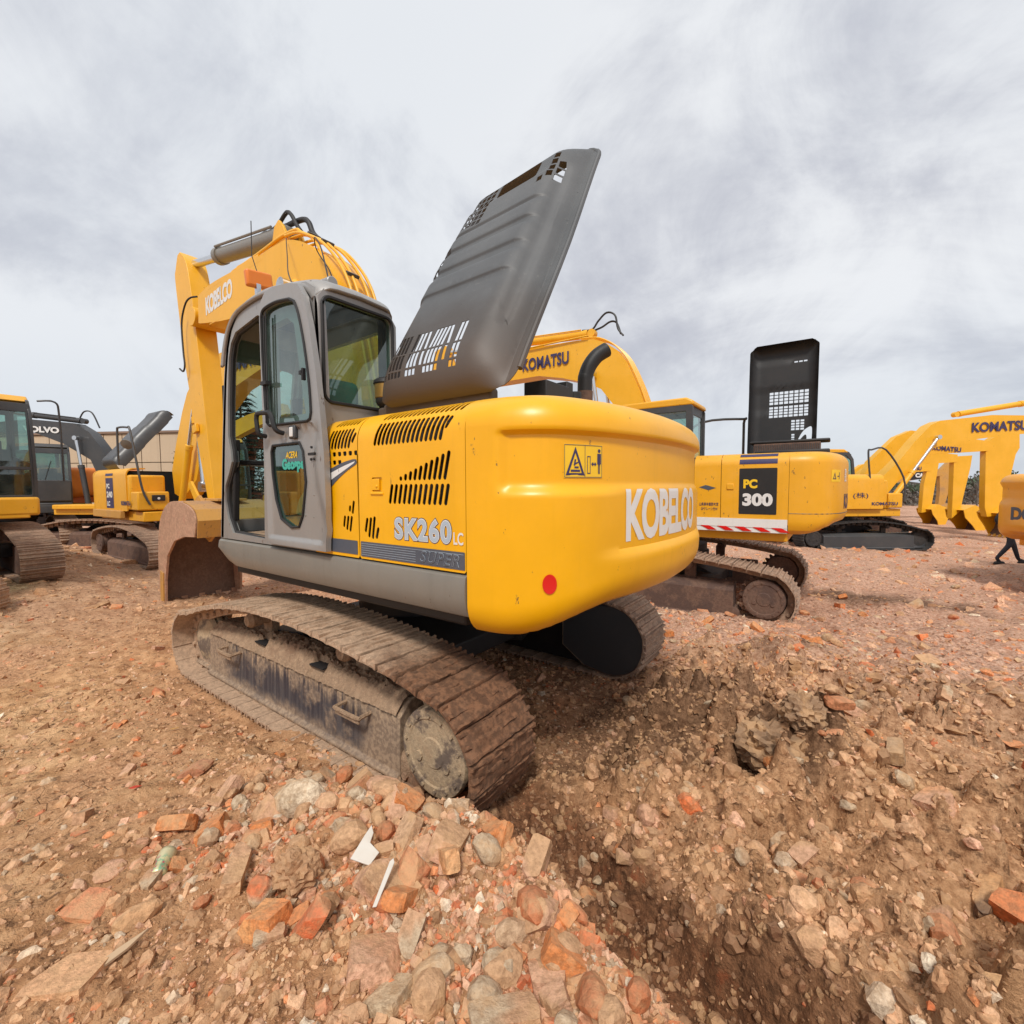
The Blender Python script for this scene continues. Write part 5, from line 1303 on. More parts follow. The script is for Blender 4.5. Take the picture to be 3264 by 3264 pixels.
def scatter(name, n, r0, r1, smin, smax, spread=64, filt=None, sexp=2.2, palette=None, flatrot=.0, label=None):
    r = np.exp(RNG.uniform(math.log(r0), math.log(r1), n)); a = va + R(spread)*RNG.uniform(-1, 1, n)
    x = CAM.x + r*np.cos(a); y = CAM.y + r*np.sin(a)
    if filt is not None: k = filt(x, y, r); x, y, r = x[k], y[k], r[k]
    # keep the crawler bottoms and the bodies of the machines clear
    clear = (np.abs(x) < 2.35) & (np.abs(np.abs(y)-1.32) < .36) & (x > -.2)
    x, y, r = x[~clear], y[~clear], r[~clear]; n = len(x)
    u = RNG.uniform(0, 1, n); s = (smin + (smax-smin)*u**sexp)*np.clip(.72 + r*.085, .8, 2.4)
    z = height(x, y); pit, ridge = zones(x, y)
    camside = (y > np.interp(x, CRX, CRY) - .1)
    berm = camside & (x < -1.0) & (x > -3.9) & (y < np.interp(x, CRX, CRY)+.75)
    farr = SS(-y, -.5, 4)
    pb = .08 + .26*berm + .34*farr; pp = .12 + .10*berm + .22*farr; pg = .07 + .06*berm + .05*farr
    pb = pb*(1-.7*ridge); pp = pp*(1-.7*ridge); pg = pg*(1-.5*ridge)
    c = RNG.uniform(0, 1, n); kind = np.where(c < pb, 1, np.where(c < pb+pp, 2, np.where(c < pb+pp+pg, 3, 0)))
    kind = np.where((pit > .4) & (RNG.uniform(0, 1, n) < .93), 4, kind)
    pal = [np.array(TAN), np.array(BRK), np.array(PNK), np.array(GRY), np.array(WET)]
    col = np.zeros((n, 3))
    for k in range(5):
        m_ = kind == k; col[m_] = pal[k][RNG.integers(0, len(pal[k]), m_.sum())]
    dm = darkened(x, y)[:, None]*RNG.uniform(.5, 1, (n, 1)); col = col*(1-dm*.88) + np.array([.14, .080, .050])*dm*.88
    col *= RNG.uniform(.90, 1.28, (n, 1))
    sc = s[:, None]*RNG.uniform(.6, 1.25, (n, 3)); Rm = rot_mats(n)
    if flatrot:
        m_ = RNG.uniform(0, 1, n) < flatrot; th = RNG.uniform(0, 6.28, n); zr = np.zeros((n, 3, 3)); zr[:, 0, 0] = np.cos(th); zr[:, 0, 1] = -np.sin(th); zr[:, 1, 0] = np.sin(th); zr[:, 1, 1] = np.cos(th); zr[:, 2, 2] = 1
        Rm[m_] = zr[m_]; sc[m_, 2] *= .55
    pi = RNG.integers(0, len(PRO), n); VV = []; FF = []; CC = []; off = 0
    z = z + s*RNG.uniform(-.35, .25, n) - np.clip(s-.02, 0, .05)*.75
    for k, (pv, pf) in enumerate(PRO):
        m_ = np.where(pi == k)[0]
        if not len(m_): continue
        P = pv[None]*sc[m_, None, :]; P = np.einsum('nij,nvj->nvi', Rm[m_], P) + np.stack([x[m_], y[m_], z[m_]], -1)[:, None, :]
        nv = pv.shape[0]; VV.append(P.reshape(-1, 3)); CC.append(np.repeat(col[m_], nv, 0))
        FF.append((pf[None] + (np.arange(len(m_))*nv)[:, None, None] + off).reshape(-1, 3)); off += len(m_)*nv
    V = np.concatenate(VV); F = np.concatenate(FF); Cc = np.concatenate(CC); Cc = np.concatenate([Cc, np.ones((len(Cc), 1))], 1)
    me = np_mesh(name, V, F, M_stone, False, Cc, 'tint', tri=True)
    o = bpy.data.objects.new(name, me); COL.objects.link(o)
    tag(o, label, 'rubble', None, 'stuff'); return o
nearz = lambda x, y, r: (RNG.uniform(0, 1, len(x)) > .80*(zones(x, y)[1] > .35)) & (RNG.uniform(0, 1, len(x)) < np.where(((y > np.interp(x, CRX, CRY)-.1) & (x > -1.6) & (y > 2.45)) , .35, 1.0))
BIG = PRO; PRO = SMALL
scatter('fine_gravel', 30000, .8, 4.5, .0035, .011, filt=nearz, label='fine crumbs of dirt and brick strewn over the nearest ground')
PRO = BIG
scatter('rubble', 19000, .9, 6.5, .009, .034, filt=nearz, sexp=2.8, label='small stones and brick chips covering the churned ground')
bermf = lambda x, y, r: (np.abs(y - np.interp(x, CRX, CRY) - .26) < .50) & (x < -.9) & (x > -4.4)
scatter('berm_rubble', 13000, .9, 4.5, .012, .040, filt=bermf, sexp=2.2, label='brick chips and pebbles heaped along the low rubble berm')
scatter('coarse_rubble', 1700, .95, 4.5, .034, .070, filt=lambda x, y, r: bermf(x, y, r) & (RNG.uniform(0, 1, len(x)) < .8), sexp=1.6, label='fist sized broken stones packed into the rubble berm')
ridf = lambda x, y, r: zones(x, y)[1] > .3
CPRO = []
for k in range(6):
    bm = bmesh.new(); bmesh.ops.create_icosphere(bm, subdivisions=2, radius=1.0); r3 = random.Random(900+k)
    for v in bm.verts: v.co *= 1 + r3.uniform(-.22, .18)
    bm.verts.index_update(); CPRO.append((np.array([v.co[:] for v in bm.verts]), np.array([[v.index for v in f.verts] for f in bm.faces]))); bm.free()
PRO = SMALL
scatter('dirt_crumbs', 32000, 1.0, 6.5, .008, .028, filt=ridf, sexp=2.4, label='tan dirt clods broken up behind the tracks')
PRO = BIG; _p = PRO; PRO = CPRO
scatter('rut_crumbs', 2600, 1.2, 5, .012, .040, filt=lambda x, y, r: zones(x, y)[0] > .35, sexp=2.4, label='moist red brown crumbs lying in the rut behind the near track')
scatter('earth_crumbs', 5000, 1.0, 5.5, .012, .036, filt=ridf, sexp=2.0, label='knobbly crumbs of brown earth behind the tracks')
scatter('dirt_clods', 3000, 1.1, 6.5, .025, .075, filt=ridf, sexp=2.2, label='larger lumps of tan earth piled behind the tracks')
scatter('dirt_lumps', 3400, 1.4, 10, .015, .055, filt=lambda x, y, r: ~ridf(x, y, r) & (x < 1), sexp=2.6, label='scattered lumps of earth between the stones')
PRO = _p
farf = lambda x, y, r: (y < .5) | (r > 5)
PRO = SMALL
scatter('brick_gravel', 34000, 3.2, 30, .012, .055, filt=farf, sexp=2.2, flatrot=.5, label='reddish brick gravel spread across the yard')
PRO = BIG
scatter('brick_debris', 7000, 3.6, 26, .025, .080, filt=lambda x, y, r: (y < -.6) | (r > 5.0), sexp=2.2, flatrot=.6, label='larger broken brick strewn over the pinkish ground toward the other machines')

# ---- single bricks and stones
def frag_mesh(name, size, sd, kind='brick', n=2):
    """broken lump: box or ball, subdivided, with planar breaks and fine relief"""
    rr = random.Random(sd); bm = bmesh.new()
    if kind == 'brick':
        bmesh.ops.create_cube(bm, size=2.0)
        bmesh.ops.subdivide_edges(bm, edges=bm.edges[:], cuts=3, use_grid_fill=True)
        for v in bm.verts:
            c = v.co; l = max(abs(c.x), abs(c.y), abs(c.z)); c *= .93 + .07*(l/max(c.length/1.0, 1e-6))**.0
            # slightly rounded corners
            cc = Vector([math.copysign(min(abs(a), 1-.06*(abs(b)+abs(d) > 1.9)), a) for a, b, d in ((c.x, c.y, c.z), (c.y, c.x, c.z), (c.z, c.x, c.y))]); v.co = cc
    else:
        bmesh.ops.create_icosphere(bm, subdivisions=4 if kind == 'clod' else 2, radius=1.0)
    cutn = {'brick': rr.randint(1, 3), 'stone': 7, 'clod': 2}[kind]
    for k in range(cutn):
        d = Vector((rr.gauss(0, 1), rr.gauss(0, 1), rr.gauss(0, .7))).normalized()
        if kind == 'brick': d = Vector((rr.choice((-1, 1))*1.0, rr.uniform(-.7, .7), rr.uniform(-.5, .5))).normalized()
        off = rr.uniform(.62, .88) if kind != 'brick' else rr.uniform(.70, 1.05)
        for v in bm.verts:
            e = v.co.dot(d) - off
            if e > 0: v.co -= d*e*.96
    from mathutils import noise as NO
    for v in bm.verts:
        q = v.co*1.7 + Vector((sd*3.1, 0, 0)); a = {'brick': .045, 'stone': .06, 'clod': .26}[kind]
        v.co += v.co.normalized()*(NO.noise(q*1.6)*a + NO.noise(q*4.5)*a*(1.0 if kind == 'clod' else .6) + (NO.noise(q*11)*.10 if kind == 'clod' else 0))
        v.co = Vector((v.co.x*size[0]/2, v.co.y*size[1]/2, v.co.z*size[2]/2))
    bmesh.ops.triangulate(bm, faces=bm.faces)
    bmesh.ops.recalc_face_normals(bm, faces=bm.faces)
    me = bpy.data.meshes.new(name); bm.to_mesh(me); bm.free()
    me.polygons.foreach_set('use_smooth', [False]*len(me.polygons))
    return me
def tintmesh(me, col, col2=None, sd=0, mat=None):
    a = me.color_attributes.new('tint', 'FLOAT_COLOR', 'POINT'); rr = random.Random(sd)
    d = Vector((rr.uniform(-1, 1), rr.uniform(-1, 1), rr.uniform(-.4, 1))).normalized()
    mx = max(v.co.length for v in me.vertices)
    for i, v in enumerate(me.vertices):
        c = col
        if col2 is not None and v.co.dot(d) > .15*mx: c = col2
        a.data[i].color = (*c, 1)
    me.materials.append(mat or M_stone); return me
def gz(x, y): return float(height(np.array([x]), np.array([y]))[0])
def place(name, me, x, y, rz=0, tilt=(0, 0), lift=.3, label=None, cat=None, group=None):
    o = bpy.data.objects.new(name, me); COL.objects.link(o)
    hz_ = max(abs(v.co.z) for v in me.vertices)
    o.location = (x, y, gz(x, y) + hz_*lift*2 - hz_*.35); o.rotation_euler = (tilt[0], tilt[1], rz)
    return tag(o, label, cat, group)
TANC, PINK, ORG, RED, WHT, GREY, DRT = (.48, .30, .19), (.54, .33, .245), (.60, .22, .08), (.48, .12, .05), (.64, .57, .48), (.46, .39, .31), (.34, .20, .12)
KEY = [
 ('stone', 'stone', (-1.541, 2.229), (.21, .13, .15), WHT, GREY, .6, (.2, .3), 'largest pale whitish stone lying against the rubble berm left of the final drive', 'stone'),
 ('stone', 'stone', (-1.883, 1.925), (.18, .10, .08), PINK, TANC, .2, (.1, 0), 'flat pinkish tan stone on the berm crest below the round final drive', 'stone'),
 ('brick_fragment', 'brick', (-2.608, 2.536), (.135, .115, .055), (.50, .27, .18), PINK, .9, (.3, -.2), 'biggest squarish brick slab lying flat in the bottom centre foreground', 'brick'),
 ('brick_fragment', 'brick', (-2.135, 2.693), (.125, .085, .075), (.62, .30, .13), ORG, .4, (.2, .2), 'rough bright orange brick lump below the long tan brick bar', 'brick'),
 ('brick_fragment', 'brick', (-1.755, 2.622), (.20, .055, .05), (.50, .30, .20), TANC, -.6, (.1, .1), 'long narrow tan brick bar lying diagonally left of the rubble heap', 'brick'),
 ('stone', 'stone', (-1.975, 2.623), (.10, .085, .09), GREY, RED, .3, (.5, .1), 'grey pink rock with a rusty underside beside the long brick bar', 'stone'),
 ('dirt_clod', 'clod', (-2.053, 2.519), (.14, .12, .11), DRT, None, .3, (0, 0), 'round lump of tan earth in the middle of the left rubble heap', 'clod'),
 ('stone', 'stone', (-2.058, 2.257), (.15, .12, .09), TANC, None, 1.3, (.4, .2), 'broad tan chunk above the white ceramic shard', 'stone'),
 ('brick_fragment', 'brick', (-2.26, 2.536), (.10, .05, .05), ORG, DRT, 1.1, (.4, .8), 'half brick with a bright orange broken end standing up left of the shard', 'brick'),
 ('brick_fragment', 'brick', (-2.32, 2.62), (.13, .05, .045), RED, (.40, .16, .08), 1.0, (.2, .9), 'dark red brick leaning beside the orange ended half brick', 'brick'),
 ('brick_fragment', 'brick', (-2.50, 2.10), (.15, .045, .06), (.58, .32, .17), TANC, -.4, (.1, .5), 'long orange tan brick leaning on the right part of the berm', 'brick'),
 ('roof_tile', 'brick', (-2.25, 2.10), (.16, .075, .035), (.48, .32, .22), None, 2.0, (.5, .3), 'curved tan tile piece on the berm above the white strip', 'tile'),
 ('brick_fragment', 'brick', (-1.384, 3.031), (.13, .10, .03), (.56, .19, .10), None, .5, (0, 0), 'flat orange red brick pressed flush into the smooth dirt at lower left', 'brick'),
 ('brick_fragment', 'stone', (-1.696, 2.963), (.13, .06, .06), (.48, .29, .17), None, 1.4, (.3, .1), 'tan wedge shaped brick piece right of the flush orange brick', 'brick'),
 ('stone', 'brick', (-1.776, 3.168), (.15, .11, .035), (.58, .34, .21), None, .7, (.1, .05), 'large cracked sandy slab cut off by the lower left corner', 'stone'),
 ('stone', 'stone', (-1.162, 2.933), (.12, .10, .03), (.48, .28, .21), None, .7, (0, 0), 'flat pink stone left of the crushed can', 'stone'),
 ('stone', 'stone', (-2.841, 2.367), (.065, .05, .05), GREY, None, .7, (0, 0), 'smooth grey pebble right of the biggest brick slab', 'stone'),
 ('brick_fragment', 'brick', (-3.12, 2.26), (.09, .07, .06), (.60, .26, .15), PINK, .5, (.2, .1), 'salmon orange brick chunk at the bottom edge right of centre', 'brick'),
 ('stone', 'stone', (-2.93, 2.19), (.10, .07, .06), (.45, .33, .24), None, .9, (.1, 0), 'rounded tan rock high on the right shoulder of the heap', 'stone'),
 ('stone', 'stone', (-2.36, 1.90), (.055, .045, .085), WHT, (.5, .3, .22), .2, (.2, .3), 'small upright whitish stone on the crest beside the muddy track', 'stone'),
 ('stone', 'stone', (-2.005, 1.905), (.06, .05, .10), (.42, .32, .24), None, .2, (.1, .2), 'tall narrow stone standing just left of the final drive', 'stone'),
 ('dirt_clod', 'clod', (-3.50, .16), (.30, .26, .22), (.17, .115, .08), None, .3, (0, 0), 'largest dark brown earth clod on the churned ridge at right', 'clod'),
 ('dirt_clod', 'clod', (-3.66, .02), (.20, .18, .16), (.18, .12, .085), None, 1.3, (0, 0), 'smaller dark clod touching the largest one on its right', 'clod'),
 ('brick_fragment', 'brick', (-4.279, .329), (.15, .085, .075), (.58, .30, .17), PINK, 1.0, (.3, .2), 'orange half brick lying alone on the right slope', 'brick'),
 ('brick_fragment', 'brick', (-4.41, .628), (.22, .05, .05), (.50, .29, .15), (.07, .05, .045), 1.25, (.2, .1), 'long brick bar with a charred black end near the right edge', 'brick'),
 ('brick_fragment', 'brick', (-4.505, .70), (.12, .10, .07), (.58, .18, .07), None, .9, (.1, .4), 'bright orange brick cut off by the right edge', 'brick'),
 ('stone', 'brick', (-4.155, -.313), (.14, .06, .06), (.36, .26, .18), None, 1.5, (.2, .1), 'tan oblong stone right of the dark clods', 'stone'),
 ('stone', 'stone', (-3.784, .599), (.09, .07, .05), (.40, .31, .21), DRT, .5, (0, 0), 'flat topped tan stone in the middle of the right clods', 'stone'),
 ('brick_fragment', 'brick', (-4.282, 1.271), (.15, .06, .05), (.56, .34, .18), None, .9, (.1, .1), 'sandy orange brick in the lower right corner', 'brick'),
 ('brick_fragment', 'brick', (-.349, 2.305), (.12, .10, .05), (.42, .19, .12), None, .8, (.1, .5), 'dull red angular brick piece lying left of the berm', 'brick'),
 ('brick_fragment', 'stone', (-1.70, 2.16), (.11, .08, .07), (.52, .33, .23), ORG, .2, (.1, .1), 'salmon tan lump just right of the largest pale stone', 'brick'),
 ('brick_fragment', 'stone', (-1.33, 2.10), (.20, .07, .07), (.55, .33, .22), None, -.3, (.2, .1), 'long salmon lump lying uphill of the largest pale stone', 'brick'),
 ('stone', 'stone', (-1.62, 1.50), (.13, .10, .10), (.36, .16, .11), None, -.3, (.2, .1), 'dark reddish stone wedged beneath the track frame by the final drive', 'stone'),
 ('stone', 'stone', (-1.47, 2.32), (.12, .08, .05), (.52, .50, .46), None, .8, (.1, .1), 'small whitish grey stone left of the largest pale stone', 'stone'),
 ('brick_fragment', 'brick', (-2.72, 2.58), (.10, .09, .03), (.44, .36, .27), None, .3, (.2, .3), 'tan flake overlapping the near corner of the biggest brick slab', 'brick'),
]
for i, (nm, kd, (x, y), sz, c1, c2, rz, tl, lb, ct) in enumerate(KEY):
    sz = tuple(q*1.38 for q in sz); c1 = tuple(min(1, q*1.15) for q in c1); c2 = c2 and tuple(min(1, q*1.15) for q in c2)
    me = tintmesh(frag_mesh(nm, sz, 300+i, kd), c1, c2, i)
    place(nm, me, x, y, rz, tl, .42, lb, ct)
# remaining countable bricks and stones: shared meshes, one object each
PROTO = []
for k in range(16):
    kd = ('brick', 'stone', 'brick', 'stone')[k % 4]
    s = (.11, .07, .05) if kd == 'brick' else (.09, .075, .06)
    col = [ORG, (.44, .15, .07), PINK, TANC, (.52, .22, .12), GREY, (.50, .30, .20), (.38, .26, .18)][k % 8]
    col2 = [None, TANC, None, GREY][(k//2) % 4]
    nm = 'brick_fragment' if (kd == 'brick' or col in (ORG, PINK)) else 'stone'
    PROTO.append((nm, tintmesh(frag_mesh(nm, s, 700+k, kd), col, col2, k)))
LAND = [(x_, y_, n_) for (x_, y_), n_ in [((-1.541, 2.229), 'largest pale stone'), ((-2.608, 2.536), 'biggest brick slab'), ((-1.755, 2.622), 'long tan brick bar'), ((-2.222, 2.284), 'white ceramic shard'), ((-2.444, 2.373), 'thin white strip'), ((-1.379, 2.787), 'crushed can'), ((-1.384, 3.031), 'flush orange brick'), ((-1.776, 3.168), 'corner slab'), ((-1.83, 1.7), 'round final drive'), ((-2.36, 1.90), 'upright whitish stone'), ((-2.053, 2.519), 'round earth lump'), ((-3.50, .16), 'dark earth clod'), ((-4.279, .329), 'lone orange half brick'), ((-4.41, .628), 'charred brick bar'), ((-3.12, 2.26), 'salmon brick chunk'), ((.516, 2.159), 'yellow scrap'), ((-3.0, -5.0), 'crawler of the PC 300 machine'), ((-2.0, -1.3), 'right crawler'), ((-7.2, -13.5), 'walking person'), ((5.5, 0), 'bucket'), ((-7.0, -8.8), 'orange counterweight')]]
used_l = {}
cnt = 0; rr = random.Random(42)
spots = []
def addspots(n, fn, zone, smin, smax):
    k = 0
    while k < n:
        x, y = fn()
        if abs(x) < 2.6 and abs(y) < 1.75: continue
        spots.append((x, y, zone, rr.uniform(smin, smax)**1)); k += 1
def polar(r0, r1, a0, a1):
    def g():
        r = math.exp(rr.uniform(math.log(r0), math.log(r1))); a = va + R(rr.uniform(a0, a1)); return CAM.x + r*math.cos(a), CAM.y + r*math.sin(a)
    return g
def bermspot():
    x = rr.uniform(-3.7, -1.0); return x, float(np.interp(x, CRX, CRY)) + rr.uniform(-.02, .62)
addspots(110, bermspot, 'berm', .75, 1.75)
addspots(45, polar(1.6, 6, 12, 46), 'left', .4, 1.0)
addspots(28, polar(2.2, 4.0, -34, -5), 'ridge', .5, 1.1)
addspots(40, polar(2.0, 5.0, -46, -30), 'right', .7, 1.5)
addspots(46, polar(5, 14, -46, -12), 'far', .9, 1.9)
for i, (x, y, zn, s) in enumerate(spots):
    PI_ = rr.randrange(16); PROTO_I = PI_ % 8; nm, me = PROTO[PI_]
    o = bpy.data.objects.new(nm, me); COL.objects.link(o); o.location = (x, y, gz(x, y) + .016*s); sc = s*rr.uniform(.8, 1.2)
    o.scale = (sc*rr.uniform(.7, 1.3), sc*rr.uniform(.8, 1.1), sc*rr.uniform(.7, 1.1)); o.rotation_euler = (rr.uniform(-.7, .7), rr.uniform(-.7, .7), rr.uniform(0, 6.28))
    b_ = nm == 'brick_fragment'
    cn = ['orange', 'dark red', 'pinkish', 'tan', 'rust coloured', 'grey', 'dusty pink', 'brown'][PROTO_I]
    szn = 'large' if sc > 1.3 else ('medium' if sc > .85 else 'small'); lb = None
    for best in sorted(LAND, key=lambda L_: (L_[0]-x)**2 + (L_[1]-y)**2)[:5]:
        dx_, dy_ = x-best[0], y-best[1]; lat = Vector((dx_, dy_, 0)).dot(rt); dep = Vector((dx_, dy_, 0)).dot(Vector((fw.x, fw.y, 0)).normalized())
        dd = math.hypot(dx_, dy_); far_ = 'just ' if dd < .22 else ('' if dd < .5 else 'well ')
        cn = cn.replace('rust coloured', 'rusty')
        dr_ = ('right of' if lat > 0 else 'left of') if abs(lat) > 2*abs(dep) else (('beyond' if dep > 0 else 'in front of') if abs(dep) > 2*abs(lat) else (('beyond and ' if dep > 0 else 'before and ') + ('right of' if lat > 0 else 'left of')))
        cand = f"{szn} {cn} {'brick piece' if b_ else 'stone'} {far_}{dr_} the {best[2]}"
        if lb is None: lb = cand
        if cand not in used_l: lb = cand; break
    used_l[lb] = 1
    tag(o, lb, 'brick' if b_ else 'stone', ('bricks ' if b_ else 'stones ') + {'berm': 'in the rubble heap', 'left': 'on the packed dirt', 'ridge': 'among the clods', 'right': 'on the right slope', 'far': 'toward the other machines'}[zn])

# ---- litter
cx_, cy_ = -1.379, 2.787
bm = BM(); n = 22; rs = []
for i, (t, r) in enumerate(((0, .016), (.004, .026), (.012, .0325), (.03, .032), (.045, .027), (.06, .030), (.08, .0325), (.105, .033), (.118, .033))):
    rg = []
    for k in range(n):
        a = 2*math.pi*k/n; q = r*(1 - (.28*max(0, math.sin(a*1.0+.6+t*30))*math.exp(-((t-.045)/.03)**2)))
        rg.append(bm.verts.new((t-.06, q*math.cos(a), q*math.sin(a))))
    rs.append(rg)
for a, b in zip(rs, rs[1:]):
    for k in range(n): bm.faces.new((a[k], a[(k+1) % n], b[(k+1) % n], b[k]))
bm.faces.new(rs[0][::-1])
m, t, b = newmat('printed_can'); co = t.add('ShaderNodeTexCoord').outputs['Object']; sx = t.add('ShaderNodeSeparateXYZ', i_0=co).outputs[0]
c = t.mix(t.ramp(t.noise(co, 38, 4, .6), .45, .56), (.60, .54, .30), (.25, .42, .25)); c = t.mix(t.ramp(t.noise(co, 55, 3, .6), .55, .62), c, (.5, .08, .14)); c = t.mix(t.ramp(sx, .0, .03), c, (.62, .56, .34))
t.put(b.inputs['Base Color'], c); b.inputs['Metallic'].default_value = .35; b.inputs['Roughness'].default_value = .4
can = obj('drink_can', bm, m, None, 50); md = can.modifiers.new('s', 'SOLIDIFY'); md.thickness = .001
can.location = (cx_, cy_, gz(cx_, cy_)+.028); can.rotation_euler = (.3, R(-6), R(-38)); can.scale = (1.1, 1.1, 1.1); tag(can, 'crushed open drink can lying on the bare dirt at left', 'can')
def flat_piece(name, pts, th, x, y, rz, tilt, mat, label, cat, lift=.03, curve=0.0):
    bm = BM(); A = [bm.verts.new((p[0], p[1], 0)) for p in pts]; B = [bm.verts.new((p[0], p[1], th)) for p in pts]; n = len(pts)
    for i in range(n): bm.faces.new((A[i], A[(i+1) % n], B[(i+1) % n], B[i]))
    bm.faces.new(A[::-1]); bm.faces.new(B)
    o = obj(name, bm, mat, None, 30, .0015); o.location = (x, y, gz(x, y)+lift); o.rotation_euler = (Vector(tilt).to_track_quat('Z', 'Y') @ Matrix.Rotation(rz, 3, 'Z').to_quaternion()).to_euler() if len(tilt) == 3 else (tilt[0], tilt[1], rz); return tag(o, label, cat)
flat_piece('ceramic_shard', [(-.035, .05), (.035, .055), (.03, -.02), (.025, -.06), (.005, -.04), (.0, -.01), (-.045, .005)], .007, -2.222, 2.284, 2.6, (-.38, .30, .87), M_tinw, 'white ceramic shard with a curved broken edge in the rubble heap', 'shard', .085).scale = (1.25, 1.25, 1.25)
flat_piece('plastic_strip', [(-.08, -.006), (.07, -.010), (.085, .0), (.07, .010), (-.085, .008)], .006, -2.444, 2.373, 1.2, (-.30, .28, .90), M_tinw, 'thin white strip pointing down left beside the ceramic shard', 'strip', .07)
flat_piece('plastic_scrap', [(-.03, -.01), (.02, -.03), (.035, .01), (.0, .02), (-.01, .035)], .002, .516, 2.159, .4, (.3, .3), M_decal_y, 'small yellow plastic scrap on the dirt beside the front of the track', 'scrap', .02)
flat_piece('wood_splinter', [(-.11, -.008), (-.02, -.014), (.09, -.010), (.11, .002), (.05, .014), (-.04, .012)], .012, -1.827, 3.06, -2.4, (-.15, .15, .95), M_wood, 'pale curved wood splinter near the lower left corner', 'stick', .02)
flat_piece('red_scrap', [(-.03, -.02), (.03, -.025), (.035, .015), (-.02, .025)], .002, -.30, 2.62, .4, (.2, .2), M_decal_r, 'tiny red plastic scrap on the dirt at far left', 'scrap', .02)

# ================================================================== other excavators
GRP = 'used excavators parked across the yard'
def shiftp(pts, d): return [(a-d, b) for a, b in pts]
# ---- the one right behind with PC 300 lettering
body_sh = -.05
Q = generic('excavator', 'yellow excavator behind the counterweight with PC 300 lettering and black hood raised upright', (-.93, -6.4, -.24), R(1.3), M_yel2, M_yel2, M_dgrey, M_boom,
    [(2.9, 5.50), (1.9, 5.46), (1.5, 5.42), (1.22, 5.30), (.98, 5.12), (.72, 4.80), (.42, 4.15), (.10, 3.2), (-.05, 2.2), (.15, 1.7), (.45, 1.8), (.75, 2.9), (1.0, 3.9), (1.30, 4.28), (1.7, 4.48), (2.3, 4.66), (2.95, 4.80), (5.6, 4.80), (6.2, 5.0), (6.3, 5.3), (5.8, 5.55)],
    [(6.5, 6.0), (6.7, 5.3), (6.3, 3.4), (6.0, 1.9), (5.7, 1.8), (5.7, 3.4), (5.9, 5.3), (6.1, 6.1)], cyl_ab=((.95, 1.35), (1.45, 4.62), .50), armcyl=((1.62, 5.62), (6.3, 5.95), .62), cwrecess=False,
    bucketprof=[(5.2, 1.4), (5.3, 1.9), (6.1, 1.95), (6.5, 1.5), (6.6, .9), (6.5, .3)], bucket_inner=[(6.2, .5), (5.9, 1.1)], single=True, shoe=M_shoe2, cyl_y=.36)
UP = [c for c in Q.children if c.name.split('.')[0] in ('counterweight', 'side_panel', 'revolving_frame', 'engine_bay', 'fuel_tank', 'tool_box', 'cab', 'cab_base')]
for c in Q.children:
    if c in UP: c.location.x += body_sh; c.location.z += .23
    elif c.name.split('.')[0] in ('boom', 'arm', 'arm_cylinder', 'boom_cylinder', 'bucket'): c.location.x += .33; c.location.z += .22
QOLD = set(c.name for c in Q.children)
for c in Q.children:
    if c.name.split('.')[0] in ('track_frame', 'sprocket', 'idler_wheel', 'bottom_roller', 'carrier_roller', 'roller_bracket', 'track_shoe'): c.matrix_basis = Matrix.Translation((.20, 0, 0)) @ Matrix.Diagonal((1.12, 1.12, 1.14, 1)) @ c.matrix_basis
sp = [c for c in Q.children if c.name.startswith('side_panel')]
q_f, q_v1 = shoulder(1.44, 1, 2.62)
qf = lambda u, v, o: q_f(u, v-1.44, o)
QS = sp[0]
obj('model_sticker', polyprint([rrect(-1.925, 1.615, -1.375, 2.37, .01, 1)], qf, .004), M_black, QS, 0)
bm = BM(); sheet([(-1.925, 2.44), (-1.375, 2.44), (-1.375, 2.52), (-1.925, 2.52)], [], lambda u, v, o: qf(u, v, .005), 0, cv=frange(2.44, 2.52, 4), bm=bm); sheet([(-1.925, 2.57), (-1.375, 2.57), (-1.375, 2.64), (-1.925, 2.64)], [], lambda u, v, o: qf(u, v, .005), 0, cv=frange(2.57, 2.64, 4), bm=bm)
obj('purple_stripe', bm, M_decal_navy, QS, 0)
ql = lambda s, x0, x1, z0, z1, off, bold, cuts=0: lettering(s, x0, x1, z0, z1, qf, bold, 0, off, cuts)
obj('lettering', ql('PC', -1.44, -1.645, 2.04, 2.19, .008, .05), M_decal_y, QS, 0)
obj('lettering', ql('300', -1.43, -1.87, 1.75, 1.96, .008, .05), M_decal_w, QS, 0)
QS1 = sp[1]
obj('lettering', ql('山県東牟婁郡本宮', -.75, -1.06, 1.74, 1.80, .004, .01), M_decal_navy, QS1, 0)
obj('lettering', ql('GPクレーン付W', -.78, -1.05, 1.66, 1.72, .004, .01), M_decal_navy, QS1, 0)
bm = BM(); polyprint([[(-.74, 2.06), (-.85, 2.10), (-1.02, 2.05), (-.90, 2.01)]], qf, .004, bm=bm); obj('scuffed_patch', bm, M_decal_dark, QS1, 0)
bm = BM(); box(bm, (-1.24, 1.49, 2.07), (.11, .02, .10)); obj('latch', bm, M_yel2, QS, 30, .01)
bm = polyprint([[(-2.08, 1.40), (-.70, 1.40), (-.70, 1.53), (-2.08, 1.53)]], side(1.50), .002); box(bm, (-1.39, 1.46, 1.43), (1.38, .07, .22)); obj('white_sill', bm, M_decal_w, Q, 0).location = (body_sh, 0, .23)
bm = BM()
for k in range(5): x = -.78 - .27*k; polyprint([[(x, 1.40), (x-.17, 1.34), (x-.07 - .17, 1.34), (x-.09, 1.40)]], side(1.50), .006, bm=bm)
for k in range(5): x = -.78 - .27*k; polyprint([[(x, 1.405), (x-.13, 1.335), (x-.27, 1.335), (x-.14, 1.405)]], side(1.50), .0045, bm=bm)
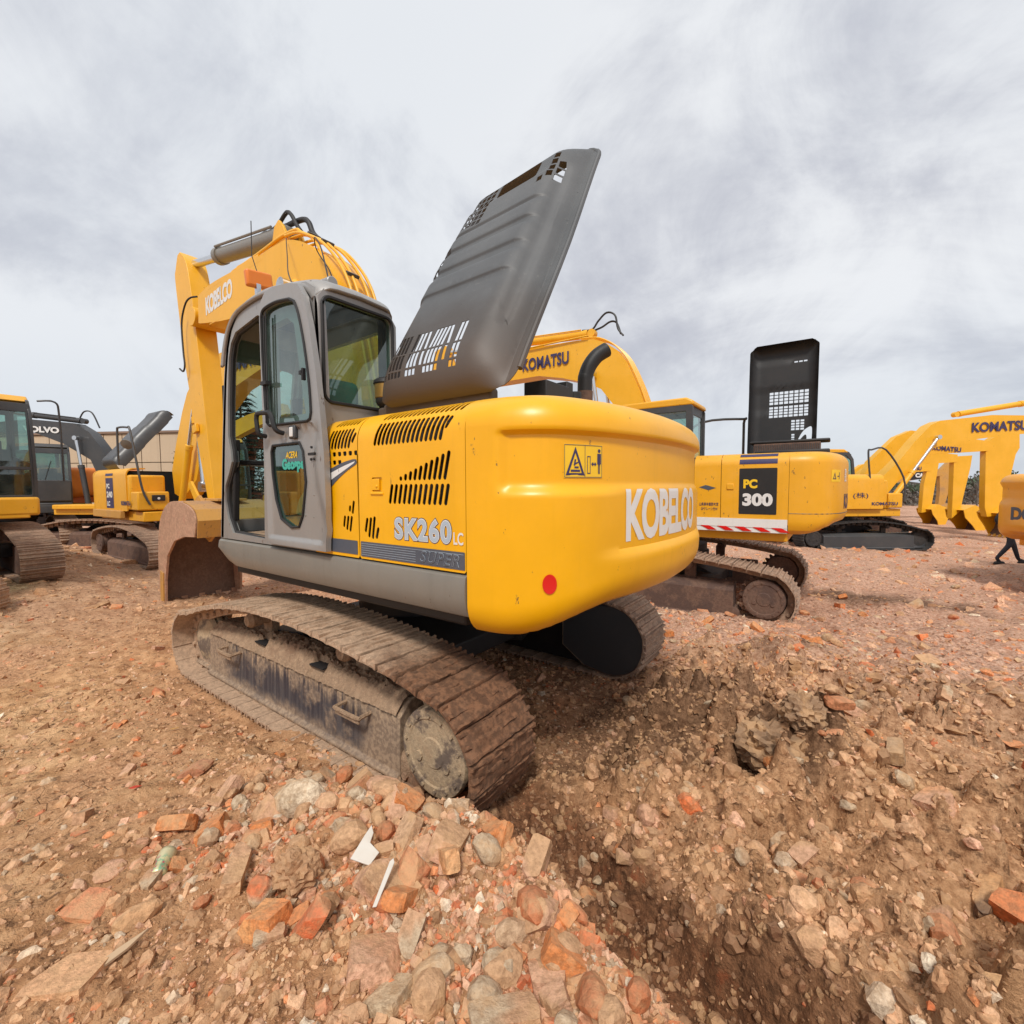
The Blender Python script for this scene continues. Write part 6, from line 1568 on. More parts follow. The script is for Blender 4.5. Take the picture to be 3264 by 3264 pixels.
obj('red_hazard_dashes', bm, M_decal_r, Q, 0).location = (body_sh, 0, .23)
QC = [c for c in Q.children if c.name.startswith('counterweight')][0]
cwq = lambda a, v, o: cw_point(a, v, o, False, 1.30, 2.62)
obj('lettering', lettering('KOMATSU', 1.18, 2.5, 1.70, 1.95, cwq, .032, 0, .004, 30), M_decal_navy, QC, 0)
obj('warning_sticker', polyprint([rrect(.62, 2.14, .92, 2.33, .01, 1)], cwq, .003, frange(.62, .92, 4)), M_decal_y, QC, 0)
bm = BM(); sheet([(.66, 2.18), (.76, 2.18), (.71, 2.29)], [[(.685, 2.193), (.735, 2.193), (.71, 2.26)]], lambda u, v, o: cwq(u, v, .006), 0, bm=bm); polyprint([[(.80, 2.22), (.85, 2.22), (.85, 2.235), (.80, 2.235)], [(.86, 2.18), (.875, 2.18), (.875, 2.29), (.86, 2.29)]], cwq, .006, bm=bm); obj('warning_symbols', bm, M_decal_navy, QC, 0)
obj('lettering', lettering('要注', 1.15, 1.32, 2.14, 2.36, cwq, .02, 0, .005, 6), M_decal_w, QC, 0)
bm = BM(); tube(bm, [cwq(FL*k/40, 1.64, -.004) for k in range(41)], .008, 5); obj('seam_groove', bm, M_dgrey, QC)
hv = []
def rows(u0, u1, v0, v1, nx_, ny_, g=.02):
    for i in range(nx_):
        for j in range(ny_):
            a = u0 + (u1-u0)*i/nx_; b = v0 + (v1-v0)*j/ny_; hv.append([(a, b), (a + (u1-u0)/nx_ - g, b), (a + (u1-u0)/nx_ - g, b + (v1-v0)/ny_ - g*.8), (a, b + (v1-v0)/ny_ - g*.8)])
rows(.16, .86, 1.11, 1.38, 8, 4); rows(.16, .86, .84, 1.08, 8, 4); rows(.22, .46, .56, .78, 3, 4); rows(.38, .45, .30, .50, 1, 4); rows(.20, .44, 1.92, 1.97, 3, 1)
hv.append(curve2([(.09, .26), (.085, .58), (.15, .60), (.24, .52), (.31, .38)], 3) + curve2([(.30, .34), (.20, .46), (.17, .40), (.19, .30), (.22, .27)], 3))
hg = hood_generic(Q, M_black, -2.42, -1.22, -.75, 2.68, 2.30, 93, .20, hv)
bm = BM(); box(bm, (-2.02, .55, 2.72), (1.0, .22, .26)); qr = obj('radiator', bm, M_hubrust, Q, 30, .01); bm = BM()
for k in range(36): box(bm, (-2.50 + .0272*k, .665, 2.72), (.010, .012, .22))
obj('radiator_fins', bm, M_dgrey, qr); bm = BM(); box(bm, (-2.05, .45, 2.88), (1.2, .4, .05)); box(bm, (-2.1, 0, 2.66), (1.1, 1.6, .12)); obj('engine_cover', bm, M_black, Q, 30, .02)
bm = BM(); tube(bm, smooth_pts([(-1.05, -1.42, 2.6), (-1.05, -1.42, 3.5), (-1.05, -1.36, 3.58), (-.2, -1.36, 3.58), (.25, -1.36, 3.2), (.3, -1.36, 2.6)], 4), .028, 8); obj('guard_rail', bm, M_dgrey, Q)
lf = lambda u, v, o: Vector((u, .245+o, v))
obj('lettering', lettering('KOMATSU', 3.40, 2.10, 4.96, 5.26, lf, .032, 0, .004), M_decal_navy, [c for c in Q.children if c.name.startswith('boom') and c.name.split('.')[0] == 'boom'][0], 0)
bm = BM()
for k in range(4): tube(bm, smooth_pts([(x - .02 + .0, -.18+.11*k, z+.05) for x, z in ((1.9, 5.46), (1.5, 5.42), (1.22, 5.30), (.98, 5.12), (.72, 4.80), (.42, 4.15), (.2, 3.5))], 3), .02, 6)
obj('boom_pipe', bm, M_boom, Q, 50)
bm = BM(); tube(bm, smooth_pts([(1.85, .05, 5.72), (1.6, .05, 5.70), (1.45, .05, 5.86), (1.25, .05, 6.0), (1.05, .05, 5.9), (.98, .05, 5.6), (.85, .05, 5.42)], 5), .022, 6); tube(bm, smooth_pts([(1.6, -.05, 5.7), (1.4, -.05, 5.74), (1.2, -.05, 5.82), (1.05, -.05, 5.76), (.95, -.05, 5.5)], 5), .022, 6); obj('hydraulic_hose', bm, M_rubber, Q)
bm = BM(); tube(bm, [(4.8, .27, 5.50), (1.6, .27, 5.50)], .02, 6); obj('boom_pipe', bm, M_boom, Q)

for c in Q.children:
    if c.name not in QOLD and c.name.split('.')[0] in ('guard_rail', 'engine_hood', 'radiator', 'engine_cover'): c.location.z += .20
    if c.name not in QOLD and c.name.split('.')[0] in ('hydraulic_hose', 'boom_pipe'): c.location.x += .33; c.location.z += .22
# ---- excavator at left with PC 240 lettering, facing this way
P2_ = generic('excavator', 'yellow excavator facing us with PC 240 LC lettering and leaning dark hood', (12.5, -1.80, .01), R(-177.4), M_yel2, M_yel2, M_dgrey, M_boom,
    [(7.0, 5.30), (5.4, 5.44), (4.4, 5.56), (3.0, 5.50), (2.0, 5.22), (1.27, 4.73), (.90, 4.23), (.40, 3.35), (.04, 2.60), (.15, 1.9), (.7, 1.75), (1.64, 2.29), (2.09, 3.18), (2.8, 3.95), (3.9, 4.56), (5.36, 4.86), (7.0, 4.9)],
    [(6.8, 5.9), (7.15, 5.4), (7.0, 3.8), (6.4, 1.9), (6.1, 1.9), (6.3, 3.8), (6.5, 5.4)], cyl_ab=((1.05, 1.5), (2.2, 4.46), .58), cyl_y=.40, armcyl=((3.3, 5.8), (6.8, 5.8), .6),
    bucketprof=shiftp([(4.8, 1.4), (4.9, 1.9), (5.6, 1.95), (6.0, 1.5), (6.1, .9), (6.0, .3)], -.8), bucket_inner=shiftp([(5.7, .5), (5.4, 1.1)], -.8))
sp = [c for c in P2_.children if c.name.startswith('side_panel')]
r_f, r_v1 = shoulder(1.44, -1, 2.62); rf = lambda u, v, o: r_f(u, v-1.44, o)
RS = sp[2]
obj('model_sticker', polyprint([rrect(-1.05, 1.50, -.45, 2.36, .01, 1)], rf, .004), M_decal_navy, RS, 0)
rl = lambda s, x0, x1, z0, z1, off, bold: lettering(s, x0, x1, z0, z1, rf, bold, 0, off)
obj('lettering', rl('PC', -.98, -.72, 2.06, 2.20, .008, .05), M_decal_w, RS, 0); obj('lettering', rl('240', -.99, -.52, 1.80, 1.98, .008, .05), M_decal_w, RS, 0); obj('lettering', rl('LC', -.98, -.74, 1.56, 1.70, .008, .05), M_decal_w, RS, 0)
bm = BM(); sheet([(-1.05, 2.42), (-.45, 2.42), (-.45, 2.49), (-1.05, 2.49)], [], lambda u, v, o: rf(u, v, .005), 0, cv=frange(2.42, 2.49, 3), bm=bm); obj('purple_stripe', bm, M_decal_navy, RS, 0)
obj('lettering', rl('KOMATSU', .15, .85, 1.60, 1.72, .012, .05), M_decal_navy, P2_, 0)
hood_generic(P2_, M_dgrey, -2.05, -.85, -1.15, 2.62, 2.25, 51, .34)
bm = BM(); sill = box(bm, (-.9, -1.50, 1.34), (2.3, .12, .22)); obj('step_grating', bm, M_mud_yel, P2_, 30, .02)
bm = BM(); tube(bm, smooth_pts([(1.28, -1.20, 1.62), (1.26, -1.34, 2.0), (1.20, -1.42, 2.7), (.95, -1.46, 3.60), (.80, -1.47, 3.68), (.20, -1.48, 3.72), (.08, -1.48, 3.60), (.05, -1.48, 2.7)], 4), .028, 8); obj('guard_rail', bm, M_dgrey, P2_)
bm = BM(); rings_y(bm, (0, 0, 0), [(.01, 0), (.14, .02), (.14, .04), (.01, .06)], 18); mr = obj('mirror', bm, M_sill, P2_, 40); mr.location = (.75, -1.50, 3.22); mr.rotation_euler = (R(30), 0, R(40))
bm = BM(); box(bm, (1.27, -1.0, 1.80), (.03, .30, .16)); hl = obj('headlight', bm, M_black, P2_, 30, .01); bm = BM(); rings_y(bm, (0, 0, 0), [(.005, 0), (.05, .008), (.05, .02)], 14); h2 = obj('lamp_lens', bm, M_decal_w, hl); h2.location = (1.29, -1.0, 1.79); h2.rotation_euler = (0, 0, R(90))
bfr = lambda u, v, o: Vector((u, -.245-o, v))
obj('lettering', lettering('KOMATSU', 3.6, 5.6, 4.95, 5.30, bfr, .032, 0, .004), M_decal_navy, [c for c in P2_.children if c.name.split('.')[0] == 'boom'][0], 0)
# ---- yellow cab at the left edge
L1 = generic('excavator', 'yellow excavator with a glass fronted cab cut off by the left edge of the frame', (9.8, 3.24, .40), R(182.9), M_yel2, M_yel2, M_dgrey, M_boom,
    [(-.3, 2.2), (-.2, 3.6), (.4, 4.6), (2.4, 4.9), (3.0, 4.4), (1.2, 3.9), (.6, 2.1)], single=True, shoe=M_shoe2)
L1.scale = (.96, .96, .96)
bm = BM(); box(bm, (1.22, 1.02, 1.40), (.14, .95, .36)); obj('cab_base_front', bm, M_yel2, L1, 30, .05, 3)
bm = BM(); tube(bm, smooth_pts([(1.15, 1.56, 3.5), (1.25, 1.80, 3.5), (1.22, 1.86, 3.2), (1.2, 1.88, 1.9)], 4), .02, 6); obj('guard_rail', bm, M_dgrey, L1)
bm = BM(); box(bm, (1.16, .85, 2.9), (.02, .32, .80)); obj('sun_shade', bm, M_wood, L1)
# ---- muddy crawler at the very left edge
L2 = generic('excavator', 'muddy excavator of which only the end of one crawler shows at the left edge', (6.57, 4.38, .12), R(230), M_yel2, M_yel2, M_dgrey, None, None, None, single=True, shoe=M_shoe)
L2.scale = (.70, .70, .95)
def at(pu, dist): # world position on the ground at a given viewing direction and depth
    v = fw + rt*((pu-966)/(1456.05*.5919)); return (CAM.x + v.x*dist, CAM.y + v.y*dist)
KA = at(108, 16.3); KP = (KA[0]+1.15, KA[1]+1.0, .05)
# ---- excavator with a black cab facing us
K = generic('excavator', 'excavator with a black cab facing us in front of the beige building', KP, R(176), M_dgrey, M_dgrey, M_dgrey, M_dgrey, None, None, single=False, shoe=M_shoe2)
bm = BM(); box(bm, (1.19, 1.02, 1.95), (.05, .90, .75)); obj('cab_front_panel', bm, M_dgrey, K, 30, .06, 3)
# ---- dark boom reaching left
VB = generic('excavator', 'excavator with a long dark grey boom lettered VOLVO reaching left behind the raised hood', (17.9, -1.7, .0), R(36), M_yel2, M_dgrey, M_dgrey, M_dgrey,
    [(5.3, 4.42), (3.13, 4.61), (1.48, 4.45), (.95, 4.12), (.50, 3.50), (.30, 2.6), (.35, 2.0), (.62, 2.0), (.78, 2.7), (.95, 3.12), (1.92, 3.71), (3.15, 4.20), (5.3, 4.05)],
    [(5.0, 5.0), (5.3, 4.9), (6.1, 2.6), (5.9, 2.4), (5.0, 4.0)], armcyl=((1.3, 4.55), (5.05, 5.02), .5), cyl_ab=((.95, 1.4), (1.3, 3.9), .6), cab=False)
obj('lettering', lettering('VOLVO', 3.35, 2.02, 4.12, 4.34, lambda u, v, o: Vector((u, .245+o, v + (2.7-u)*-.06)), .05, 0, .004), M_decal_w, [c for c in VB.children if c.name.split('.')[0] == 'boom'][0], 0)
bm = BM(); tube(bm, smooth_pts([(1.5, 0, 4.6), (1.3, 0, 4.9), (1.0, 0, 4.85), (.75, 0, 4.3)], 5), .025, 6); obj('hydraulic_hose', bm, M_rubber, VB)
# ---- further machines around the left side and seen through the cab
p = Vector((CAM.x, CAM.y, 0))
def at(pu, dist): # world position on the ground at a given viewing direction and depth
    v = fw + rt*((pu-966)/(1456.05*.5919)); return (CAM.x + v.x*dist, CAM.y + v.y*dist)
SB = [(-.1, 2.0), (-.15, 3.3), (.2, 4.1), (1.0, 4.7), (3.2, 4.9), (5.0, 4.6), (5.0, 4.15), (3.0, 4.35), (1.4, 4.0), (.7, 3.1), (.5, 2.0)]
SA = [(4.7, 5.2), (5.1, 5.0), (5.3, 3.4), (5.2, 1.8), (4.9, 1.8), (4.8, 3.4), (4.6, 4.6)]
SBU = [(4.4, 1.3), (4.5, 1.8), (5.2, 1.85), (5.6, 1.4), (5.7, .8), (5.6, .2)]; SBI = [(5.3, .4), (5.0, 1.0)]
q = (21.5, -5.6); Q2 = generic('excavator', 'yellow excavator whose boom stands behind the dark leaning hood', (q[0], q[1], 0), R(-150), M_yel2, M_yel2, M_dgrey, M_boom,
    [(-.1, 2.0), (-.15, 3.3), (.10, 4.1), (.8, 4.75), (2.6, 5.5), (4.4, 6.0), (4.6, 5.5), (2.9, 4.9), (1.4, 4.2), (.9, 3.3), (.5, 2.0)], SA, cyl_ab=((.95, 1.4), (1.0, 3.9), .6))
q = (18.6, -9.3); S1 = generic('excavator', 'yellow excavator seen through the cab door opening below the fir tree', (q[0], q[1], 0), R(150), M_yel2, M_yel2, M_dgrey, None, None, None)
q = (19.5, -12.4); S2 = generic('excavator', 'faded red excavator with its boom lowered toward the left beyond the cab', (q[0], q[1], 0), R(60), M_red, M_red, M_dgrey, M_red, SB, SA, cyl_ab=((.95, 1.4), (1.2, 3.7), .6), bucketprof=SBU, bucket_inner=SBI)
q = (24, -1.2); S3 = generic('excavator', 'orange excavator in the gap between the black cab and the beige building', (q[0], q[1], .3), R(20), M_org, M_org, M_dgrey, None, None, None)
# ---- the row at the far right with booms pointing right
RB = R(-143)
B1p = [(7.9, 4.85), (6.86, 4.78), (5.5, 4.80), (4.3, 4.67), (3.6, 4.60), (3.25, 4.44), (2.7, 3.85), (2.12, 3.11), (1.43, 2.45), (1.25, 2.0), (1.6, 1.75), (2.1, 2.37), (2.98, 3.06), (3.39, 3.61), (4.4, 3.85), (5.8, 4.02), (7.0, 4.14), (7.9, 4.20)]
B1 = generic('excavator', 'nearest yellow excavator of the far right row, its KOMATSU boom leaving the frame', (-3.5, -17.5, -.18), RB, M_yel2, M_yel2, M_dgrey, M_boom, B1p,
    [(8.0, 5.5), (8.4, 5.0), (8.1, 3.0), (7.9, 1.8), (7.6, 1.8), (7.6, 3.0), (7.7, 4.6)], cyl_ab=((1.55, 1.4), (3.40, 3.98), .52), armcyl=((4.35, 4.85), (8.1, 5.45), .66), shoe=M_shoe_dark, track_kw=dict(frame_mat=M_dgrey, hub_mat=M_shoe_dark))
b_ = [c for c in B1.children if c.name.split('.')[0] == 'boom'][0]
obj('lettering', lettering('KOMATSU', 4.75, 6.85, 4.16, 4.52, lambda u, v, o: Vector((u, -.245-o, v + (u-4.75)*.045)), .032, 0, .006), M_decal_navy, b_, 0)
obj('lettering', lettering('KOMATSU', .15, 1.05, 1.56, 1.67, rf, .032, 0, .012), M_decal_navy, B1, 0)
obj('lettering', lettering('(株)', -.50, .02, 1.78, 2.0, rf, .0, 0, .012), M_decal_navy, B1, 0)
bm = BM(); tube(bm, smooth_pts([(.1, -1.45, 2.4), (.0, -1.45, 3.35), (.1, -1.45, 3.45), (.6, -1.45, 3.45), (1.25, -1.45, 2.5), (1.3, -1.45, 1.7)], 4), .03, 7); obj('guard_rail', bm, M_dgrey, B1)
def shift(pts, d): return [(a-d, b) for a, b in pts]
B2 = generic('excavator', 'second yellow excavator of the far right row with smaller KOMATSU boom lettering', (-3.16, -21.6, -.15), RB, M_yel2, M_yel2, M_dgrey, M_boom,
    shift([(9.3, 4.0), (9.27, 4.15), (5.69, 4.64), (5.03, 4.36), (3.89, 3.26), (3.5, 2.2), (3.9, 1.9), (4.6, 2.9), (5.3, 3.5), (9.2, 3.72)], 2.2) ,
    shift([(9.31, 4.24), (9.9, 4.60), (10.6, 4.51), (10.64, 3.85), (10.48, 3.57), (10.09, 1.45), (9.84, .83), (9.33, .77), (9.2, 1.2), (9.12, 3.68)], 2.2), bucketprof=shift([(9.5, .95), (9.9, 1.25), (10.3, 1.1), (10.5, .7), (10.35, .2), (10.12, -.10)], 2.2), bucket_inner=shift([(9.9, .3), (9.6, .7)], 2.2), half=.17, armhalf=.15, shoe=M_shoe_dark)
obj('lettering', lettering('KOMATSU', 4.45, 5.75, 3.68, 3.90, lambda u, v, o: Vector((u, -.175-o, v + (u-4.15)*-.09+.12)), .032, 0, .006), M_decal_navy, [c for c in B2.children if c.name.split('.')[0] == 'boom'][0], 0)
B3 = generic('excavator', 'third yellow excavator of the far right row, bucket tip touching the ground', (-2.9, -25.8, -.25), RB, M_yel2, M_yel2, M_dgrey, M_boom,
    shift([(11.3, 3.5), (11.3, 3.9), (8.1, 4.2), (7.5, 4.0), (6.2, 3.0), (5.9, 2.0), (6.3, 1.9), (7.0, 2.8), (7.7, 3.3)], 4.5),
    shift([(11.14, 3.80), (12.1, 3.85), (12.03, 3.23), (11.71, 1.59), (11.61, .94), (11.17, .54), (11.16, 1.99)], 4.5), bucketprof=shift([(11.4, 1.0), (12.0, 1.25), (12.55, 1.0), (12.75, .5), (12.6, .0), (12.35, -.42)], 4.5), bucket_inner=shift([(11.9, .2), (11.5, .6)], 4.5), half=.17, armhalf=.15)
B4 = generic('excavator', 'fourth yellow excavator of the far right row, left of the brown bucket arm', (-2.0, -29.6, -.3), RB, M_yel2, M_yel2, M_dgrey, M_boom,
    shift([(13.2, 3.2), (13.16, 3.6), (9.9, 3.75), (9.0, 3.6), (8.0, 2.9), (7.6, 1.9), (8.0, 1.8), (8.7, 2.6), (9.6, 3.0)], 6),
    shift([(13.10, 3.80), (13.69, 3.75), (13.41, 1.51), (13.29, .76), (12.76, .68), (12.83, 2.42)], 6), bucketprof=shift([(13.0, .9), (13.4, 1.2), (13.9, 1.0), (14.1, .5), (13.9, .0), (13.54, -.38)], 6), bucket_inner=shift([(13.4, .2), (13.1, .6)], 6), half=.17, armhalf=.15)
obj('lettering', lettering('KOMATSU', 5.4, 6.6, 3.25, 3.46, lambda u, v, o: Vector((u, -.175-o, v)), .032, 0, .006), M_decal_navy, [c for c in B4.children if c.name.split('.')[0] == 'boom'][0], 0)
B5 = generic('excavator', 'brown armed excavator with a CAT plate on its boom in the far right row', (-3.4, -35.0, -.3), RB, M_mud_yel, M_mud_yel, M_dgrey, M_mud_yel,
    shift([(17.4, 3.0), (17.4, 3.4), (13.9, 3.2), (13.1, 2.6), (12.7, 1.9), (13.1, 1.8), (14.2, 2.5)], 10.5),
    shift([(17.2, 3.3), (17.8, 3.9), (18.09, 3.29), (18.04, 2.44), (17.68, 1.08), (17.19, .58), (17.29, 1.94)], 10.5), bucketprof=shift([(17.2, .9), (17.7, 1.1), (18.2, .8), (18.3, .4), (18.1, 0), (17.93, -.5)], 10.5), bucket_inner=shift([(17.6, .2), (17.3, .6)], 10.5), half=.17, armhalf=.15)
bq = [c for c in B5.children if c.name.split('.')[0] == 'boom'][0]
obj('boom_plate', polyprint([[(4.6, 2.70), (6.3, 2.80), (6.3, 3.28), (4.3, 3.22)]], lambda u, v, o: Vector((u, -.175-o, v)), .003), M_black, bq, 0)
obj('lettering', lettering('CAT', 5.0, 5.8, 2.86, 3.16, lambda u, v, o: Vector((u, -.175-o, v)), .06, 0, .008), M_decal_w, bq, 0)
# ---- orange counterweight at the right edge
tl = at(2012, 8.0); fwd_o = Vector((-.80, -.60, 0))
ORX = generic('excavator', 'amber yellow excavator whose rounded counterweight is cut off by the right edge', (tl[0] - 2.80*.80, tl[1] - 2.80*.60, -.34), R(-233), M_amber, M_amber, M_dgrey, M_amber, [(-.1, 2.0), (-.15, 3.3), (.6, 4.7), (1.0, 4.2), (.7, 3.1), (.5, 2.0)], None, single=False, cwrecess=True, swing=R(90))
for c in ORX.children:
    if c.name.split('.')[0] in ('track_frame', 'sprocket', 'idler_wheel', 'bottom_roller', 'carrier_roller', 'roller_bracket', 'track_belt', 'carbody', 'swing_bearing'): c.location.y += .0; c.location.z += .12; c.matrix_basis = Matrix.Translation(Matrix.Rotation(R(233), 3, 'Z') @ (rt*.75)) @ c.matrix_basis
ORC = [c for c in ORX.children if c.name.startswith('counterweight')][0]
obj('lettering', lettering('DOOSAN', .95, 2.3, 1.72, 1.98, lambda a, v, o: cw_point(a, v, o, True, 1.30, 2.62), .05, 0, .004, 24), M_decal_dark, ORC, 0)

# ================================================================== building, trees, person
a0_, a1_ = at(-60, 36), at(345, 34)
d_ = Vector((a1_[0]-a0_[0], a1_[1]-a0_[1], 0)); LB = d_.length
BL = empty('warehouse', (a0_[0], a0_[1], -.3), math.atan2(d_.y, d_.x), 'long beige panelled warehouse wall behind the machines at left', 'building')
bm = BM(); box(bm, (LB/2, 4, 3.2), (LB, 7.9, 6.4)); obj('wall_core', bm, M_roofm, BL)
npn = 12; me0 = None
for i in range(npn):
    for j in range(3):
        if me0 is None:
            bm = BM(); box(bm, (0, 0, 0), (LB/npn-.07, .12, 2.08)); me0 = mesh_of(bm, 'wall_panel', M_wall)
        o = bpy.data.objects.new('wall_panel', me0); COL.objects.link(o); o.parent = BL; o.location = (LB/npn*(i+.5), -.02 + .0, 1.07 + 2.14*j)
bm = BM(); box(bm, (LB/2, 4, 6.52), (LB+.5, 8.4, .16)); obj('roof', bm, M_roofm, BL)

def leafmat(name, c1, c2, tr=.15):
    m, t, b = newmat(name); g = t.add('ShaderNodeNewGeometry'); n = t.noise(g.outputs['Position'], 1.3, 4, .6); f = t.noise(g.outputs['Position'], 14, 3, .6)
    t.put(b.inputs['Base Color'], t.mix(t.ramp(t.math('ADD', t.math('MULTIPLY', n, .5), t.math('MULTIPLY', f, .5)), .38, .62), c1, c2)); b.inputs['Roughness'].default_value = .8; return m
M_fir = leafmat('fir_needles', (.020, .045, .022), (.050, .095, .042)); M_leaf = leafmat('broad_leaves', (.025, .045, .018), (.06, .09, .035)); M_bark = paint('bark', (.10, .07, .05), .9, .2, coat=0)
M_scrub = leafmat('winter_scrub', (.10, .088, .075), (.19, .165, .14)); M_scrubg = leafmat('distant_evergreen', (.05, .085, .045), (.09, .12, .07))
def leafcloud(bm_v, pts, size, rr_):
    V = []; F = []
    for p in pts:
        a = Vector((rr_.gauss(0, 1), rr_.gauss(0, 1), rr_.gauss(0, .7))).normalized(); b = a.orthogonal().normalized(); c = a.cross(b); s = size*rr_.uniform(.6, 1.3); i = len(V)
        V += [p + b*s, p + c*s*.5, p - b*s, p - c*s*.5]; F.append((i, i+1, i+2, i+3))
    return V, F
def fir(x, y, H, rad, label, sd):
    r_ = random.Random(sd); root = empty('fir_tree', (x, y, gz(x, y)-.1), 0, label, 'tree')
    bm = BM(); tube(bm, [(0, 0, 0), (0, 0, H*.5), (0, 0, H)], .16, 8, True, [1, .6, .08]); obj('trunk', bm, M_bark, root)
    V = []; F = []; bm = BM()
    z = .9
    while z < H-.1:
        t = (z-.9)/(H-.9); L = rad*(1-t)**.75*r_.uniform(.8, 1.1) + .12
        for k in range(r_.randint(8, 10)):
            a = r_.uniform(0, 6.28); l = L*r_.uniform(.65, 1.1); P = []
            for s in range(9):
                u = s/8; P.append(Vector((math.cos(a)*l*u, math.sin(a)*l*u, z + .12*l*math.sin(u*2.2) - .32*l*u*u)))
            tube(bm, P[::2], .018, 4, False, [1, .8, .6, .4, .2])
            for s in range(1, 9):
                c = P[s]; wdt = .42*(1-s/10)*min(l, 1.4)
                for q_ in range(9):
                    sd_ = r_.choice((-1, 1)); dirn = Vector((math.cos(a+sd_*r_.uniform(.5, 1.1)), math.sin(a+sd_*r_.uniform(.5, 1.1)), r_.uniform(-.35, .1)))
                    e = c + dirn*wdt*r_.uniform(.5, 1.1); sdv = dirn.cross(Vector((0, 0, 1))).normalized()*.06; i = len(V)
                    V += [c, c.lerp(e, .5)+sdv, e, c.lerp(e, .5)-sdv]; F.append((i, i+1, i+2, i+3))
        z += H*.030*r_.uniform(.8, 1.25)
    obj('branches', bm, M_bark, root)
    me = bpy.data.meshes.new('crown'); me.from_pydata(V, [], F); me.materials.append(M_fir); o = bpy.data.objects.new('crown', me); COL.objects.link(o); o.parent = root
fir(*at(461, 24), 8.3, 2.6, 'fir tree seen through the open cab door above the parked machines', 3)
fir(*at(520, 30), 6.8, 2.1, 'lower fir tree standing right of the first one behind the cab', 8)
def broad(x, y, H, rad, label, sd, mat=None, n=2600, leaf=.11):
    r_ = random.Random(sd); root = empty('broadleaf_tree', (x, y, gz(x, y)-.1), 0, label, 'tree'); bm = BM(); tube(bm, [(0, 0, 0), (.05, 0, H*.4), (0, .1, H*.75)], .14, 7, True, [1, .7, .3])
    cs = []
    for k in range(13):
        a = r_.uniform(0, 6.28); q_ = r_.uniform(.2, .9)*rad; c = Vector((math.cos(a)*q_, math.sin(a)*q_, H*r_.uniform(.45, .88))); cs.append((c, rad*r_.uniform(.25, .45))); tube(bm, [(0, 0, H*.35), tuple(c*.6 + Vector((0, 0, H*.2))), tuple(c)], .05, 5, True, [1, .6, .2])
    obj('trunk', bm, M_bark, root); pts = []
    for k in range(n):
        c, s = r_.choice(cs); v = Vector((r_.gauss(0, 1), r_.gauss(0, 1), r_.gauss(0, .8))).normalized()*s*r_.uniform(.5, 1.1); pts.append(c+v)
    V, F = leafcloud(None, pts, leaf, r_); me = bpy.data.meshes.new('crown'); me.from_pydata(V, [], F); me.materials.append(mat or M_leaf); o = bpy.data.objects.new('crown', me); COL.objects.link(o); o.parent = root
broad(*at(445, 30), 5.2, 2.6, 'round dark leafy tree low behind the fir tree', 5)
broad(*at(590, 33), 5.6, 3.2, 'broad leafy tree behind the cab window', 6)
# bare tree on the horizon
def bare(x, y, H, label, sd):
    r_ = random.Random(sd); root = empty('bare_tree', (x, y, -.4), 0, label, 'tree'); bm = BM()
    def br(p, d, l, r, k):
        e = p + d*l; tube(bm, [p, p.lerp(e, .5) + Vector((r_.uniform(-.1, .1), r_.uniform(-.1, .1), 0))*l*.4, e], r, 4, False, [1, .8, .55])
        if k:
            for _ in range(3 if k > 1 else 5): br(p.lerp(e, r_.uniform(.55, 1)), (d + Vector((r_.uniform(-.8, .8), r_.uniform(-.8, .8), r_.uniform(-.1, .6)))).normalized(), l*r_.uniform(.55, .8), r*.5, k-1)
    br(Vector((0, 0, 0)), Vector((0, 0, 1)), H*.36, .10, 4); obj('branches', bm, M_scrub, root)
bare(*at(1842, 52), 5.0, 'leafless tree rising above the scrub between the hanging buckets', 4)
# far scrub belt on the horizon
r_ = random.Random(9); pts = []; ptg = []
for k in range(26000):
    u = r_.uniform(930, 2200); D = 58 + r_.uniform(0, 10) + 6*math.sin(u*.01); x, y = at(u, D); top = 2.9 + .5*math.sin(u*.021)+.35*math.sin(u*.057+1) + .25*math.sin(u*.13)
    z = r_.uniform(-.5, top) if r_.random() < .93 else r_.uniform(top*.8, top*1.12)
    (ptg if (z > top*.66 and r_.random() < .75) else pts).append(Vector((x + r_.uniform(-.5, .5), y + r_.uniform(-.5, .5), z)))
for nm, pp, mm, sz in (('scrub_belt', pts, M_scrub, .24), ('evergreen_belt', ptg, M_scrubg, .26)):
    V, F = leafcloud(None, pp, sz, r_); me = bpy.data.meshes.new(nm); me.from_pydata(V, [], F); me.materials.append(mm); o = bpy.data.objects.new(nm, me); COL.objects.link(o)
    tag(o, 'brown winter scrub along the horizon at right' if nm == 'scrub_belt' else 'dark green tops of the scrub along the horizon at right', 'scrub', None, 'stuff')
bm = BM(); P = [at(900 + 45*k, 64 + 2*math.sin(k)) for k in range(31)]
for (xa, ya), (xb, yb) in zip(P, P[1:]):
    vs = [bm.verts.new(v) for v in ((xa, ya, -.6), (xb, yb, -.6), (xb, yb, 2.3+.3*math.sin(xb)), (xa, ya, 2.3+.3*math.sin(xa)))]; bm.faces.new(vs)
    vs2 = [bm.verts.new(v) for v in ((xa, ya, 2.3+.3*math.sin(xa)), (xb, yb, 2.3+.3*math.sin(xb)), (xb*1.03, yb*1.03, -.6), (xa*1.03, ya*1.03, -.6))]; bm.faces.new(vs2)
o = obj('scrub_core', bm, M_scrub, None, 60); tag(o, 'dense inside of the scrub belt on the right horizon', 'scrub', None, 'stuff')

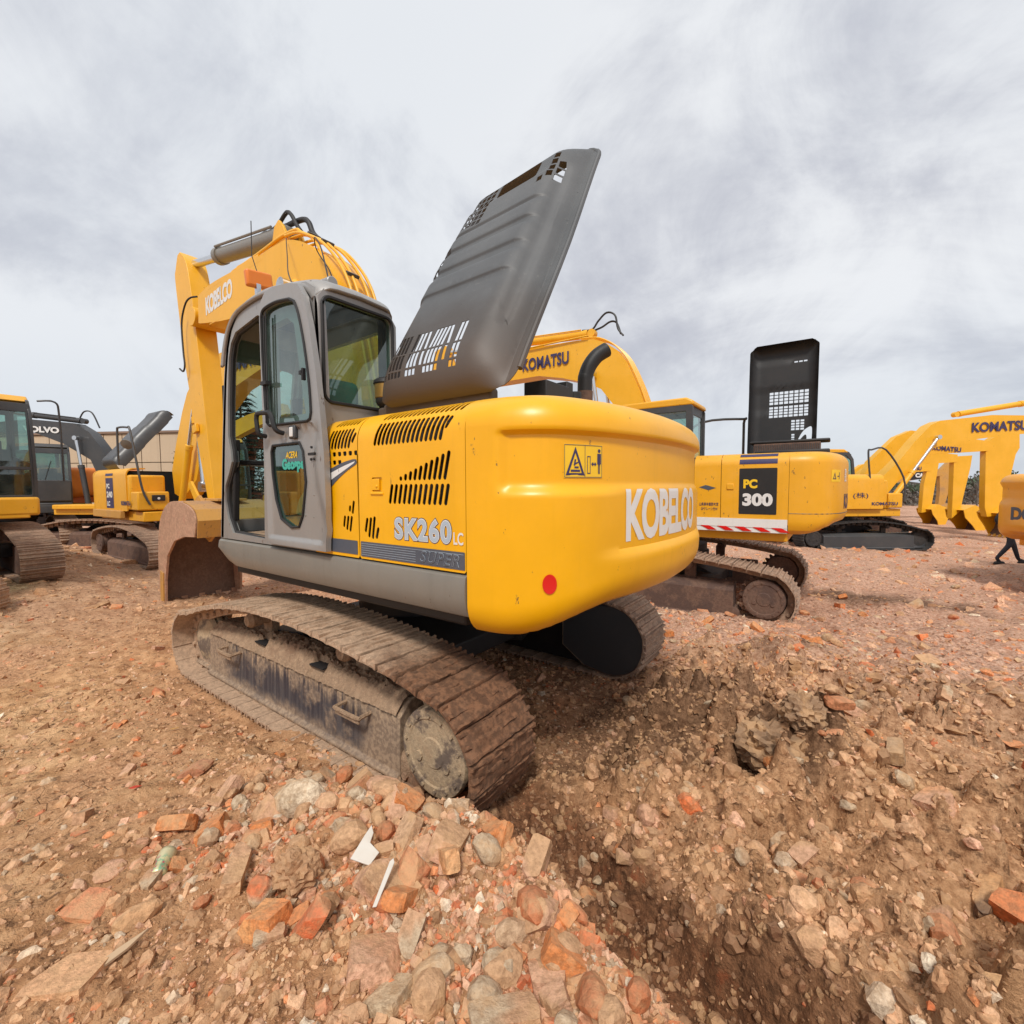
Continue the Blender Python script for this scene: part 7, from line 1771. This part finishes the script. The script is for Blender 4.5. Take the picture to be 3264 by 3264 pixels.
# walking person beyond the orange machine
def person(x, y, rz):
    root = empty('person', (x, y, gz(x, y)), rz, 'person in dark trousers and jacket walking beyond the orange machine', 'person')
    J = {'pel': (0, 0, .93, .135, .10), 'wst': (0, 0, 1.08, .125, .095), 'chs': (.02, 0, 1.30, .16, .11), 'nck': (.03, 0, 1.47, .055, .055), 'chin': (.05, 0, 1.56, .075, .085), 'hd': (.05, 0, 1.66, .085, .10),
         'hl': (0, .09, .90, .09, .09), 'kl': (.20, .10, .52, .062, .062), 'al': (.34, .10, .11, .042, .042), 'fl': (.50, .10, .045, .04, .035),
         'hr': (0, -.09, .90, .09, .09), 'kr': (-.06, -.10, .50, .062, .062), 'ar': (-.34, -.10, .16, .042, .042), 'fr': (-.24, -.10, .04, .04, .035),
         'sl': (.02, .19, 1.40, .06, .06), 'el': (-.10, .25, 1.14, .045, .045), 'wl': (.0, .26, .92, .032, .032), 'sr': (.02, -.19, 1.40, .06, .06), 'er': (.10, -.25, 1.16, .045, .045), 'wr': (.30, -.24, 1.02, .032, .032)}
    E = [('pel', 'wst'), ('wst', 'chs'), ('chs', 'nck'), ('nck', 'chin'), ('chin', 'hd'), ('pel', 'hl'), ('hl', 'kl'), ('kl', 'al'), ('al', 'fl'), ('pel', 'hr'), ('hr', 'kr'), ('kr', 'ar'), ('ar', 'fr'), ('chs', 'sl'), ('sl', 'el'), ('el', 'wl'), ('chs', 'sr'), ('sr', 'er'), ('er', 'wr')]
    ks = list(J); V = [J[k][:3] for k in ks]; Ei = [(ks.index(a), ks.index(b)) for a, b in E]; rad = [J[k][3:] for k in ks]
    for s, w_ in ((1, 'wl'), (-1, 'wr')):    # five fingers per hand
        wp = Vector(J[w_][:3]); wi = ks.index(w_); palm = len(V); V.append(tuple(wp + Vector((.03, 0, -.07)))); rad.append((.028, .018)); Ei.append((wi, palm))
        for f_ in range(4):
            i = len(V); o_ = (f_-1.5)*.020; V.append(tuple(wp + Vector((.035+o_, 0, -.12)))); V.append(tuple(wp + Vector((.045+o_, -s*.01, -.16+.008*abs(f_-1)))))
            rad += [(.009, .009), (.008, .008)]; Ei += [(palm, i), (i, i+1)]
        i = len(V); V += [tuple(wp + Vector((.065, 0, -.07))), tuple(wp + Vector((.085, 0, -.10)))]; rad += [(.010, .010), (.009, .009)]; Ei += [(palm, i), (i, i+1)]
    me = bpy.data.meshes.new('body'); me.from_pydata(V, Ei, []); o = bpy.data.objects.new('body', me); COL.objects.link(o); o.parent = root
    sk = o.modifiers.new('skin', 'SKIN'); 
    for i, r2 in enumerate(rad): me.skin_vertices[0].data[i].radius = r2
    me.skin_vertices[0].data[0].use_root = True
    sb = o.modifiers.new('sub', 'SUBSURF'); sb.levels = 2; sb.render_levels = 2; me.materials.append(M_shirt)
    bm = BM(); bmesh.ops.create_icosphere(bm, subdivisions=3, radius=1)
    for v in bm.verts: v.co = Vector((v.co.x*.10 + .055, v.co.y*.08, v.co.z*.125 + 1.66))
    hd = obj('head', bm, M_skin, root, 60); bm = BM(); bmesh.ops.create_icosphere(bm, subdivisions=3, radius=1)
    for v in bm.verts: v.co = Vector((v.co.x*.108 + .035, v.co.y*.088, max(v.co.z, -.3)*.125 + 1.69))
    obj('hair', bm, M_black, hd, 60)
    for xx, yy in ((.46, .10), (-.27, -.10)):
        bm = BM(); box(bm, (xx, yy, .045), (.27, .09, .085), None, .75); obj('shoe', bm, M_black, root, 30, .03, 3)
person(-7.205, -13.488, R(-150))
